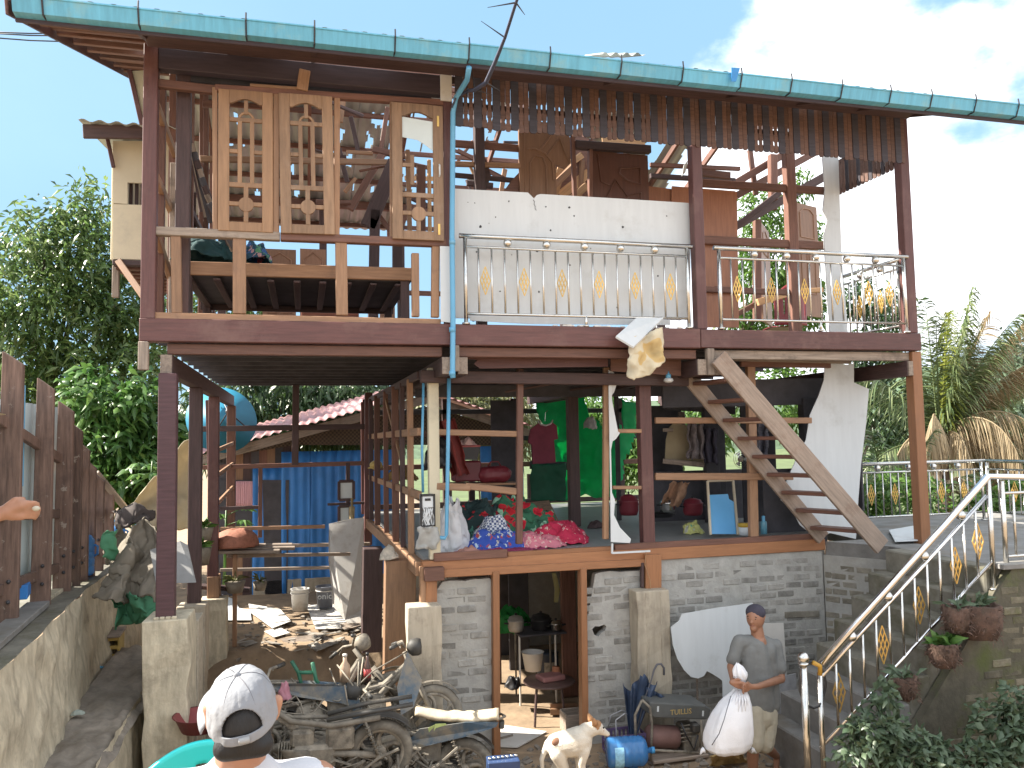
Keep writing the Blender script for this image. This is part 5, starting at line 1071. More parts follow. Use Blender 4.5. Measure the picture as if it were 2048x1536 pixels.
# coconut palm with green and dry fronds
def frond(name, base, d0, length, bend, m, parent, nl=110, ll=.78, hang=.75, w=.045):
    base = V(base); d = V(d0).normalized(); pts = [base]; p = base.copy(); n = 14
    for i in range(n): d = (d+V((0, 0, -bend/n))).normalized(); p = p+d*length/n; pts.append(p.copy())
    b = MB(); b.tube(pts, [.03*(1-i/(n+2)) for i in range(n+1)], 5)
    rach = b.build(name, m, parent, True)
    P_, D_, L_ = [], [], []
    for i in range(nl):
        t = .14+.86*i/nl; k = min(n-1, int(t*n)); q = pts[k].lerp(pts[k+1], t*n-k); dr = (pts[k+1]-pts[k]).normalized(); s = dr.cross(V((0, 0, 1))).normalized()
        for sg in (-1, 1):
            P_.append(q); D_.append(dr*.9+s*sg*.6+V((0, 0, -hang+.25))+V((random.gauss(0, .1), random.gauss(0, .1), random.gauss(0, .1)))); L_.append(ll*(.55+.75*math.sin(math.pi*min(1, t*.9+.1)))*random.uniform(.8, 1.1))
    newobj('leaflets', strips_mesh(np.array(P_), np.array(D_), np.array(L_), w, hang*.75, m, 'leaflets'), rach)
palmg = leafmat('palm_leaflet', [(.09, .14, .055), (.15, .2, .08), (.22, .25, .12)], .3, .4)
palmy = leafmat('young_palm_leaflet', [(.16, .2, .03), (.25, .27, .05)], .35, .4)
palmd = leafmat('dry_palm_leaflet', [(.33, .25, .15), (.42, .33, .2), (.25, .19, .11)], .3, .6)
palm = thing('coconut_palm', (11.6, 6.5, -1), 'young coconut palm with green upright fronds and dry brown hanging ones beside the terrace', 'palm')
pc = PY(1880, 905, 6.2)
b = MB(); b.tube([(pc.x, pc.y, -1.2), (pc.x+.05, pc.y, pc.z*.5), pc], [.2, .16, .15], 10); b.build('trunk', barkm, palm, True)
for tx, ty, ln, bd, m, yy in ((1935, 560, 3.5, .3, palmg, 5.6), (2040, 560, 4.0, .5, palmd, 6.0), (1850, 570, 3.4, .4, palmg, 6.6), (1990, 600, 3.7, .6, palmg, 7.0), (1895, 600, 3.0, .2, palmy, 6.1), (1965, 590, 3.6, .4, palmd, 6.4), (1905, 560, 3.4, .3, palmg, 6.8), (1960, 640, 3.3, .9, palmg, 5.7), (2010, 660, 3.6, 1.0, palmd, 5.9), (1870, 640, 2.9, .8, palmg, 5.8), (2040, 640, 3.9, .8, palmg, 6.6), (1920, 620, 3.1, .6, palmg, 6.2), (1815, 660, 2.9, .9, palmg, 6.9), (2075, 760, 3.4, 1.2, palmd, 6.1), (2090, 700, 3.6, 1.0, palmg, 6.4), (1780, 700, 3.0, 1.2, palmg, 6.3), (2080, 820, 3.2, 1.2, palmg, 5.9), (1760, 820, 2.6, 1.2, palmg, 5.8), (1960, 560, 2.9, .3, palmg, 6.9), (2070, 900, 3, 1.2, palmg, 6.4)):
    frond('frond', pc, PY(tx, ty, yy)-pc, ln, bd, m, palm)
for tx, ty, ln, bd in ((1760, 640, 2.9, 3.2), (1925, 640, 2.6, 4.2), (1830, 690, 2.3, 3.4), (1985, 720, 2.3, 3.6), (1950, 680, 2.6, 3.0), (1860, 660, 2.6, 3.0), (2020, 760, 2.4, 3.0), (1900, 700, 2.1, 4.5)):
    frond('dry_frond', pc, PY(tx, ty, 5.6)-pc, ln, bd, palmd, palm, 80, .55, 1.3, .02)
palm2 = thing('small_palm', PY(1760, 1060, 4.5), 'low spreading palm fronds behind the terrace railing', 'palm')
pc2 = PY(1775, 1060, 4.5)
for tx, ty, m in ((1690, 860, palmg), (1750, 840, palmg), (1820, 880, palmg), (1850, 960, palmg), (1700, 960, palmg), (1900, 950, palmd), (2000, 930, palmg), (1960, 990, palmd), (2060, 1000, palmg)): frond('frond', pc2 if tx < 1870 else pc2+V((1.6, .3, 0)), PY(tx, ty, 4.2)-(pc2 if tx < 1870 else pc2+V((1.6, .3, 0))), 2.0, .9, m, palm2, 50, .5, .5)
def shrub(name, label, lobes, nclump, per, L, W, m, base, droop=.3, spread=.15, group=None, hang=.1):
    t = thing(name, base, label, 'plant', group)
    for k in range(6):
        l = lobes[k % len(lobes)][0]; b = MB(); e = V(l)+V((random.uniform(-.15, .15), random.uniform(-.1, .1), random.uniform(-.05, .15))); b.tube([V(base), V(base).lerp(e, .5)+V((.03, 0, .05)), e], [.012, .009, .004], 5); b.build('stem', gl3, t, True)
    crown(lobes, nclump, per, L, W, m, 'foliage', t, droop, spread, hang); return t
shrub('shrub', 'grey green broad leaved shrub in front of the stair foot', [lob(1752, 1455, -2.0, .2, .2, .18), lob(1800, 1490, -2.1, .27, .22, .17), lob(1715, 1505, -2.05, .15, .16, .14), lob(1765, 1390, -1.95, .1, .1, .15), lob(1850, 1520, -2.2, .3, .2, .15)], 150, 8, .10, .052, gl6, (5.0, -2.0, .2), .3, .07)
shrub('shrub', 'grey green shrub growing in the bottom right corner', [lob(2010, 1460, -2.2, .3, .25, .25), lob(2040, 1420, -2.2, .22, .2, .2), lob(1960, 1520, -2.3, .25, .2, .15), lob(1900, 1530, -2.3, .2, .2, .1)], 130, 8, .10, .052, gl6, (6.1, -2.2, .2), .3, .08)
shrub('shrub', 'yellow green bush behind the terrace railing under the palm', [lob(1790, 1000, 3.2, .7, .4, .5), lob(1900, 1010, 3.4, .8, .4, .45), lob(2010, 1020, 3.2, .7, .4, .5), lob(1740, 1040, 3, .4, .3, .4)], 200, 9, .2, .06, gl2, (9, 3.2, 1))
def papaya(loc, h, label):
    t = thing('papaya_plant', loc, label, 'plant'); loc = V(loc); b = MB(); b.tube([loc, loc+V((.03, 0, h))], [.03, .015], 6); b.build('stem', gl4, t, True)
    for k in range(9):
        a = k*2.4; e = loc+V((.03+.33*math.cos(a), .3*math.sin(a), h*(.62+.05*k))); b = MB(); b.tube([loc+V((.02, 0, h*(.6+.04*k))), e], .007, 5); lf = b.build('leaf_stalk', gl4, t, True)
        ps, ds, ls = [], [], []
        for j in range(7):
            aa = a+(j-3)*.62; ps.append(e); ds.append((math.cos(aa), math.sin(aa), -.25)); ls.append(.2 if abs(j-3) < 2 else .14)
        newobj('leaf_blade', leaves_mesh(np.array(ps, float), np.array(ds), np.array(ls), .085, gl4, 'leaf_blade', .3), lf)
papaya(PY(448, 1180, 6.6), 1.35, 'papaya plant behind the carport posts'); papaya(PY(300, 1000, 5.6), .6, 'small papaya seedling by the hanging canvas')
# planters on the stair side
fibre = mat('coconut_fibre', (.105, .062, .045), .95, .45, 14, bump=.9, fine=60, dirt=(.07, .05, .035), dirt_at=.5, dirt_scale=9)
pot_lab = ['fibre basket with strappy leaves on the top of the mossy wall', 'fibre basket tucked beside the top one with thin grey shoots', 'fibre pot with a glossy rosette halfway down the mossy wall', 'lowest fibre pot with pale spiky shoots on the mossy wall']
for i, (x, y0, y1, w, kind) in enumerate(((1960, 1208, 1275, 82, 0), (1915, 1212, 1262, 50, 1), (1888, 1285, 1330, 56, 2), (1808, 1352, 1396, 52, 3))):
    tp, bt = PY(x, y0, -1.80), PY(x, y1, -1.80); s = w*dep(tp)/PF/2; h = tp.z-bt.z
    t = thing('hanging_planter', bt, pot_lab[i], 'planter', 'fibre planters on the stair wall')
    b = MB(); b.lathe([(s*.78, 0), (s*.95, h*.4), (s, h), (s*.85, h), (s*.8, h*.85), (.001, h*.82)], Matrix.Translation(bt), 30)
    nf = 160; fa = NR.uniform(0, 6.28, nf); fz = NR.uniform(.05, 1, nf); fp_ = np.stack([bt.x+s*.93*np.cos(fa), bt.y+s*.93*np.sin(fa), bt.z+h*fz], 1); fd = np.stack([np.cos(fa)+NR.normal(0, .8, nf), np.sin(fa)+NR.normal(0, .8, nf), NR.normal(-.2, .7, nf)], 1)
    b.v = [tuple(V(p)+V((mnoise.noise(V(p)*30), mnoise.noise(V(p)*31), mnoise.noise(V(p)*29)))*.022) for p in b.v]; po = b.build('pot', fibre, t, True); tag(newobj('fibre', leaves_mesh(fp_, fd, NR.uniform(.03, .07, nf), .006, fibre, 'fibre', .4), po), kind='stuff')
    n = (22, 12, 26, 16)[i]; a = NR.uniform(0, 6.28, n); el = NR.uniform(.35, 1.4, n); d = np.stack([np.cos(a)*np.cos(el), np.sin(a)*np.cos(el), np.sin(el)], 1)
    me = leaves_mesh(np.tile(np.array(tp)-np.array([0, 0, .02]), (n, 1))+NR.normal(0, s*.3, (n, 3))*np.array([1, 1, 0]), d, NR.uniform(.14, .26, n), (.03, .018, .06, .02)[i], gl4 if i == 2 else gl6, 'leaf', .35); newobj('leaf', me, t)
# overhead cable with tape and a thorny twig, thin wires on the left
cab = thing('overhead_cable', PY(985, 150, -.9), 'dark service cable coming down from above and tied at the eave', 'cable')
cbm = mat('cable_sheath', (.05, .055, .09), .6, .2, 8, bump=.1)
b = MB(); pts = [PY(1055, -60, -3.2), PY(1032, 5, -2.6), PY(1010, 75, -2.0), PY(990, 125, -1.4), PY(972, 165, -.9), PY(950, 180, -.5), PY(935, 182, -.25), PY(912, 195, -.15), PY(903, 215, -.12)]
b.tube(pts, [.012, .012, .013, .018, .02, .02, .018, .012, .01], 7); b.build('strand', cbm, cab, True)
for k, tx, ty in ((1, 975, 15), (1, 1050, 30), (2, 962, 42), (4, 1000, 182), (5, 942, 135), (6, 930, 150), (6, 925, 235), (5, 985, 190)):
    b = MB(); b.tube([pts[k], PY(tx, ty, pts[k].y+.02)], [.007, .002], 5); b.build('wire_end', iron, cab)
wires = thing('roadside_wires', (-6, 9, 9), 'three thin grey wires running off past the left eave', 'wires')
for y0, y1, c in ((62, 66, 0), (64, 72, 1), (72, 84, 2)):
    b = MB(); b.tube([PY(-60, y0, 9), PY(60, (y0+y1)/2+3, 9), PY(150, y1, 9), PY(400, y1+22, 9)], .014, 5); b.build('wire', iron, wires, True)
# ================================================================== people and dog
def at(x, y, Yv): return PY(x, y, Yv)
def hand(c, fdir, side, palm, s=1.0, curl=.7):
    """limb pieces of a half closed hand: palm + five bent fingers. fdir finger direction, side towards the thumb, palm normal"""
    c, f, sd, pn = V(c), V(fdir).normalized(), V(side).normalized(), V(palm).normalized(); out = []
    out.append((c-f*.03*s, .026*s, c+f*.028*s+sd*.02*s, .021*s)); out.append((c-f*.03*s, .026*s, c+f*.028*s-sd*.022*s, .019*s)); out.append((c+sd*.015*s, .022*s, c-sd*.015*s, .022*s))
    for k, (o, L) in enumerate(((.030, .9), (.011, 1.0), (-.009, .93), (-.028, .75))):
        a = c+f*.038*s+sd*o*s; b1 = a+(f*math.cos(curl*.6)+pn*math.sin(curl*.6))*.034*s*L; b2 = b1+(f*math.cos(curl*1.6)+pn*math.sin(curl*1.6))*.026*s*L; b3 = b2+(f*math.cos(curl*2.4)+pn*math.sin(curl*2.4))*.018*s*L
        out += [(a, .0095*s, b1, .009*s), (b1, .009*s, b2, .008*s), (b2, .008*s, b3, .007*s)]
    a = c-f*.018*s+sd*.026*s; b1 = a+(sd*.7+f*.6+pn*.3).normalized()*.034*s; b2 = b1+(f*.85+pn*.5+sd*.1).normalized()*.028*s
    return out+[(a, .012*s, b1, .010*s), (b1, .010*s, b2, .008*s)]
# ---- the man carrying a white sack past the stair
MY = -.78
man = thing('person', at(1515, 1560, MY), 'man in grey t-shirt and backwards cap carrying a white sack by the steps', 'person')
hd = at(1511, 1237, MY); look = V((-.80, -.6, 0)).normalized()
sl, sr = at(1478, 1283, MY), at(1551, 1291, MY+.04)
el, er = at(1462, 1334, MY-.0), at(1562, 1358, MY-.03)
wl_2, wr_2 = at(1466, 1360, MY-.27), at(1516, 1373, MY-.32)
hl, hr_ = at(1471, 1367, MY-.345), at(1495, 1374, MY-.365)
pel = at(1520, 1418, MY)
hipl, hipr = at(1506, 1425, MY-.02), at(1531, 1426, MY+.03)
kl, kr = at(1507, 1492, MY-.10), at(1528, 1490, MY-.02)
al, ar = at(1508, 1568, MY-.02), at(1553, 1512, MY+.2)
rt3 = look.cross(V((0, 0, 1)))
parts = [(hd+V((0, 0, .012)), (.086, .104, .116), Matrix.Rotation(math.atan2(look.y, look.x)-math.pi/2, 4, 'Z')), (hd+look*.035+V((0, 0, -.06)), .045, hd+look*.062+V((0, 0, -.082)), .036),
         (hd+look*.085+V((0, 0, .01)), .009, hd+look*.104+V((0, 0, -.022)), .015), (hd+look*.088+V((0, 0, -.052)), .014, hd+look*.086+V((0, 0, -.06)), .014),
         (hd+rt3*.078-look*.012, .012, hd+rt3*.082-look*.02+V((0, 0, .03)), .014), (hd-rt3*.078-look*.012, .012, hd-rt3*.082-look*.02+V((0, 0, .03)), .014),
         (hd-V((0, 0, .06))-look*.01, .06, at(1516, 1276, MY), .066), (at(1516, 1285, MY), .085, pel, .11), (sl, .055, sr, .055),
         (sl, .05, el, .04), (el, .04, wl_2, .027), (sr, .052, er, .042), (er, .042, wr_2, .028),
         (hipl, .085, kl, .058), (kl, .055, kl.lerp(al, .35)+V((.0, .02, 0)), .057), (kl.lerp(al, .35)+V((0, .02, 0)), .057, al, .034), (hipr, .088, kr, .06), (kr, .055, kr.lerp(ar, .35), .056), (kr.lerp(ar, .35), .056, ar, .034),
         (al+V((0, .03, -.03)), .034, al+V((-.12, -.12, -.05)), .026), (ar, .034, ar+V((-.02, -.02, -.14)), .026)]
parts += [(wl_2, .027, hl, .024), (wr_2, .028, hr_, .024)]
parts += hand(hl, (.9, -.3, -.3), (.1, -.3, .9), (.3, -.9, 0), 1.05, .8)+hand(hr_, (-.9, -.3, -.1), (-.05, -.2, .95), (-.3, -.9, 0), 1.05, .8)
blob('body', parts, skin, man, .0065, 5)
for s in (-1, 1):
    e = hd+look*.083+rt3*.032*s+V((0, 0, .014)); b = MB(); b.ball(e, .011, 6, (1.2, 1.2, .7)); b.build('eye', black, man, True)
    b = MB(); b.tube([e+V((0, 0, .017))-rt3*.016+look*.004, e+V((0, 0, .021))+look*.006, e+V((0, 0, .016))+rt3*.016+look*.002], .0045, 5); b.build('eyebrow', hair, man, True)
b = MB(); q = hd+look*.098+V((0, 0, -.05)); b.tube([q-rt3*.022-look*.008, q, q+rt3*.022-look*.008], .005, 5); b.build('mouth', mat('lips', (.2, .07, .05), .5), man, True)
blob('hair', [(hd+V((0, 0, .02))-look*.02, (.083, .088, .10), None), (hd-look*.06+V((0, 0, -.02)), .045, hd-look*.06+V((0, 0, -.04)), .04)], hair, man, .01, 3)
capo = hd+V((0, 0, .045))-look*.008
blob('cap', [(capo+V((0, 0, .012)), (.098, .098, .082), None), (capo-look*.05+V((0, 0, -.04)), .055, capo-look*.07+V((0, 0, -.03)), .04), (capo-look*.09+V((0, 0, -.05)), .016, capo-look*.135+V((0, 0, -.105)), .012), (capo-look*.085+rt3*.04+V((0, 0, -.05)), .016, capo-look*.12+rt3*.03+V((0, 0, -.095)), .012), (capo-look*.085-rt3*.04+V((0, 0, -.05)), .016, capo-look*.12-rt3*.03+V((0, 0, -.095)), .012)], capdark, man, .009, 4)
se, sre = sl.lerp(el, .72), sr.lerp(er, .66)
blob('t_shirt', [(at(1513, 1281, MY+.02), .068, sl+V((.01, 0, -.005)), .062), (at(1519, 1281, MY+.03), .068, sr+V((-.01, 0, -.005)), .064), (at(1513, 1292, MY), .105, at(1517, 1350, MY), .135), (at(1517, 1350, MY), .135, at(1522, 1408, MY), .13), (sl+V((.02, 0, -.005)), .068, sr+V((-.02, 0, -.005)), .07), (sl, .064, se, .066), (sr, .066, sre, .072), (at(1497, 1300, MY), .085, at(1503, 1405, MY), .105), (at(1535, 1302, MY), .085, at(1541, 1408, MY+.03), .10)], shirtgrey, man, .01, 6, disp=(.14, .022))
blob('shorts', [(at(1520, 1420, MY), .128, at(1520, 1432, MY), .135), (hipl, .115, kl+V((0, 0, .03)), .098), (hipr, .12, kr+V((0, 0, .03)), .108)], khaki, man, .011, 5, disp=(.1, .02))
b = MB(); b.box(at(1538, 1462, MY-.1), (.05, .015, .09)); b.build('pocket', khaki, man)
blob('sandal', [(al+V((0, .04, -.055)), .035, al+V((-.14, -.14, -.072)), .03)], black, man, .01, 3)
sack = thing('sack', at(1458, 1505, MY-.3), 'bulging white woven sack tied at the neck', 'sack')
sack['label'] = 'bulging white woven sack tied at the neck and held by the man'
SY = MY-.3
prof_ = [(1376, 8, 1479), (1384, 15, 1478), (1394, 24, 1475), (1408, 33, 1470), (1425, 40, 1465), (1445, 45.5, 1461), (1465, 48.5, 1458), (1482, 49, 1456), (1493, 46, 1455), (1500, 38, 1455), (1504, 24, 1455), (1505, 2, 1455)]
def sack_surf(u, v):
    k = v*(len(prof_)-1); i = min(int(k), len(prof_)-2); f = k-i; y, r, x = [prof_[i][j]*(1-f)+prof_[i+1][j]*f for j in range(3)]
    c = at(x, y, SY); r = r*dep(c)/PF; a = u*2*math.pi; q = V((math.cos(a)*2, math.sin(a)*2, v*3))
    w = .012*mnoise.noise(q)+.006*mnoise.noise(q*2.6)+.010*math.cos(a*13+2*mnoise.noise(q))*max(0, 1-v*3.2)
    cx = abs(math.cos(a))**.8*(1 if math.cos(a) > 0 else -1); cy = abs(math.sin(a))**.8*(1 if math.sin(a) > 0 else -1)
    return c+V((cx*(r+w), cy*(r*.74+w), .006*mnoise.noise(q*1.7)))
b = MB(); b.grid(sack_surf, 72, 44); b.build('sack_body', sackw, sack, True)
for x_, sg in ((1408, -1), (1503, 1)): b = MB(); c = at(x_, 1500, SY); b.tube([c, c+V((sg*.02, 0, -.005)), c+V((sg*.045, -.01, -.03))], [.03, .018, .004], 7); b.build('sack_corner', sackw, sack, True)
for k in range(9):
    a = -2.7+k*.28; p0 = at(1478, 1380, SY)+V((.04*math.cos(a), .04*math.sin(a), 0)); p1 = at(1470, 1415, SY)+V((.135*math.cos(a), .125*math.sin(a), 0)); b = MB(); b.tube([p0, p0.lerp(p1, .5)+V((.02*math.cos(a), .02*math.sin(a), .01)), p1], [.012, .011, .003], 6); b.build('pleat', sackw, sack, True)
def neck_surf(u, v):
    y = 1380-54*v; r = (.036, .032, .024, .040, .056, .062, .058, .05, .036, .012)[min(9, int(v*9.999))]; k = v*9; i = min(8, int(k)); tb_ = (.042, .034, .026, .044, .060, .064, .060, .05, .034, .006); r = tb_[i]*(1-(k-i))+tb_[i+1]*(k-i)
    a = u*2*math.pi; c = at(1479-2*v+3*math.sin(v*4), y, SY); f = 1+.16*math.cos(a*7+v*3)+.22*mnoise.noise(V((math.cos(a)*2.2, math.sin(a)*2.2, v*4)))
    return c+V((math.cos(a)*r*f, math.sin(a)*r*f*.8, .012*mnoise.noise(V((math.cos(a)*3, math.sin(a)*3, v*5+4)))))
b = MB(); b.grid(neck_surf, 56, 36); b.build('sack_neck', sackw, sack, True)
b = MB(); b.tube([at(x, y, MY-.3-d) for x, y, d in ((1462, 1392, .105), (1455, 1415, .15), (1448, 1440, .172), (1438, 1468, .172), (1424, 1490, .1))], .0045, 5); b.build('seam_thread', mat('grey_thread', (.18, .19, .22), .8), sack, True)
# ---- man in the light grey cap, seen from behind, sitting on a stool
FY = -5.72
fm = thing('person', (-.15, -5.72, 1.2), 'man seen from behind in a light grey baseball cap and white shirt', 'person')
fh = at(487, 1425, FY); bk = (CAM-fh); bk.z = 0; bk.normalize(); rs = V((0, 0, 1)).cross(bk).normalized(); rs = -rs if rs.x < 0 else rs; up3 = V((0, 0, 1))
tilt = Matrix.Rotation(math.radians(8), 3, 'Y')
nb_ = fh+up3*-.105-bk*.02-rs*.01
sL, sR = nb_+V((-.20, .02, -.10)), nb_+V((.19, .05, -.12))
hipc = nb_+V((0, .06, -.62))
fp = [(fh+V((0, 0, -.01)), (.072, .095, .112)), (fh-up3*.05+bk*.03, .062, nb_-up3*.03, .064), (nb_-up3*.1, .10, hipc, .13), (sL, .06, sR, .06), (sL, .055, sL+V((-.05, .08, -.27)), .045), (sR, .055, sR+V((.05, .08, -.27)), .045), (sL+V((-.05, .08, -.27)), .043, sL+V((.03, .32, -.36)), .03), (sR+V((.05, .08, -.27)), .043, sR+V((-.04, .32, -.36)), .03),
      (fh-rs*.075+V((0, 0, -.02)), .012, fh-rs*.082+V((0, 0, .02)), .016), (fh-rs*.080+V((0, 0, .0)), .014, fh-rs*.078+V((0, 0, -.03)), .011), (fh+rs*.075+V((0, 0, -.02)), .012, fh+rs*.082+V((0, 0, .02)), .016)]
for s in (-.1, .1):
    k = hipc+V((s*1.6, .42, .04)); f_ = V((k.x, k.y+.02, ground_z(k.x, k.y)+.06)); fp += [(hipc+V((s, 0, 0)), .085, k, .06), (k, .056, f_, .035), (f_, .034, f_+V((s*.3, .15, -.03)), .028)]
fp += hand(sL+V((.05, .38, -.36)), (0, 1, -.1), (.9, 0, .2), (0, 0, -1))+hand(sR+V((-.06, .38, -.36)), (0, 1, -.1), (-.9, 0, .2), (0, 0, -1))
blob('body', fp, skinlight, fm, .0065, 4)
blob('hair', [(fh+V((0, 0, -.012))+bk*.008, (.0775, .099, .10)), (fh+bk*.065-up3*.06-rs*.04, .032, fh+bk*.065-up3*.06+rs*.04, .032)], hair, fm, .008, 3)
# cap: dome of six panels with the half moon opening and strap at the back, peak pointing away to the left
capM = Matrix.Translation(fh+V((-.005, 0, .018))) @ Matrix.Rotation(math.radians(-7), 4, 'Y') @ Matrix.Rotation(math.radians(14), 4, 'X')
ba = math.atan2(bk.y, bk.x); PKO = -.42
def capsurf(u, v):
    a = ba+math.pi+(u-.5)*2*math.pi; t = v; r = .090*math.cos(t*math.pi/2)**.62; z = .118*math.sin(t*math.pi/2)**.9-.035
    ridge = 1+.02*abs(math.sin((a-ba)*3)); wr = .0025*mnoise.noise(V((math.cos(a)*5, math.sin(a)*5, t*7)))
    return capM @ V((math.cos(a)*(r*.92*ridge+wr), math.sin(a)*(r*1.28*ridge+wr), z))
def capkeep(u, v):
    da = (u if u < .5 else u-1)*2*math.pi
    return not (abs(da) < .62 and .10 < v < .10+.36*math.sqrt(max(0, 1-(da/.62)**2)))
b = MB(); b.grid(capsurf, 288, 90, capkeep); b.build('cap', capgrey, fm, True, solid=.004)
b = MB(); b.ball(capM @ V((0, 0, .084)), .009, 6); b.build('cap_button', capgrey, fm, True)
for k in range(6):
    a = k/6; b = MB(); b.tube([capsurf((a+.083) % 1.0, t*.99)+V((0, 0, .0022)) for t in [j/12 for j in range(2 if k not in (0, 5) else 5, 13)]], .0016, 4); b.build('cap_seam', mat('cap_stitch', (.11, .11, .12), .9), fm, True)
b = MB(); b.grid(lambda u, v: capM @ V((math.cos(ba+math.pi+(u-.5)*1.9-PKO)*(.087+.06*v*math.cos((u-.5)*2.4)), math.sin(ba+math.pi+(u-.5)*1.9-PKO)*(.115+.06*v*math.cos((u-.5)*2.4)), -.028+.012*v-.05*(u-.5)**2*4*v)), 24, 8); b.build('cap_peak', capgrey, fm, True, solid=.004)
b = MB(); b.tube([capsurf(u % 1.0, .05)+bk*.004 for u in [-.02+.012*j for j in range(5)]], .008, 6); b.build('cap_buckle', mat('cap_strap_grey', (.3, .3, .3), .6), fm, True)
shw = mat('white_jersey', (.5, .5, .52), .85, .08, 5, bump=.25, fine=60, rand=0); shp = mat('pink_jersey_sleeve', (.62, .1, .17), .85, .08, 5, bump=.2, rand=0)
blob('shirt', [(nb_-up3*.10, .115, hipc, .15), (nb_-up3*.045, .072, nb_-up3*.06, .08), (sL+V((.02, 0, 0)), .072, sR+V((-.02, 0, 0)), .072)], shw, fm, .012, 4, disp=(.1, .02))
for s, e in ((sL+V((.0, 0, .015)), V((-.05, .08, -.22))), (sR, V((.05, .08, -.22)))): blob('sleeve', [(s-V((0, 0, .01)), .07, s+e*.5, .066)], shw, fm, .012, 4, disp=(.1, .015)); blob('sleeve_band', [(s+e*.45, .068, s+e*.85, .068)], shp, fm, .012, 3, disp=(.08, .02))
blob('trousers', [(hipc, .15, hipc+V((0, 0, -.02)), .15)]+[(hipc+V((s, 0, 0)), .105, hipc+V((s*1.6, .42, .03)), .08) for s in (-.1, .1)]+[(hipc+V((s*1.6, .42, .03)), .078, hipc+V((s*1.6, .43, -.3)), .065) for s in (-.1, .1)], capdark, fm, .014, 4)
tealp = mat('turquoise_plastic', (.02, .55, .52), .35, .06, 5, bump=.03, rand=.04)
def plastic_chair(loc, rz, label, back=True):
    t = thing('plastic_chair' if back else 'plastic_stool', loc, label, 'chair' if back else 'stool'); M = Matrix.Translation(V(loc)) @ Matrix.Rotation(rz, 4, 'Z')
    P = lambda x, y, z: M @ V((x, y, z))
    b = MB(); b.grid(lambda u, v: P(.42*(u-.5), .4*(v-.5), .43-.02*math.sin(math.pi*u)*math.sin(math.pi*v)), 10, 10); b.build('seat', tealp, t, True, solid=.012)
    for sx in (-1, 1):
        for sy in (-1, 1): b = MB(); b.tube([P(.19*sx, .18*sy, .43), P(.215*sx, .205*sy, .0)], [.026, .02], 8); b.build('leg', tealp, t, True)
    if back:
        def bs(u, v):
            x = (u-.5)*.46; return P(x*(1-.25*v*v), -.2-.09*v, .42+.42*v*(1-.18*(2*u-1)**2))
        def keep(u, v):
            for k in (-2, -1, 0, 1, 2):
                if abs(u-.5-k*.15) < .035 and .3 < v < .82-.03*abs(k): return False
            return True
        b = MB(); b.grid(bs, 46, 30, keep); b.build('backrest', tealp, t, True, solid=.016)
        for s in (0, 1): b = MB(); b.tube([bs(s, .0), bs(s, .3)+V((0, 0, .02)), P((s-.5)*.5, .0, .62), P((s-.5)*.46, .17, .60), P((s-.5)*.42, .19, .43)], .018, 8); b.build('armrest', tealp, t, True)
    return t
cp = at(378, 1537, -4.95)
plastic_chair((cp.x, cp.y+.12, cp.z-.70), .2, 'turquoise plastic chair back showing left of the capped man')
plastic_chair((hipc.x, hipc.y, hipc.z-.56), 0, 'low turquoise plastic stool under the seated capped man', False)
# ---- third person mostly outside the left edge: hand with something small, brim of a straw hat
P3 = V((-1.36, -4.55, ground_z(-1.4, -4.55)))
tp = thing('person', P3, 'person standing at the left edge with one hand and a straw hat brim showing', 'person')
h3 = at(46, 1022, -4.5); hd3 = V((-1.37, -4.55, at(0, 850, -4.5).z-.07)); sh3 = hd3+V((-.16, 0, -.27)); sr3 = hd3+V((.10, .0, -.26)); el3 = V((-1.23, -4.42, 3.03-.03)); wr3 = at(-6, 1030, -4.5)
hip3 = V((hd3.x, hd3.y, P3.z+.85))
pp = [(hd3, (.078, .092, .112)), (hd3-V((0, 0, .1)), .05, hd3-V((0, 0, .22)), .055), (hd3-V((0, 0, .33)), .1, hip3, .10), (sh3, .05, sr3, .05), (sr3, .047, V((-1.2, -4.66, 3.02)), .04), (V((-1.2, -4.66, 3.02)), .04, wr3, .027), (wr3, .027, h3-V((.05, 0, 0)), .03), (sh3, .047, sh3+V((-.06, 0, -.3)), .04), (sh3+V((-.06, 0, -.3)), .04, sh3+V((-.05, .1, -.5)), .028)]
pp += hand(h3-V((.035, 0, 0)), (1, .05, .1), (.1, -.3, .95), (0, .9, -.35), 1.0, .75)+hand(sh3+V((-.05, .12, -.58)), (0, .1, -1), (0, 1, 0), (1, 0, 0), 1, .4)
for s in (-.1, .1): pp += [(hip3+V((s, 0, 0)), .085, hip3+V((s, .03, -.42)), .058), (hip3+V((s, .03, -.42)), .055, V((hip3.x+s, hip3.y, P3.z+.07)), .036), (V((hip3.x+s, hip3.y-.04, P3.z+.03)), .035, V((hip3.x+s, hip3.y+.16, P3.z+.025)), .027)]
blob('body', pp, skinlight, tp, .006, 3)
b = MB(); b.ball(h3+V((.045, -.005, .008)), .011, 6, (1.3, 1, .9)); b.build('held_pebble', mat('pale_pebble', (.5, .46, .36), .8), tp, True)
blob('hair', [(hd3+V((0, -.02, .015)), (.085, .092, .112)), (hd3+V((0, -.05, -.05)), .05, hd3+V((0, -.05, -.07)), .045)], hair, tp, .01, 3)
blob('shirt', [(hd3-V((0, 0, .34)), .125, hip3-V((0, 0, .05)), .145), (hip3+V((-.05, 0, -.02)), .13, hip3+V((.05, 0, -.02)), .13), (sh3, .062, sr3, .062), (sh3, .06, sh3+V((-.05, 0, -.2)), .062), (sr3, .058, V((-1.23, -4.63, 3.12)), .05)], shirtgrey, tp, .013, 3, disp=(.09, .02))
blob('trousers', [(hip3, .135, hip3-V((0, 0, .08)), .14)]+[(hip3+V((s, 0, -.03)), .115, V((hip3.x+s, hip3.y+.01, P3.z+.15)), .065) for s in (-.1, .1)], capdark, tp, .014, 3)
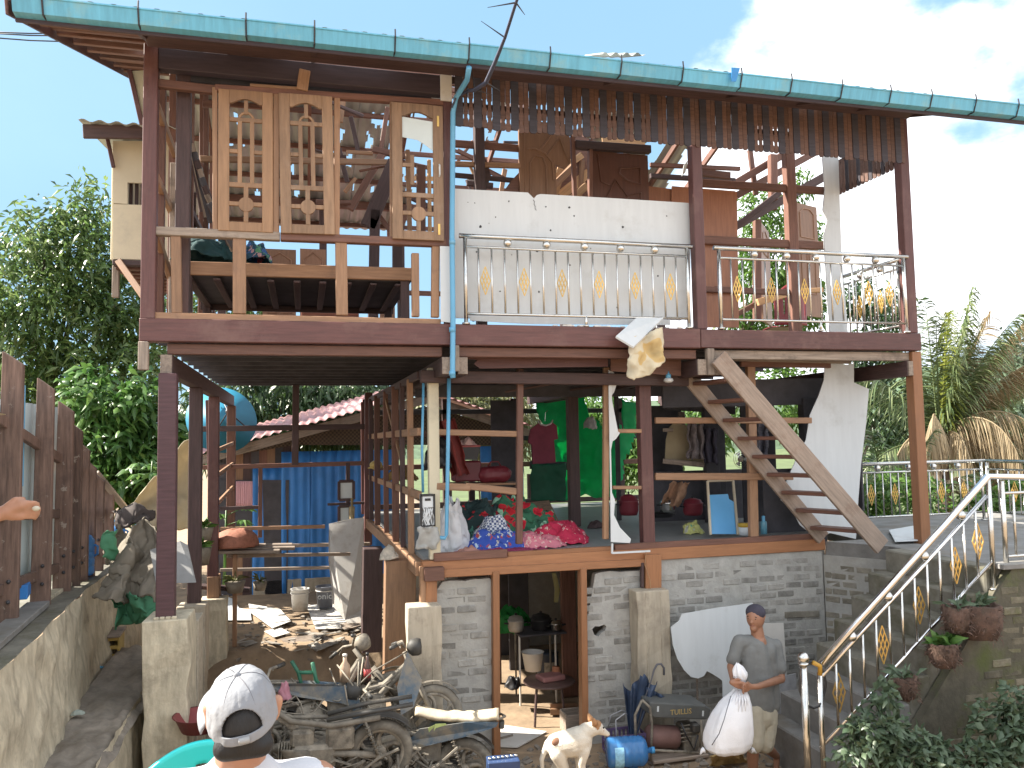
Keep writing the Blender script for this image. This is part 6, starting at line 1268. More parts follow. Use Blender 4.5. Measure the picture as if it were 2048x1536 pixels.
b = MB(); rim = (at(9, 826, -4.5)-hd3); rim.z = 0; R3 = rim.length
b.lathe([(.001, .16), (.06, .158), (.088, .13), (.095, .055), (R3*.7, .035), (R3, .02)], Matrix.Translation((hd3.x, hd3.y, at(4, 828, -4.5).z-.02)), 28); b.build('straw_hat', mat('straw', (.5, .42, .26), .8, .2, 30, bump=.4), tp, True, solid=.006)
# ---- dog by the door
dog = thing('dog', at(1140, 1545, -.75), 'white dog with a tan head and rump patch looking right beside the door', 'dog')
DY = -.75
dogw = mat('white_dog_coat', (.62, .57, .48), .9, .1, 9, bump=.5, fine=70, rand=0, dirt=(.48, .42, .33), dirt_at=.55, dirt_scale=5); dogt = mat('tan_dog_coat', (.36, .19, .09), .9, .15, 9, bump=.4, fine=70, rand=0)
ru, chs, nk, dh = at(1113, 1490, DY+.12), at(1160, 1478, DY), at(1172, 1462, DY-.02), at(1193, 1455, DY-.04)
gz = lambda p: V((p.x, p.y, ground_z(p.x, p.y)+.02))
bp_ = [(ru, .105, chs, .115), (chs, .115, nk, .075), (at(1140, 1490, DY+.06), .11, chs-V((0, 0, .04)), .11), (nk, .07, dh, .062), (dh, .06, at(1206, 1463, DY-.05), .036), (at(1206, 1463, DY-.05), .034, at(1215, 1468, DY-.05), .024)]
for dx, dy in ((-.01, -.06), (.0, .1)):
    h0 = ru+V((dx, dy, -.06)); k0 = h0+V((.06, 0, -.13)); hk = V((h0.x-.07, h0.y, gz(h0).z+.13)); ft = gz(h0+V((-.03, 0, 0))); bp_ += [(h0, .075, k0, .05), (k0, .045, hk, .026), (hk, .025, ft, .022), (ft, .024, ft+V((.05, 0, 0)), .02)]
for dx, dy in ((.02, -.06), (.03, .07)):
    h0 = chs+V((dx, dy, -.08)); e0 = h0+V((-.03, 0, -.12)); ft = gz(h0+V((.01, 0, 0))); bp_ += [(h0, .055, e0, .036), (e0, .034, ft+V((0, 0, .03)), .022), (ft, .024, ft+V((.045, 0, 0)), .02)]
bp_ += [(ru+V((-.08, .02, .02)), .03, ru+V((-.14, .02, -.12)), .024), (ru+V((-.14, .02, -.12)), .024, ru+V((-.13, .02, -.26)), .014)]
blob('body', bp_, dogw, dog, .009, 5)
blob('tan_head_fur', [(dh+V((0, 0, .004)), .064, at(1203, 1461, DY-.05), .038), (nk+V((.02, 0, .01)), .05, dh, .06)], dogt, dog, .008, 4)
for s in (-1, 1):
    b = MB(); e = dh+V((-.03, .045*s, .045)); b.lathe([(.03, 0), (.026, .03), (.012, .065), (.001, .075)], Matrix.Translation(e) @ Matrix.Rotation(-.35, 4, 'Y') @ Matrix.Rotation(-.3*s, 4, 'X'), 8); b.build('ear', dogt, dog, True)
    b = MB(); b.ball(dh+V((.042, -.03+.03*s-.012, .018)), .009, 6); b.build('eye', black, dog, True)
b = MB(); b.ball(at(1218, 1468, DY-.05), .012, 6); b.build('nose', black, dog, True)
b = MB(); b.ball(ru+V((-.01, -.075, .055)), .055, 8, (1.1, .6, .75)); b.build('tan_patch', mat('brown_dog_patch', (.2, .1, .06), .9, .2, 9, bump=.4), dog, True)
# ================================================================== motorcycles: burnt and dusty, piled against each other
def moto(label, M, body, seat_m, kind):
    t = thing('motorcycle', M.translation, label, 'motorcycle', 'wrecked motorcycles in front of the house')
    rn = random.Random(label); P = lambda x, y, z: M @ V((x, y, z))
    def tb(name, pts, r, m=dustmetal, n=7, par=t): b = MB(); b.tube([P(*p) for p in pts], r, n); return b.build(name, m, par, True)
    R = .285
    for wx, nm in ((0, 'rear_wheel'), (1.2, 'front_wheel')):
        W_ = M @ Matrix.Translation((wx, 0, R)) @ Matrix.Rotation(math.pi/2, 4, 'X')
        b = MB(); w = .055 if wx == 0 else .047
        b.lathe([(R-.08, -w*.7), (R-.05, -w*1.05), (R-.015, -w*.85), (R, -w*.3), (R, w*.3), (R-.015, w*.85), (R-.05, w*1.05), (R-.08, w*.7), (R-.08, -w*.7)], W_, 36); wh = b.build(nm, rubber, t, True)
        b = MB(); b.lathe([(R-.075, -.04), (R-.10, -.035), (R-.104, 0), (R-.10, .035), (R-.075, .04), (R-.07, 0), (R-.075, -.04)], W_, 36); b.lathe([(.001, -.05), (.05, -.05), (.055, -.02), (.055, .02), (.05, .05), (.001, .05)], W_, 16); b.build('rim', dustmetal, wh, True)
        for k in range(5):
            a = k*2*math.pi/5+rn.random()*.1; b = MB()
            for dz in (-.012, .012):
                pass
            b.tube([W_ @ V(((.04+(R-.12)*s)*math.cos(a+.5*s*s), (.04+(R-.12)*s)*math.sin(a+.5*s*s), .018)) for s in (0, .3, .6, .85, 1)], [.034, .024, .02, .024, .034], 6); b.build('spoke', dustmetal, wh, True)
    tb('swing_arm', [(0, .07, R), (.22, .075, R+.03), (.45, .07, R+.05)], .03); tb('swing_arm', [(0, -.07, R), (.22, -.075, R+.03), (.45, -.07, R+.05)], .02)
    b = MB(); b.tube([P(.02, -.085, R+.03), P(.3, -.09, R+.045), P(.46, -.085, R+.05)], .028, 6); b.build('chain_case', dustblack, t, True)
    for s in (-1, 1):
        sh = tb('shock_absorber', [(.02, .1*s, R+.02), (.13, .1*s, R+.33)], .012)
        b = MB(); b.tube([P(.035+.085*k/40+.022*math.cos(k*1.1), .1*s+.022*math.sin(k*1.1), R+.07+.22*k/40) for k in range(41)], .006, 4); b.build('spring', dustmetal, sh, True)
    tb('frame_tube', [(.0, .09, .63), (.4, .085, .58), (.75, .04, .62), (.98, 0, .78)], .026); tb('frame_tube', [(.0, -.09, .63), (.4, -.085, .58), (.75, -.04, .62), (.98, 0, .78)], .019)
    tb('frame_tube', [(.45, 0, R+.05), (.62, 0, .45), (.98, 0, .76)], .032); tb('frame_tube', [(.3, .08, .58), (.45, .06, R+.05)], .016)
    b = MB(); b.box((.56, 0, .31), (.36, .22, .22), ch=.03); b.box((.34, 0, .46), (.24, .2, .22), ch=.03); b.box((.66, 0, .47), (.2, .16, .16), ch=.03); b.v = [tuple(M @ V(p)) for p in b.v]; e_ = b.build('engine', dustmetal, t)
    b = MB()
    for k in range(6): b.box((.74+.022*k, 0, .31+.006*k), (.008, .15, .14))
    b.v = [tuple(M @ V(p)) for p in b.v]; b.build('cooling_fins', dustmetal, e_)
    b = MB(); b.lathe([(.001, -.025), (.075, -.02), (.085, .01), (.05, .03), (.001, .03)], M @ Matrix.Translation((.52, -.11, .3)) @ Matrix.Rotation(math.pi/2, 4, 'X'), 16); b.build('clutch_cover', dustmetal, e_, True)
    tb('exhaust', [(.8, -.06, .3), (.72, -.12, .2), (.45, -.14, .2), (.2, -.15, .25), (-.25, -.16, .33)], [.018, .018, .02, .04, .042], dustmetal, 8)
    tb('foot_peg', [(.42, -.26, .26), (.42, .26, .26)], .013); tb('side_stand', [(.45, .1, .25), (.3, .18, .06)], .012)
    tb('brake_pedal', [(.4, -.13, .28), (.6, -.18, .24), (.68, -.2, .27)], .009)
    for s in (-1, 1): tb('fork', [(1.2, .065*s, R), (1.06, .065*s, .66)], .027)
    tb('steering_stem', [(1.06, 0, .62), (.97, 0, .9)], .024)
    tb('handlebar', [(.86, .36, .96), (.95, .2, .99), (.97, 0, .94), (.95, -.2, .99), (.86, -.36, .96)], .013)
    for s in (-1, 1): tb('grip', [(.86, .36*s, .96), (.80, .42*s, .955)][::-1] if False else [(.9, .28*s, .975), (.85, .38*s, .96)], .019, dustblack); tb('brake_lever', [(.93, .22*s, .97), (.94, .36*s, .95)], .006)
    if kind != 'bare':
        def sf(s):
            pts = [(-.28, .70), (.0, .61), (.35, .52), (.48, .46), (.52, .55), (.42, .66), (.0, .735), (-.30, .74)]
            b = MB(); b.prism([P(x, s*(.09+.05*math.sin(max(0, x+.3)*3)), z) for x, z in pts], M.to_3x3() @ V((0, s*.03, 0))); return b.build('side_fairing', body, t)
        for s in (-1, 1):
            f = sf(s)
        tb('tail_rack', [(-.05, .1, .74), (-.32, .1, .77), (-.36, 0, .77), (-.32, -.1, .77), (-.05, -.1, .74)], .012)
        b = MB(); b.box((-.33, 0, .70), (.05, .14, .06), ch=.012); b.v = [tuple(M @ V(p)) for p in b.v]; b.build('tail_lamp', dustblack, t)
    if kind == 'seat':
        b = MB(); b.grid(lambda u, v: P(-.30+.78*u, (v-.5)*(.24-.05*u), .77+.05*math.sin(math.pi*v)-.04*math.sin(u*3.1)+.02*mnoise.noise(V((u*9, v*5, 0)))), 24, 8); b.build('seat', seat_m, t, True, solid=.035)
    else:
        tb('seat_pan', [(-.28, .08, .72), (.1, .09, .68), (.45, .06, .62)], .02, dustblack); tb('seat_pan', [(-.28, -.08, .72), (.1, -.09, .68), (.45, -.06, .62)], .02, dustblack)
    b = MB(); b.grid(lambda u, v: P((R+.05)*math.cos(.5+2.0*u)*1.0, (v-.5)*.13, R+(R+.05)*math.sin(.5+2.0*u)), 14, 4); b.build('rear_fender', dustblack, t, True, solid=.006)
    b = MB(); b.grid(lambda u, v: P(1.2+(R+.03)*math.cos(.6+1.9*u), (v-.5)*.11, R+(R+.03)*math.sin(.6+1.9*u)), 14, 4); b.build('front_fender', dustmetal, t, True, solid=.006)
    if kind != 'bare':
        b = MB(); b.prism([P(1.0, .13, .9), P(1.12, .1, .62), P(1.02, .16, .4), P(.9, .19, .35), P(.88, .17, .6)], M.to_3x3() @ V((0, .02, 0))); b.prism([P(1.0, -.13, .9), P(1.12, -.1, .62), P(1.02, -.16, .4), P(.9, -.19, .35), P(.88, -.17, .6)], M.to_3x3() @ V((0, -.02, 0))); b.build('leg_shield', body, t)
    b = MB(); b.lathe([(.001, .06), (.07, .055), (.085, .02), (.08, -.04), (.04, -.08), (.001, -.09)], M @ Matrix.Translation((1.08, 0, .93)) @ Matrix.Rotation(math.pi/2, 4, 'Y'), 16); b.build('headlight', dustmetal if kind == 'bare' else dustblack, t, True)
    # burnt cables and brackets
    for k in range(7):
        a = (rn.uniform(.2, .9), rn.uniform(-.15, .1), rn.uniform(.3, .7)); c = (rn.uniform(.3, 1.0), rn.uniform(-.15, .1), rn.uniform(.45, .9)); mm = ((a[0]+c[0])/2, -.17, (a[2]+c[2])/2-rn.uniform(-.1, .15))
        tb('cable', [a, ((a[0]*.6+mm[0]*.4), -.16, (a[2]*.6+mm[2]*.4)), mm, c], .007, dustmetal, 5)
    return t
def mpose(rear, front, lean, Y0, Y1, dz=0):
    a, c = PY(*rear, Y0), PY(*front, Y1); d = (c-a); d.normalize(); side = V((0, 0, 1)).cross(d).normalized(); up = d.cross(side)
    M = Matrix(((d.x, side.x, up.x, 0), (d.y, side.y, up.y, 0), (d.z, side.z, up.z, 0), (0, 0, 0, 1))) @ Matrix.Rotation(lean, 4, 'X')
    M.translation = a-(M.to_3x3() @ V((0, 0, .285))); return M
moto('burnt motorcycle frame with bare wheels lying foremost in the pile', mpose((760, 1502), (548, 1518), -.12, -.62, -.55), dustmetal, seatm, 'bare')
moto('dusty dark blue motorcycle with a torn sunlit seat beside the doorway', mpose((928, 1540), (700, 1530), .12, -.38, -.12), dustblue, seatm, 'seat')
moto('dust covered motorcycle leaning at the back of the pile towards the concrete pier', mpose((610, 1465), (800, 1440), -.2, .05, -.05), dustblue, seatm, 'fairing')
m4 = moto('stripped grey motorcycle on its side behind the capped man', mpose((560, 1500), (700, 1440), -.5, -.15, .1), dustmetal, seatm, 'bare')
tl_ = PY(872, 1462, -.52); 
for pts in (((856, 1456), (868, 1450), (870, 1453), (862, 1460), (858, 1465)), ((870, 1448), (892, 1447), (893, 1450), (872, 1456), (868, 1462))): plate('faded_swoosh', [PY(x, y, -.585) for x, y in pts], (0, .002, 0), mat('faded_yellow_print', (.35, .42, .15), .6), bpy.data.objects['motorcycle.001'])
fnd = thing('mudguard', PY(590, 1530, -.85), 'broken curved grey front mudguard propped before the pile', 'mudguard')
b = MB(); b.grid(lambda u, v: PY(560+55*u+8*math.sin(v*3), 1500+45*v, -.85-.06*math.sin(math.pi*u)), 10, 8); b.build('shell', dustmetal, fnd, True, solid=.006)
b = MB(); rq = random.Random(5)
for k in range(560):
    x, y = rq.gauss(.42, .6), rq.gauss(-.05, .28); z = ground_z(x, y)+rq.uniform(.0, .42)*math.exp(-((x-.5)/.7)**2); s = rq.choice((.03, .05, .08, .11)); vs, fs = chbox(s*rq.uniform(.6, 2), s*rq.uniform(.3, 1), s*rq.uniform(.2, .9), s*.12)
    R_ = Matrix.Rotation(rq.uniform(0, 6), 3, 'Z') @ Matrix.Rotation(rq.uniform(-1, 1), 3, 'X') @ Matrix.Rotation(rq.uniform(-1, 1), 3, 'Y'); b.add([R_ @ V(p)+V((x, y, z)) for p in vs], fs)
tag(b.build('burnt_engine_debris', dustmetal), kind='stuff')
# ================================================================== generator, umbrella, jugs, basket, crate
gen = thing('generator', PY(1350, 1520, -.05), 'burnt portable generator with grey tank and rusty drum in its tube frame', 'generator')
GY = -.12
def g3(x, y, d=0): return PY(x, y, GY+d)
tank = mat('scorched_grey_tank', (.12, .125, .12), .6, .2, 5, bump=.1, dirt=(.2, .18, .15), dirt_at=.55)
b = MB(); b.prism([g3(*p) for p in ((1300, 1404), (1412, 1411), (1422, 1418), (1420, 1432), (1414, 1440), (1308, 1436), (1298, 1428))], (0, .36, .0)); o = b.build('tank', tank, gen); bv = o.modifiers.new('edge', 'BEVEL'); bv.width = .015; bv.segments = 2
for dy in (0, .38):
    for pts in (((1284, 1400), (1300, 1415), (1304, 1450), (1302, 1520)), ((1402, 1440), (1404, 1480), (1404, 1525)), ((1302, 1500), (1404, 1506)), ((1284, 1400), (1270, 1430), (1272, 1500))):
        b = MB(); b.tube([g3(*p, dy-.02) for p in pts], .014, 7); b.build('frame_tube', dustmetal, gen, True)
a, c = g3(1296, 1472, .15), g3(1354, 1474, .15); b = MB(); b.tube([a, a.lerp(c, .06), a.lerp(c, .94), c], [.10, .115, .115, .10], 20); b.build('drum', mat('rust_red_drum', (.2, .11, .095), .7, .2, 5, bump=.15, dirt=(.12, .08, .07), dirt_at=.55), gen, True)
boxy('engine_block', g3(1374, 1472, .18), (.17, .22, .26), dustmetal, gen, ch=.02); boxy('air_filter', g3(1390, 1455, .02), (.08, .1, .1), dustblack, gen, ch=.02); boxy('control_panel', g3(1390, 1482, .05), (.08, .05, .12), dustmetal, gen, ch=.01)
for k in range(5): boxy('fin', g3(1374, 1450+8*k, .06), (.15, .02, .01), dustmetal, gen)
boxy('skid_board', g3(1350, 1508, .1), (.62, .3, .035), greywood, gen)
b = MB(); b.tube([g3(1362, 1445, .0), g3(1372, 1470, -.05), g3(1388, 1500, -.03), g3(1396, 1470, -.05)], .01, 5); b.build('hose', black, gen, True)
text('tank_lettering', 'TUILLIS', g3(1362, 1424, -.002), (1, 0, -.03), (0, 0, 1), .075, mat('gold_print', (.45, .33, .12), .5), gen)
for x, y in ((1316, 1418), (1406, 1427)): boxy('white_sticker', g3(x, y, -.002), (.02, .004, .055), white, gen, ry=.1)
umh = mat('umbrella_grey', (.09, .09, .1), .4)
um = thing('umbrella', PY(1270, 1480, .0), 'folded dark blue umbrella with a hooked grey handle leaning beside the generator', 'umbrella')
ucl = mat('navy_umbrella_cloth', (.035, .055, .10), .5, .25, 8, bump=.3)
UYv = .1; b = MB(); ap = PY(1262, 1500, UYv)
def uf(u, v):
    tip = PY(1245+90*u if False else 1246+68*u, (1366+14*math.sin(u*9))-10*(u > .6), UYv+.05*math.sin(u*20)); return ap.lerp(tip, v)+V((0, .035*math.sin(u*25)*v, 0))
b.grid(uf, 40, 10); b.build('canopy', ucl, um, True, solid=.004)
b = MB(); b.grid(lambda u, v: PY(1282+58*u, 1368+30*u-16*math.sin(u*6)*0+v*(34-10*u), UYv+.04*math.sin(u*16)), 26, 6); b.build('canopy_flap', ucl, um, True, solid=.004)
b = MB(); b.tube([PY(x, y, UYv-.02) for x, y in ((1266, 1490), (1290, 1395), (1302, 1362), (1308, 1340), (1314, 1329), (1322, 1328), (1328, 1336), (1328, 1350))], [.006, .006, .008, .011, .012, .012, .012, .011], 8); b.build('shaft', umh, um, True)
jugm = glassy('blue_jug_plastic', (.06, .22, .5), .18, .82)
def jug(label, base, axis, L=.46, R=.135, lbl=False):
    t = thing('water_jug', base, label, 'water jug'); ax = V(axis).normalized(); q = V((0, 0, 1)).rotation_difference(ax).to_matrix().to_4x4(); M = Matrix.Translation(V(base)) @ q
    pr = [(.001, 0), (R*.9, 0), (R, .02)]
    for k in range(4): z = .03+k*.075; pr += [(R, z), (R, z+.055), (R*.955, z+.065)]
    pr += [(R, .335), (R*.97, .37), (R*.75, .41), (R*.3, .425), (.028, .43), (.028, .475)]
    b = MB(); b.lathe([(r, z*L/.46) for r, z in pr], M, 28); b.build('shell', jugm, t, True)
    b = MB(); b.lathe([(.032, .465*L/.46), (.032, .50*L/.46), (.001, .502*L/.46)], M, 14); b.build('cap', mat('blue_cap', (.06, .3, .6), .4), t, True)
    b = MB(); b.tube([M @ V((R*.99, 0, .2)), M @ V((R+.03, 0, .22)), M @ V((R+.03, 0, .30)), M @ V((R*.98, 0, .32))], .013, 7); b.build('handle', jugm, t, True)
    if lbl:
        b = MB(); b.lathe([(R+.002, .06), (R+.002, .15)], M, 20, -2.4, -.7); b.build('label', mat('pale_blue_label', (.25, .5, .68), .5, .3, 30), t, True)
    return t
jb = PY(1214, 1505, -.18); jug('blue five gallon water jug lying on its side in front of the generator', jb, PY(1310, 1500, -.28)-jb, .44, .145, True)
jj = PZ(160, 1143, 2.0); jug('blue water jug standing on the retaining wall beside the fence planks', (jj.x, jj.y, 1.96), (0, 0, 1), .47, .14)
jug('smaller blue jug behind the standing one along the fence', (jj.x+.05, jj.y+1.5, 1.96), (0, 0, 1), .42, .10); jug('smaller blue jug farthest back by the fence', (jj.x+.32, jj.y+1.6, 1.96), (0, 0, 1), .42, .10)
bk_ = thing('basket', PY(1245, 1480, .2), 'purple plastic shopping basket with two thin handles against the brick wall', 'basket')
purp = mat('purple_plastic', (.13, .09, .19), .5, .15, 8, bump=.1)
c = PY(1248, 1478, .2); b = MB(); w, d_, h = .19, .12, .20
for k in range(9): b.box((c.x-w+.0475*k, c.y-d_, c.z-.02), (.022, .012, h)); b.box((c.x-w+.0475*k, c.y+d_, c.z-.02), (.022, .012, h))
for zz in (-.12, -.03, .07): b.box((c.x, c.y-d_, c.z+zz), (2*w, .014, .025)); b.box((c.x, c.y+d_, c.z+zz), (2*w, .014, .025)); b.box((c.x-w, c.y, c.z+zz), (.014, 2*d_, .025)); b.box((c.x+w, c.y, c.z+zz), (.014, 2*d_, .025))
b.box((c.x, c.y, c.z-.12), (2*w, 2*d_, .015)); b.build('body', purp, bk_)
for s in (-1, 1): b = MB(); b.tube([(c.x-w*.7, c.y+d_*s, c.z+.07), (c.x-w*.6, c.y+d_*s*.6, c.z+.23), (c.x, c.y+d_*s*.4, c.z+.28), (c.x+w*.6, c.y+d_*s*.6, c.z+.23), (c.x+w*.7, c.y+d_*s, c.z+.07)], .006, 6); b.build('handle', mat('clear_cord', (.4, .4, .42), .4), bk_, True)
cr = thing('battery_box', PY(1005, 1540, -.9), 'blue box with a row of shiny caps at the door foot', 'box')
c = PY(1006, 1533, -.85); boxy('case', c, (.28, .16, .14), mat('deep_blue_plastic', (.03, .06, .15), .4), cr, -.1)
for k in range(7): b = MB(); b.lathe([(.014, 0), (.014, .02), (.001, .024)], Matrix.Translation(c+V((-.12+.04*k, -.012*k*.0, .07))), 10); b.build('cap', steel, cr, True)
yc = cloth('yellow_cloth', lambda u, v: PY(1424+64*u, 1506+28*v, -.55+.25*v-.0), 20, 14, mat('ochre_cloth', (.42, .29, .12), .9, .2, 6, bump=.2), None, .012, .05, 8); tag(yc, 'crumpled ochre cloth on the rubble below the white sack', 'cloth')
# ================================================================== rubble and litter on the ground
rubm = mat('rubble', (.24, .21, .175), .95, .4, 12, bump=.5, fine=40, rand=0, dirt=(.12, .1, .08), dirt_at=.5, dirt_scale=6)
b = MB(); rnd = random.Random(21)
for k in range(1500):
    r = rnd.random()
    if r < .5: x, y = rnd.gauss(.75, .75), rnd.gauss(-.3, .45)
    elif r < .8: x, y = rnd.uniform(2.1, 4.6), rnd.uniform(-1.2, .3)
    else: x, y = rnd.uniform(-1, 1), rnd.uniform(.5, 6)
    s = rnd.choice((.012, .018, .025, .035, .05)); z = ground_z(x, y)
    vs, fs = chbox(s*rnd.uniform(.7, 2.2), s*rnd.uniform(.6, 1.6), s*rnd.uniform(.4, 1)); Rm_ = Matrix.Rotation(rnd.uniform(0, 6), 3, 'Z') @ Matrix.Rotation(rnd.uniform(-.5, .5), 3, 'X')
    b.add([Rm_ @ V((p[0]*rnd.uniform(.7, 1.2), p[1]*rnd.uniform(.7, 1.2), p[2]))+V((x, y, z+s*.2)) for p in vs], fs)
tag(b.build('rubble', rubm), kind='stuff')
b = MB()
for k in range(950):
    x, y = rnd.gauss(.45, .6), rnd.gauss(-.05, .35); z = ground_z(x, y)+rnd.uniform(.0, .5)*math.exp(-((x-.4)/.8)**2); a = rnd.uniform(0, 6.3); L = rnd.uniform(.08, .4); e = V((math.cos(a), math.sin(a), rnd.uniform(-.5, .6)))*L
    p = V((x, y, z)); b.tube([p, p+e*.5+V((0, 0, rnd.uniform(-.04, .06))), p+e], rnd.choice((.006, .009, .013)), 5)
tag(b.build('burnt_metal_scrap', dustmetal), kind='stuff')
b = MB(); rl = random.Random(8)
for k in range(150):
    x, y = rl.uniform(-.95, .95), rl.uniform(.9, 4.6); s = rl.choice((.05, .08, .12, .2)); vs, fs = chbox(s*rl.uniform(.8, 2.2), s*rl.uniform(.3, .9), .008); R_ = Matrix.Rotation(rl.uniform(0, 6), 3, 'Z') @ Matrix.Rotation(rl.uniform(-.35, .35), 3, 'X')
    b.add([R_ @ V(p)+V((x, y, ground_z(x, y)+.03)) for p in vs], fs)
tag(b.build('yard_litter', mat('mixed_litter', (.3, .27, .23), .85, .5, 3, bump=.2, dirt=(.12, .1, .08), dirt_at=.5, dirt_scale=2)), kind='stuff')
def litter(name, label, cat, pts, m, d=(0, 0, .01), **k): o = plate(name, pts, d, m); return tag(o, label, cat)
gz_ = lambda x, y, h=.03: V((x, y, ground_z(x, y)+h))
def gpix(x, y, z=.5, h=.03): p = PZ(x, y, z); return gz_(p.x, p.y, h)
litter('white_board', 'bright white board scrap lying in the sun in the back yard', 'board', [gpix(x, y, .5) for x, y in ((444, 1195), (470, 1205), (478, 1222), (500, 1224), (503, 1245), (443, 1247))], white)
litter('white_board', 'greyish white sheet lying aslant in the middle of the yard', 'board', [gpix(x, y, .5, .06) for x, y in ((497, 1217), (560, 1226), (582, 1252), (545, 1264), (500, 1232))], whitedirty)
litter('white_board', 'soiled white sheet at the foot of the leaning board', 'board', [gpix(x, y, .5, .04) for x, y in ((612, 1216), (720, 1215), (724, 1262), (632, 1264))], whitedirty)
lb = plate('leaning_board', [PY(x, y, yy) for x, y, yy in ((658, 1048, 5.6), (700, 1038, 5.6), (728, 1035, 5.6), (728, 1215, 5.0), (726, 1290, 4.5), (690, 1240, 4.85), (668, 1215, 5.0), (657, 1120, 5.3))], (0, .015, 0), whitedirty); tag(lb, 'large soiled white board leaning against the rear frame of the carport', 'board')
litter('plank', 'grey plank lying on the dirt behind the motorcycles', 'plank', [gpix(x, y, .05) for x, y in ((560, 1345), (640, 1335), (700, 1352), (620, 1365))], greywood)
litter('plank', 'split grey board beside the brick column foot', 'plank', [gpix(x, y, .05, .06) for x, y in ((680, 1318), (725, 1303), (735, 1316), (690, 1332))], greywood)
litter('paper_sheet', 'pale paper sheet lying on the dirt under the earth step', 'paper', [gpix(x, y, .1) for x, y in ((528, 1320), (560, 1312), (580, 1325), (548, 1335))], whitedirty, (0, 0, .004))
litter('floor_sheet', 'sunlit pale board lying inside the basement doorway', 'board', [gpix(x, y, .02, .015) for x, y in ((1000, 1450), (1094, 1462), (1035, 1495), (1000, 1495))], whitedirty)
bh = thing('basin', gz_(.15, 1.0), 'upturned dark grey basin on the dirt behind the capped man', 'basin'); c = PY(492, 1335, 1.0)
b = MB(); b.lathe([(.16, 0), (.17, .02), (.15, .07), (.09, .11), (.001, .12)], Matrix.Translation(gz_(c.x, 1.0, .05)), 20); b.build('shell', mat('dark_grey_plastic', (.07, .08, .095), .6, .2, 6), bh, True)
rb = thing('red_basin', PY(392, 1440, -.3), 'dull red plastic basin wedged behind the pier and the capped man', 'basin'); c = PY(402, 1440, -.2)
b = MB(); b.lathe([(.001, 0), (.16, 0), (.22, .13), (.24, .135), (.215, .13), (.15, .015), (.001, .015)], Matrix.Translation(c-V((0, 0, .08))), 22); b.build('shell', mat('dull_red_plastic', (.2, .045, .045), .6, .2, 6), rb, True)
for x, y, yy, lab, m, r, h in ((690, 1362, .2, 'squat tan bottle standing among the burnt scrap', mat('tan_bottle', (.45, .32, .22), .5, .2, 8), .05, .24), (735, 1365, .25, 'brown glass bottle with a red label beside the pier', mat('brown_bottle', (.1, .06, .05), .3), .035, .27)):
    c = PY(x, y, yy); t = thing('bottle', c, lab, 'bottle'); b = MB(); b.lathe([(.001, 0), (r, 0), (r, h*.6), (r*.4, h*.78), (r*.38, h)], Matrix.Translation(c), 14); b.build('glass', m, t, True); b = MB(); b.lathe([(r*.45, h*.97), (r*.45, h*1.07), (.001, h*1.07)], Matrix.Translation(c), 10); b.build('cap', black if r < .04 else whitedirty, t, True)
    if r < .04: b = MB(); b.lathe([(r+.001, h*.2), (r+.001, h*.5)], Matrix.Translation(c), 14); b.build('label', mat('red_label', (.4, .06, .06), .6), t, True)
pp_ = heap('pink_bag', PY(568, 1400, -.1), .07, .06, .17, mat('pink_plastic', (.5, .22, .27), .5, .2, 8, transl=.2), None, 3, .03, 12); tag(pp_, 'crumpled pink plastic bag standing in the burnt scrap', 'bag')
gp = thing('green_chair', PY(600, 1400, .2), 'broken dark green plastic chair frame sticking out of the pile', 'chair')
for pts in (((583, 1322), (597, 1345), (604, 1375), (590, 1400)), ((597, 1345), (625, 1345)), ((625, 1325), (632, 1360), (650, 1385)), ((604, 1375), (640, 1372))): b = MB(); b.tube([PY(x, y, .25) for x, y in pts], .02, 6); b.build('frame_rod', mat('bottle_green_plastic', (.03, .14, .08), .5, .2, 5), gp, True)
# ================================================================== carport: bench of planks with basket, buckets, pictures, pots
bn = thing('plank_bench', PZ(500, 1110, 1.1), 'rough bench of grey planks across the back of the carport', 'bench'); BYv = 4.2
for y0, x0, x1, dy in ((1098, 415, 590, 0), (1104, 418, 560, -.15), (1092, 430, 585, .2)): bar('plank', PY(x0, y0, BYv+dy), PY(x1, y0-2, BYv+dy), .045, .16, greywood, bn)
for x in (432, 470): vbar('leg', PY(x, 1150, BYv).x, BYv, .5, PY(x, 1108, BYv).z, .06, .07, tan, bn)
bar('lower_plank', PY(395, 1172, BYv), PY(500, 1180, BYv), .05, .2, darkwood, bn); bar('lower_plank', PY(455, 1112, BYv), PY(700, 1108, BYv+.6), .05, .05, greywood, bn)
tb_ = thing('clay_basket', PY(472, 1090, BYv), 'upturned terracotta woven basket on the plank bench', 'basket'); c = PY(472, 1092, BYv)
b = MB(); b.lathe([(.31, 0), (.315, .03), (.29, .13), (.22, .2), (.12, .235), (.001, .24)], Matrix.Translation(c), 28); b.v = [tuple(V(p)+V((0, 0, .006*math.sin(math.atan2(p[1]-c.y, p[0]-c.x)*40)))) for p in b.v]; b.build('shell', mat('terracotta_weave', (.3, .12, .075), .8, .25, 24, bump=.6), tb_, True)
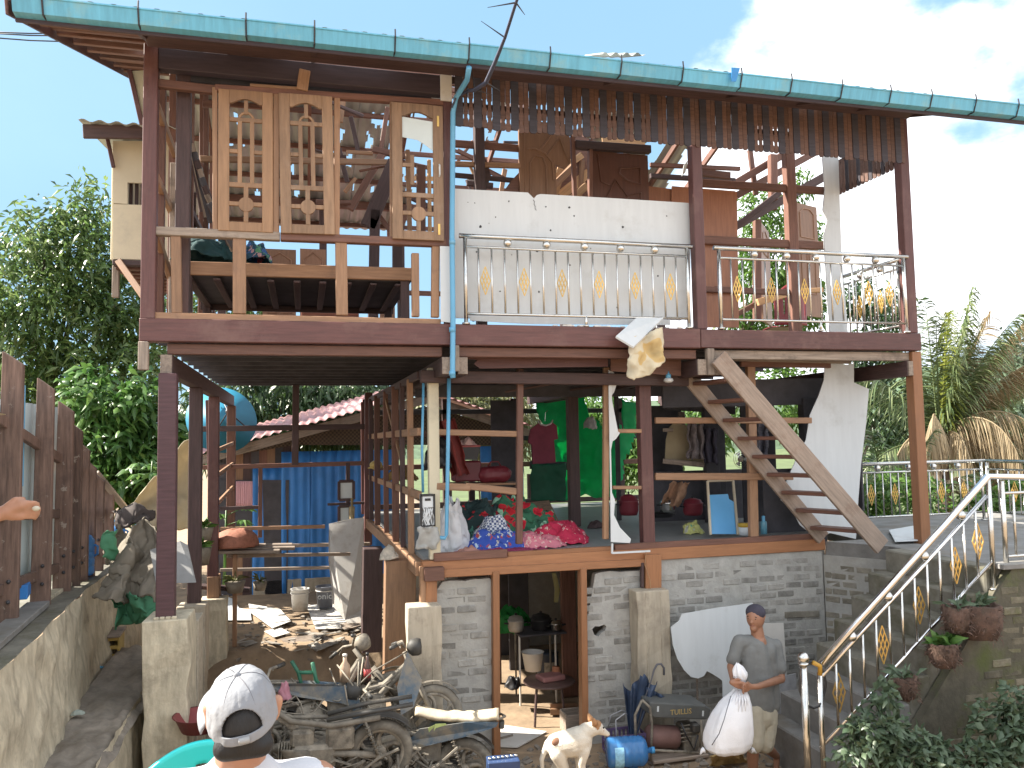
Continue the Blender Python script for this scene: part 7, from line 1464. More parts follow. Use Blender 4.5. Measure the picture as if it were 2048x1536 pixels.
def bucket(x, y, yy, lab, txt=None):
    c = PY(x, y, yy); t = thing('bucket', c, lab, 'bucket', 'paint buckets in the yard'); b = MB(); b.lathe([(.001, 0), (.125, 0), (.145, .33), (.155, .335), (.155, .35), (.14, .35), (.12, .02), (.001, .02)], Matrix.Translation(c), 26); b.build('pail', whitedirty if not txt else mat('printed_pail', (.2, .21, .24), .5, .2, 6), t, True)
    b = MB(); b.lathe([(.145, .27), (.155, .275), (.155, .285), (.145, .29), (.145, .27)], Matrix.Translation(c), 26); b.build('rib', whitedirty, t, True); b = MB(); b.tube([c+V((.15*math.cos(a), -.1*math.sin(a), .31-.12*math.sin(a))) for a in [k*math.pi/8 for k in range(9)]], .004, 5); b.build('handle', steel, t, True)
    if txt: text('bucket_lettering', txt, c+V((-.01, -.142, .2)), (1, 0, 0), (0, -.05, 1), .14, white, t)
bucket(600, 1220, 6.0, 'plain white bucket in front of the blue sheet wall'); bucket(650, 1214, 6.1, 'grey printed bucket lettered onic beside the plain white one', 'onic')
for x0, y0, x1, y1, lab in ((678, 962, 707, 1000, 'grey mirror in a dark frame hanging on the rear post'), (678, 1012, 700, 1048, 'lower small mirror in a dark frame under the grey one')):
    t = thing('framed_mirror', PY((x0+x1)/2, y1, 6.15), lab, 'mirror'); c0, c1 = PY(x0, y1, 6.1), PY(x1, y0, 6.1); boxy('glass', (c0+c1)/2, (c1.x-c0.x, .015, c1.z-c0.z), mat('mirror_glass', (.5, .55, .55), .15, .05, 3, bump=.02), t)
    for a, e in (((c0.x, c0.z), (c1.x, c0.z)), ((c0.x, c1.z), (c1.x, c1.z)), ((c0.x, c0.z), (c0.x, c1.z)), ((c1.x, c0.z), (c1.x, c1.z))): bar('frame_bar', (a[0], c0.y-.012, a[1]), (e[0], c0.y-.012, e[1]+.001), .05, .03, darkwood, t)
hp_ = thing('hanging_lamp', PY(705, 1040, 6.0), 'worn brass lantern hanging at the rear post', 'lamp'); c = PY(704, 1050, 5.9); b = MB(); b.lathe([(.001, -.12), (.07, -.1), (.09, 0), (.04, .1), (.05, .3), (.02, .32), (.02, .45)], Matrix.Translation(c), 14); b.build('body', mat('dull_brass', (.3, .22, .1), .5, .3, 9), hp_, True)
ps = corr('striped_cloth', PY(472, 1012, 7.6), PY(505, 1012, 7.6)-PY(472, 1012, 7.6), (0, 0, .45), 9, .006, mat('pink_striped_cloth', (.6, .33, .36), .85, .2, 40, (1, .05, .05), .1), None); tag(ps, 'pink striped cloth hung in the dark window of the neighbour house', 'cloth')
pot_m = mat('flower_pot', (.2, .17, .13), .85, .3, 9, bump=.3)
for x, y, yy, r, h, lab, plant in ((402, 1130, 3.0, .13, .22, 'grey plant pot on the carport ledge behind the front post', True), (408, 1080, 3.2, .12, .16, 'round mossy pot above the grey one by the carport posts', True), (470, 1185, 4.0, .14, .16, 'shallow dark pot with dry yellow stems on the lower plank', False), (520, 1180, 4.2, .1, .12, 'small pale pot next to the shallow dark pot', False)):
    c = PY(x, y, yy); t = thing('plant_pot', c, lab, 'plant pot'); b = MB(); b.lathe([(.001, 0), (r*.7, 0), (r, h), (r*.9, h), (.001, h*.85)], Matrix.Translation(c), 18); b.build('pot', pot_m, t, True)
    n = 18; a = NR.uniform(0, 6.28, n); e_ = NR.uniform(.2, 1.3, n); d = np.stack([np.cos(a)*np.cos(e_), np.sin(a)*np.cos(e_), np.sin(e_)], 1)
    newobj('leaf', leaves_mesh(np.tile(np.array(c)+np.array([0, 0, h]), (n, 1)), d, NR.uniform(.12, .24, n), .05 if plant else .015, gl2 if plant else gl5, 'leaf', .3), t)
hm = thing('yellow_helmet', PY(760, 945, 2.2), 'yellow helmet hanging on the side wall stud', 'helmet'); c = PX(752, 930, 1.12); b = MB(); b.ball(c, .1, 10, (1, 1.2, .75)); b.build('shell', mat('faded_yellow_plastic', (.5, .36, .1), .5, .2, 6), hm, True); b = MB(); b.lathe([(.105, -.03), (.13, -.04), (.13, -.05), (.1, -.045), (.105, -.03)], Matrix.Translation(c), 18); b.build('brim', mat('faded_yellow_plastic', (.5, .36, .1)), hm, True)
cl = heap('work_glove', PY(778, 1118, 1.3), .09, .06, .16, mat('glove_mix', (.4, .36, .3), .9, .5, 12), None, 5, .04, 14); tag(cl, 'pale bundle of gloves and tape on top of the tan wooden column', 'gloves')
# ---- canvas and tarpaulin on the left
ctm = mat('brown_tarpaulin', (.16, .138, .105), .85, .2, 4, bump=.2, dirt=(.17, .145, .115), dirt_at=.55); cgm = mat('green_tarpaulin', (.07, .24, .13), .75, .15, 5, bump=.2); cym = mat('straw_canvas', (.62, .54, .38), .85, .12, 4, bump=.2, transl=.25)
o = cloth('brown_tarpaulin', lambda u, v: PY(232+70*u-42*v*(1-u)+20*v*u, 1052+150*v+10*math.sin(u*6), 1.35-.75*v+.16*math.sin(u*9+v*3)), 60, 60, ctm, None, .012, .07, 4.2); tag(o, 'large crumpled brown tarpaulin hung over the wall end beside the front pier', 'tarpaulin')
o = cloth('green_cloth', lambda u, v: PY(222+88*u+10*v, 1182+75*v-18*u*v, .65+.12*math.sin(u*7)), 26, 22, cgm, None, .008, .07, 5); tag(o, 'green cloth hanging out below the brown tarpaulin', 'cloth')
o = cloth('green_cloth', lambda u, v: PY(210+26*u-6*v, 1062+60*v, 1.0+.1*u), 14, 14, cgm, None, .008, .05, 6); tag(o, 'small green cloth corner at the top of the brown tarpaulin', 'cloth')
o = cloth('straw_canvas', lambda u, v: PY(255+130*u, (1020-150*u)*(1-v)+(1040+20*u)*v, 2.6+.9*u+.2*math.sin(v*5)), 30, 24, cym, None, .008, .06, 3); tag(o, 'straw coloured canvas stretched between the fence end and the carport posts', 'canvas')  # straw tone brightened to stand in for sunlight on the canvas
o = cloth('dark_bundle', lambda u, v: PY(232+68*u, 1022+30*v-12*math.sin(u*3.1), 1.7-.2*v), 24, 10, mat('dark_cloth', (.08, .065, .06), .9, .3, 6), None, .03, .08, 6); tag(o, 'dark rolled cloth on top of the tarpaulin heap', 'cloth')
o = plate('broken_sheet', [PY(x, y, yy) for x, y, yy in ((300, 1100, .9), (360, 1082, 1.0), (375, 1090, 1.0), (392, 1165, .6), (312, 1168, .6))], (0, .02, .0), mat('grey_cement_sheet', (.27, .27, .265), .85, .15, 4, bump=.3, dirt=(.45, .44, .42), dirt_at=.62, dirt_scale=6)); tag(o, 'broken grey cement sheet leaning behind the front carport post', 'sheet')
o = boxy('white_box', PZ(225, 1068, 2.02), (.3, .25, .1), white, None, .3); tag(o, 'white lidded box on the wall between jugs and tarpaulin', 'box')
yb = thing('yellow_crate', PZ(210, 1310, 1.05), 'broken yellow plastic crate under a grey board on the ledge', 'crate'); c = PZ(212, 1300, 1.1); yel = mat('dirty_yellow_plastic', (.42, .29, .08), .6, .25, 7, bump=.1)
for s in (-1, 1): boxy('side', c+V((.15*s, .0, .05)), (.02, .26, .24), yel, yb)
for k in range(3): boxy('slat', c+V((0, -.12, -.04+.09*k)), (.29, .018, .04), yel, yb)
boxy('back', c+V((0, .13, .05)), (.3, .02, .24), yel, yb); boxy('grey_lid', c+V((0, -.02, .19)), (.36, .34, .025), greywood, yb, rx=.08)
for x, y, lab, m, s in ((178, 1340, 'torn orange wrapper on the ledge', mat('orange_wrapper', (.5, .22, .12), .5), .06), (200, 1335, 'blue plastic scrap on the ledge beside the wrapper', bluepipe, .035), (173, 1363, 'clear bottle end lying on the ledge', whitedirty, .035), (155, 1428, 'faded green wrapper flat on the ledge', mat('grey_green_scrap', (.3, .34, .3), .7), .06)):
    p = PZ(x, y, 1.06); o = heap('litter', p, s, s*.6, s*.5, m, None, x, .012, 12, 14); tag(o, lab, 'litter')
# ================================================================== inside the lower room
def fold(name, label, cat, c, rx, ry, h, m, seed, wr=.06): o = heap(name, c, rx, ry, h, m, None, seed, wr, 30, 5.5); return tag(o, label, cat)
FZ = LF+.01
def fl(x, y): return PZ(x, y, FZ)
f1 = floral('dark_floral_blanket', (.012, .03, .03), [(.5, .02, .03), (.05, .18, .13), (.3, .01, .02), (.02, .05, .05)], 13); f2 = floral('red_floral_blanket', (.03, .13, .07), [(.5, .012, .03), (.45, .02, .03), (.28, .5, .34), (.42, .01, .02), (.03, .1, .06)], 8, .5)
f3 = checker('dotted_cloth', (.65, .67, .7), (.06, .09, .2), 38); f4 = floral('blue_floral_cloth', (.03, .07, .33), [(.5, .5, .45), (.35, .06, .06), (.45, .55, .6), (.05, .1, .4)], 17); f5 = floral('crimson_sheet', (.42, .02, .06), [(.6, .3, .3), (.5, .08, .1), (.62, .45, .38), (.42, .02, .06)], 15, .34)
fold('blanket', 'dark blanket with red flowers at the back left of the bedding heap', 'blanket', V((2.02, 1.6, FZ)), .42, .35, .62, f1, 1); fold('blanket', 'red and green floral blanket on top of the bedding heap', 'blanket', V((2.5, 1.72, FZ)), .55, .35, .56, f2, 2, .07)
fold('pillow', 'white and navy dotted pillow in the bedding heap', 'pillow', V((2.12, 1.16, FZ)), .30, .2, .36, f3, 3, .03); fold('cloth', 'blue cloth with white flowers at the front of the heap', 'cloth', V((2.12, .98, FZ)), .36, .2, .24, f4, 4, .04)
fold('sheet', 'crimson flowered sheet spread at the right of the bedding heap', 'sheet', V((2.95, 1.32, FZ)), .38, .3, .26, f5, 5, .05); fold('sheet', 'pale pink flowered sheet in the middle front of the heap', 'sheet', V((2.55, 1.05, FZ)), .4, .24, .2, floral('pink_sheet', (.5, .16, .2), [(.6, .5, .4), (.45, .05, .1), (.62, .4, .36)], 18, .36), 6, .04)
fold('sheet', 'purple edged sheet lying flat under the bedding heap', 'sheet', V((2.1, .95, FZ)), .55, .3, .05, mat('plum_cloth', (.25, .03, .09), .9, .3, 7), 7, .03); fold('white_sack', 'soft white bag behind the meter box', 'bag', V((1.62, 1.05, FZ)), .17, .18, .68, mat('dull_white_cloth', (.55, .56, .58), .8, .08, 5), 8, .05)
fold('shoes', 'pair of worn brown sandals on the floor edge', 'sandals', V((1.72, .63, FZ+.03)), .14, .07, .07, mat('pink_brown_leather', (.3, .15, .12), .7), 9, .02); fold('slipper', 'dark slippers on the floor near the door jamb', 'slippers', fl(1192, 1055), .13, .09, .09, mat('dark_slipper', (.08, .05, .05), .7), 10, .02)
o = plate('chipboard_sheet', [PY(1050, 1048, 2.3), PY(1118, 1046, 2.2), PY(1098, 1003, 2.9), PY(1050, 1008, 2.9)], (0, .0, .02), mat('chipboard', (.3, .21, .14), .85, .3, 20)); tag(o, 'brown chipboard sheet leaning over the bedding', 'board')
sh = thing('shelf', PY(980, 965, 2.6), 'low shelf board carrying red boxes against the side wall', 'shelf'); bar('board', PY(890, 968, 2.6), PY(1034, 966, 2.6), .03, .4, tan, sh); vbar('leg', PY(900, 1000, 2.6).x, 2.6, FZ, PY(900, 970, 2.6).z, .05, .05, darkwood, sh); vbar('leg', PY(1030, 1000, 2.6).x, 2.6, FZ, PY(1030, 970, 2.6).z, .05, .05, darkwood, sh)
mrn = mat('maroon_case', (.16, .02, .03), .5, .2, 5); c = PY(932, 942, 2.6)
o = boxy('red_box', c, (.36, .3, .27), mrn, None, ch=.02); tag(o, 'dark red storage box on the shelf', 'box')
kb = thing('black_crate', PY(930, 915, 2.6), 'black crate heaped with pink and white clothes on the red box', 'crate'); c = PY(928, 906, 2.6); b = MB(); b.prism([c+V((-.15, -.14, -.09)), c+V((.15, -.14, -.09)), c+V((.19, -.14, .09)), c+V((-.19, -.14, .09))], (0, .28, 0)); b.build('tub', black, kb); b = MB(); b.tube([c+V((-.19, -.15, .09)), c+V((.19, -.15, .09))], .014, 6); b.build('rim', mat('pink_rim', (.45, .12, .12), .5), kb); heap('clothes', c+V((0, 0, .07)), .17, .13, .13, floral('pink_clothes', (.6, .4, .36), [(.7, .65, .6), (.4, .08, .1), (.3, .15, .1)], 12), kb, 4, .04, 20, 9)
hb2 = thing('maroon_handbag', PY(988, 950, 2.5), 'plump maroon travel bag on the shelf end', 'bag'); c = PY(988, 946, 2.5); blob('bag_body', [(c+V((-.12, 0, -.02)), .115, c+V((.12, 0, -.02)), .115)], mrn, hb2, .014, 4, disp=(.08, .03)); b = MB(); b.tube([c+V((-.09, -.03, .09)), c+V((-.05, -.04, .15)), c+V((.05, -.04, .15)), c+V((.09, -.03, .09))], .01, 6); b.build('handle', mrn, hb2, True)
o = cloth('red_curtain', lambda u, v: PY(872+36*u+30*v, 840+110*v, 2.2+.15*math.sin(u*9)), 16, 20, mat('dull_red_cloth', (.22, .04, .035), .85, .2, 6), None, .006, .03, 6); tag(o, 'dull red cloth hanging behind the pale corner post', 'cloth')
o = heap('folded_bedding', PX(800, 945, 1.5)+V((0, 0, -.12)), .28, .4, .2, mat('mustard_cloth', (.35, .22, .07), .85, .2, 6), None, 12, .05, 24); tag(o, 'mustard folded bedding on the side wall rail', 'bedding')
o = heap('black_bag', PY(875, 935, 2.0), .16, .16, .42, black, None, 13, .05, 20); tag(o, 'black bag behind the pale corner post', 'bag')
shm = mat('maroon_knit', (.10, .018, .032), .9, .2, 7, bump=.2)
ts = thing('hanging_shirt', PY(1088, 845, 2.2), 'maroon t-shirt on a hanger in the lower room', 'shirt'); SYv = 2.2
b = MB(); b.prism([PY(x, y, SYv) for x, y in ((1078, 846), (1085, 851), (1097, 851), (1104, 844), (1114, 852), (1116, 878), (1108, 880), (1112, 925), (1066, 928), (1064, 890), (1057, 885), (1062, 858))], (0, .05, 0)); b.build('cloth', shm, ts)
b = MB(); b.tube([PY(x, y, SYv-.01) for x, y in ((1076, 842), (1082, 849), (1092, 851), (1101, 848), (1106, 840))], .012, 6); b.build('collar', mat('pale_collar', (.3, .28, .28), .8), ts, True); b = MB(); b.tube([PY(1090, 842, SYv), PY(1091, 825, SYv), PY(1096, 820, SYv)], .004, 5); b.build('hanger_hook', steel, ts)
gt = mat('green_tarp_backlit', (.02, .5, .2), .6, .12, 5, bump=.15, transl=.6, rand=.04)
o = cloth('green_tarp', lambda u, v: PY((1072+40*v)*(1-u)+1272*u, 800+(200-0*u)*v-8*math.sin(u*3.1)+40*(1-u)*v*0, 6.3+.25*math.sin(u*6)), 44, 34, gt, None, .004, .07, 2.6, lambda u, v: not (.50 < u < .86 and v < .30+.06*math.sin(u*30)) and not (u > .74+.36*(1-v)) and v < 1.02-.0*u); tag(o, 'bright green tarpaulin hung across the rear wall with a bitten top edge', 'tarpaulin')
o = cloth('green_tarp', lambda u, v: PY(1062+70*u, 928+74*v, 4.2), 18, 18, mat('green_tarp_shade', (.01, .12, .06), .6, .15, 5, transl=.15), None, .004, .03, 4); tag(o, 'darker green tarpaulin below the hanging shirt', 'tarpaulin')  # darker copy of the tarp green, shade painted into the colour
o = heap('grey_cloth', PY(1180, 858, 5.9), .16, .05, .28, mat('grey_rag', (.3, .29, .27), .9, .2, 8), None, 15, .05, 18); tag(o, 'grey rag over the top of the green tarpaulin', 'cloth')
for x0, y0, x1, y1 in ((1200, 830, 1262, 826),): pass
# kitchen corner
o = plate('plywood_board', [PY(x, y, 2.4) for x, y in ((1338, 856), (1348, 845), (1372, 850), (1400, 875), (1409, 930), (1330, 925), (1332, 880))], (0, .015, 0), mat('plain_plywood', (.32, .26, .16), .8, .12, 4)); tag(o, 'pale plywood board hung behind the right rails', 'board')
ksh = thing('kitchen_shelf', PY(1370, 935, 2.3), 'narrow pale kitchen shelf under the plywood board', 'shelf'); bar('board', PY(1326, 922, 2.3), PY(1408, 930, 2.3), .07, .03, greywood, ksh); bar('board', PY(1326, 860, 2.35), PY(1346, 860, 2.35), .05, .03, greywood, ksh)
o = cloth('brown_cloth', lambda u, v: PY(1340+40*u-20*v, 965+45*v, 1.9+.1*math.sin(u*6)), 16, 14, mat('pale_brown_cloth', (.36, .21, .13), .9, .3, 9), None, .006, .04, 8); tag(o, 'brown cloth hung under the kitchen shelf', 'cloth')
def potty(x, y, yy, r, h, m, lab): c = PY(x, y, yy); t = thing('cooking_pot', c, lab, 'pot'); b = MB(); b.lathe([(.001, 0), (r*.85, 0), (r, h*.3), (r, h*.9), (r*1.08, h), (r*.95, h), (r*.85, h*1.25), (r*.3, h*1.4), (.001, h*1.42)], Matrix.Translation(c), 22); b.build('pot', m, t, True); b = MB(); b.ball(c+V((0, 0, h*1.5)), .018, 6); b.build('lid_knob', black, t, True); [MB().tube([c+V((s*r, -.02, h*.7)), c+V((s*(r+.05), 0, h*.75)), c+V((s*r, .02, h*.7))], .01, 5).build('handle', black, t, True) for s in (-1, 1)]; return t
potty(1386, 1030, 1.9, .13, .16, mrn, 'dark red cooking pot on the lower room floor'); potty(1336, 1024, 2.0, .10, .13, steel, 'steel pot left of the dark red one'); potty(1258, 1030, 2.3, .13, .2, mrn, 'dull red pot behind the torn white sheet'); potty(1322, 1034, 2.2, .17, .05, black, 'flat black pan beside the steel pot')
bg = heap('snack_bag', fl(1386, 1066), .15, .1, .15, floral('printed_bag', (.55, .55, .2), [(.2, .5, .3), (.6, .6, .5), (.5, .1, .08)], 11), None, 17, .03, 22, 9); tag(bg, 'crumpled yellow printed plastic bag on the floor', 'bag')
mr = thing('blue_mirror', PY(1446, 1068, 1.05), 'broken blue backed mirror in a pale frame leaning by the rails', 'mirror')
for a, e in (((1415, 962), (1421, 1070)), ((1466, 960), (1476, 1070)), ((1415, 962), (1466, 960))): bar('frame_bar', PY(*a, 1.0 if a[1] > 1000 else 1.2), PY(*e, .95 if e[1] > 1000 else 1.2), .03, .03, mat('pale_frame', (.5, .43, .32), .6, .1, 4), mr)
plate('glass', [PY(x, y, yy) for x, y, yy in ((1420, 1068, .98), (1474, 1068, .98), (1468, 1004, 1.1), (1458, 998, 1.1), (1456, 988, 1.12), (1418, 990, 1.12))], (0, .01, 0), mat('sky_blue_backing', (.10, .32, .58), .35, .05, 3, bump=.02), mr)
for x, y, r, h, m1, m2, lab in ((1488, 1070, .065, .13, white, mat('yellow_lid', (.6, .38, .04), .5), 'white tub with a yellow lid by the stud'), (1528, 1068, .04, .2, mat('pale_blue_bottle', (.15, .38, .5), .3), bluepipe, 'slim blue plastic bottle right of the stud')):
    c = PY(x, y, .95); t = thing('container', c, lab, 'container'); b = MB(); b.lathe([(.001, 0), (r, 0), (r, h*.7), (r*.8, h*.78)], Matrix.Translation(c), 16); b.build('body', m1, t, True); b = MB(); b.lathe([(r*.85 if r > .05 else r*.5, h*.75), (r*1.02 if r > .05 else r*.5, h*.78), (r*1.02 if r > .05 else r*.5, h*1.1), (.001, h*1.12)], Matrix.Translation(c), 16); b.build('lid', m2, t, True)
fan = thing('wall_fan', PY(1482, 915, 1.6), 'small grey wall fan behind the wooden stair', 'fan'); c = PY(1482, 918, 1.5); b = MB()
for r in (.03, .06, .09, .12): b.tube([c+V((r*math.cos(a*.4), -.02, r*math.sin(a*.4))) for a in range(16)], .004, 4, closed=True)
b.build('guard', steel, fan); b = MB(); b.ball(c, .04, 8); b.build('motor', dustmetal, fan, True)
for k in range(3): a = k*2.1; plate('blade', [c+V((.02*math.cos(a), 0, .02*math.sin(a))), c+V((.1*math.cos(a-.4), 0, .1*math.sin(a-.4))), c+V((.1*math.cos(a+.3), 0, .1*math.sin(a+.3)))], (0, .006, 0), zinc, fan)
for x, y, m, lab in ((1392, 880, mat('grey_mix_cloth', (.2, .17, .17), .9, .4, 12), 'bunch of grey clothes hanging over the plywood board'), (1420, 890, capdark, 'dark jacket hanging beside the grey clothes'), (1522, 880, mat('striped_cloth_dark', (.2, .2, .24), .9, .5, 40), 'striped dark garment hanging behind the wooden stair')):
    o = cloth('hanging_clothes', lambda u, v: PY(x-14+28*u, y-32+70*v, 2.2+.06*math.sin(u*12)), 16, 16, m, None, .02, .04, 7); tag(o, lab, 'clothes')
lp = thing('ceiling_lamp', PY(1336, 750, .5), 'white bulb lamp with a blue holder hanging under the balcony floor', 'lamp'); c = PY(1337, 762, .35); b = MB(); b.lathe([(.001, -.02), (.035, -.015), (.055, .0), (.05, .025), (.03, .035)], Matrix.Translation(c), 16); b.build('shade', white, lp, True); b = MB(); b.lathe([(.03, .03), (.03, .075), (.015, .08), (.012, .11)], Matrix.Translation(c), 12); b.build('holder', bluepipe, lp, True); b = MB(); b.tube([c+V((0, 0, .1)), c+V((.0, .05, .25))], .004, 5); b.build('cord', black, lp)
# ================================================================== the balcony: debris and towel; things in the front room
o = plate('fallen_board', [PY(x, y, yy) for x, y, yy in ((1231, 676, -.2), (1266, 697, -.24), (1327, 638, -.0), (1276, 636, .02))], (0, -.01, .018), white); tag(o, 'white board scrap sliding off the balcony edge over a towel', 'board')
o = cloth('towel', lambda u, v: PY(1262+62*u-14*v*(1-u)+4*v, 676-20*u+(78-10*u)*v+(14*math.sin(u*math.pi))*v, -.16-.02*math.sin(u*10)), 26, 26, floral('stained_yellow_towel', (.52, .46, .33), [(.5, .36, .16), (.56, .5, .38), (.48, .42, .3)], 5, .45), None, .01, .03, 7); tag(o, 'stained yellow towel hanging from the balcony edge', 'towel')
b = MB()
for k in range(70):
    x, y = rnd.uniform(2.5, 4.15), rnd.uniform(-.0, .12); s = rnd.uniform(.008, .03); vs, fs = chbox(s*1.6, s, s*.7); b.add([V(p)+V((x, y, UF+s*.3)) for p in vs], fs)
tag(b.build('plaster_crumbs', whitedirty), kind='stuff')
gbk = mat('teal_blanket', (.012, .055, .06), .85, .3, 6, bump=.2)
o = heap('blanket', PY(414, 524, .95), .40, .4, .27, gbk, None, 21, .07, 26); tag(o, 'dark teal rolled blanket at the left end of the plank bed', 'blanket')
o = heap('pillow', PY(512, 526, .95), .17, .26, .24, floral('bright_floral_pillow', (.02, .07, .12), [(.45, .06, .09), (.1, .3, .16), (.5, .3, .32), (.05, .13, .35)], 14, .4), None, 22, .04, 24, 8); tag(o, 'bright floral pillow next to the rolled blanket', 'pillow')
ft = thing('day_bed', PY(690, 640, 3.6), 'small red wooden couch with a pink quilt at the back of the room', 'couch')
for x in (605, 650, 715): vbar('post', PY(x, 630, 3.6).x, 3.6, UF, PY(x, 592, 3.6).z, .04, .04, mat('red_varnish', (.27, .09, .05), .5, .15, 5), ft)
bar('rail', PY(605, 598, 3.6), PY(715, 600, 3.6), .04, .04, mat('red_varnish', (.27, .09, .05)), ft); bar('seat_board', PY(605, 632, 3.6), PY(715, 632, 3.6), .05, .4, mat('red_varnish', (.27, .09, .05)), ft)
o = heap('quilt', PY(665, 628, 3.7), .38, .2, .24, floral('pink_quilt', (.45, .14, .15), [(.55, .3, .28), (.5, .2, .2)], 9), None, 24, .04, 24); tag(o, 'pink floral quilt on the red couch', 'quilt')
rt_t = thing('round_tray', PY(440, 632, 2.2), 'wide woven tray on the floor under the bed', 'tray'); b = MB(); b.lathe([(.001, 0), (.28, 0), (.33, .04), (.34, .04), (.29, -.01), (.001, -.015)], Matrix.Translation((PY(440, 620, 2.2).x, 2.2, UF+.12)), 26); b.build('rim', mat('woven_tray', (.36, .26, .14), .8, .2, 30), rt_t, True)
for x in (405, 478): vbar('leg', PY(x, 630, 2.2).x, 2.2, UF, UF+.12, .03, .03, tan, rt_t)
rc = thing('red_plastic_chair', PY(1590, 640, 2.4), 'dark red plastic chair back behind the right balcony railing', 'chair'); rcm = mat('dark_red_plastic', (.16, .02, .025), .4, .15, 5); c = PY(1590, 652, 2.3)
def rcs(u, v): x = (u-.5)*2; return c+V((.27*x, .1*abs(x), .02+.62*v*(1-.35*x*x)))
b = MB(); b.grid(rcs, 30, 14, lambda u, v: not (abs((u*6) % 1-.5) < .16 and .3 < v < .8)); b.build('backrest', rcm, rc, True, solid=.014)
b = MB(); b.grid(lambda u, v: c+V((.44*(u-.5), .1+.4*v, .0+.02*math.sin(3*v))), 8, 8); b.build('seat', rcm, rc, True, solid=.014)
# ================================================================== basement room seen through the doorway
bt_ = thing('side_table', PY(1085, 1280, 2.0), 'thin legged dark table with pots in the basement', 'table'); TYv = 2.0
tz = PY(1085, 1268, TYv).z; boxy('top', (PY(1085, 1268, TYv).x, TYv+.2, tz), (.62, .5, .025), soot_shade, bt_)
for x in (1040, 1112): vbar('leg', PY(x, 1300, TYv).x, TYv+.02, .0, tz, .022, .022, whitedirty, bt_); vbar('leg', PY(x+8, 1300, TYv).x, TYv+.42, .0, tz, .022, .022, dustmetal, bt_)
potty(1032, 1262, 2.1, .10, .14, mat('dull_aluminium', (.32, .3, .27), .5, .2, 6, metal=.4), 'dull aluminium pot on the table edge'); potty(1082, 1262, 2.2, .13, .16, black, 'black kettle pot in the middle of the basement table'); potty(1112, 1262, 2.05, .08, .1, steel, 'small bright pot at the right end of the basement table')
o = heap('green_net', PY(1026, 1258, 2.9), .3, .2, .32, mat('green_net', (.015, .2, .04), .7, .3, 20, transl=.2), None, 31, .05, 22); tag(o, 'bright green net cover behind the aluminium pot', 'net')
rt2 = thing('low_round_table', PY(1098, 1400, 1.3), 'low round wooden table with a tray in the basement doorway', 'table'); c = PY(1098, 1362, 1.4); b = MB(); b.lathe([(.001, -.015), (.30, -.015), (.31, 0), (.30, .012), (.001, .012)], Matrix.Translation(c), 30); b.build('top', mat('plum_table', (.12, .07, .06), .5, .2, 6), rt2, True)
for k in range(4): a = k*1.57+.5; b = MB(); b.tube([c+V((.2*math.cos(a), .2*math.sin(a), 0)), V((c.x+.25*math.cos(a), c.y+.25*math.sin(a), 0))], .014, 6); b.build('leg', darkwood, rt2)
o = boxy('red_tray', c+V((.02, 0, .045)), (.3, .22, .06), mat('dusty_pink_tray', (.28, .13, .12), .6, .2, 6), None, .2, ch=.02); tag(o, 'dusty pink tray on the low round table', 'tray')
o = thing('clay_pot', c+V((.13, .12, .01)), 'orange clay cup at the back of the low round table', 'pot'); b = MB(); b.lathe([(.001, 0), (.04, 0), (.055, .06), (.045, .1), (.05, .11)], Matrix.Translation(c+V((.13, .12, .012))), 14); b.build('cup', mat('orange_clay', (.4, .16, .08), .8), o, True)
wb = thing('white_pail', PY(1062, 1345, 2.0), 'white pail behind the low round table', 'bucket'); c2 = PY(1066, 1340, 1.9); b = MB(); b.lathe([(.001, 0), (.10, 0), (.135, .22), (.145, .225), (.13, .22), (.001, .03)], Matrix.Translation(c2), 20); b.build('pail', whitedirty, wb, True)
db = thing('dark_barrel', PY(1096, 1330, 2.6), 'dark blue barrel with a label under the basement table', 'barrel'); c2 = PY(1096, 1330, 2.7); b = MB(); b.lathe([(.001, 0), (.14, 0), (.15, .2), (.14, .42), (.15, .43), (.001, .44)], Matrix.Translation((c2.x, c2.y, .02)), 20); b.build('shell', mat('dark_blue_barrel', (.03, .04, .06), .5, .2, 6), db, True); b = MB(); b.lathe([(.152, .15), (.152, .33)], Matrix.Translation((c2.x, c2.y, .02)), 20, -2.2, -1.0); b.build('label', mat('worn_label', (.3, .26, .2), .7, .5, 20), db, True)
o = heap('black_sack', PY(1024, 1375, 1.9), .11, .11, .14, black, None, 33, .03, 20); tag(o, 'black plastic sack on the basement floor', 'bag')
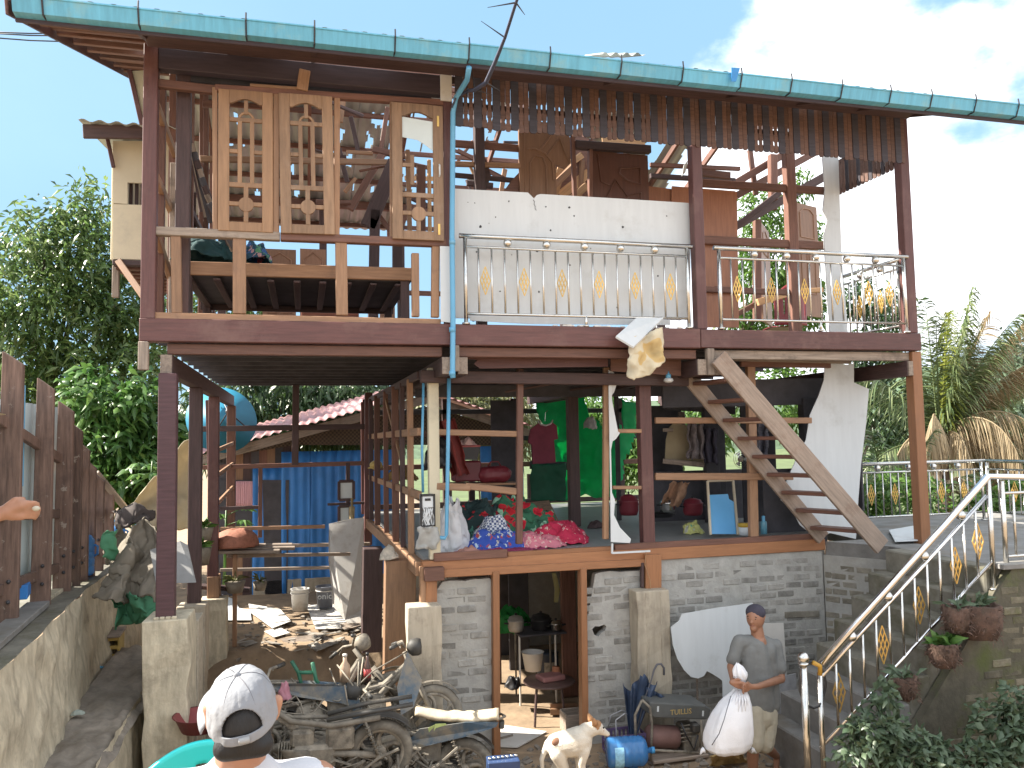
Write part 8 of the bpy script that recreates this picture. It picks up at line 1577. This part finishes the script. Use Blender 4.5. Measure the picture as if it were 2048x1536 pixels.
tr2 = thing('wooden_tray', PY(1130, 1405, 1.5), 'shallow wooden tray on the floor right of the doorway', 'tray'); c2 = PY(1128, 1400, 1.6); boxy('base', (c2.x, c2.y, .03), (.34, .22, .02), tan, tr2, -.3); [boxy('side', (c2.x+dx, c2.y+dy, .06), sz, tan, tr2, -.3) for dx, dy, sz in ((.03, .1, (.34, .02, .06)), (-.03, -.1, (.34, .02, .06)))]
cx = thing('open_box', PY(1150, 1450, .9), 'grey open box half hidden by the right door jamb', 'box'); c2 = PY(1146, 1450, 1.0); [boxy('panel', (c2.x+dx, c2.y+dy, .12), sz, greywood, cx) for dx, dy, sz in ((0, -.12, (.22, .02, .22)), (0, .12, (.22, .02, .22)), (-.11, 0, (.02, .24, .22)), (.11, 0, (.02, .24, .22)))]
o = plate('hanging_strip', [PY(x, y, 2.4) for x, y in ((1104, 1146), (1112, 1146), (1120, 1180), (1116, 1205), (1108, 1205), (1110, 1180))], (0, .01, 0), mat('pale_strip', (.4, .36, .16), .7)); tag(o, 'pale yellow strip hanging inside the basement doorway', 'strip')
# wall boards in front of the right brick wall
o = plate('white_sheet', [PY(x, y, .30) for x, y in ((1364, 1228), (1420, 1218), (1506, 1206), (1514, 1260), (1512, 1300), (1478, 1395), (1446, 1395), (1445, 1362), (1438, 1356), (1425, 1348), (1414, 1342), (1408, 1352), (1396, 1357), (1382, 1354), (1368, 1340), (1355, 1318), (1346, 1290), (1342, 1255), (1350, 1248), (1358, 1242))], (0, .012, 0), white); tag(o, 'big torn white sheet leaning on the brick wall behind the man', 'board')
o = plate('white_sheet', [PY(x, y, .40) for x, y in ((1515, 1247), (1567, 1246), (1574, 1350), (1515, 1352))], (0, .012, 0), whitedirty); tag(o, 'squarish grey white sheet', 'board'); o['label'] = 'squarish grey white sheet on the wall behind the man'
o = plate('grey_sheet', [PY(x, y, .22) for x, y in ((1540, 1358), (1592, 1347), (1595, 1425), (1560, 1432), (1545, 1442), (1530, 1440))], (0, .012, 0), mat('scratched_grey_sheet', (.33, .33, .34), .7, .25, 14)); tag(o, 'scratched grey sheet leaning by the stair foot', 'board')
b = MB(); b.tube([PY(1394, 1350, .5), PY(1395, 1410, .5)], .012, 6); o = b.build('support_stick', greywood); tag(o, 'thin grey stick propping the big white sheet', 'stick')
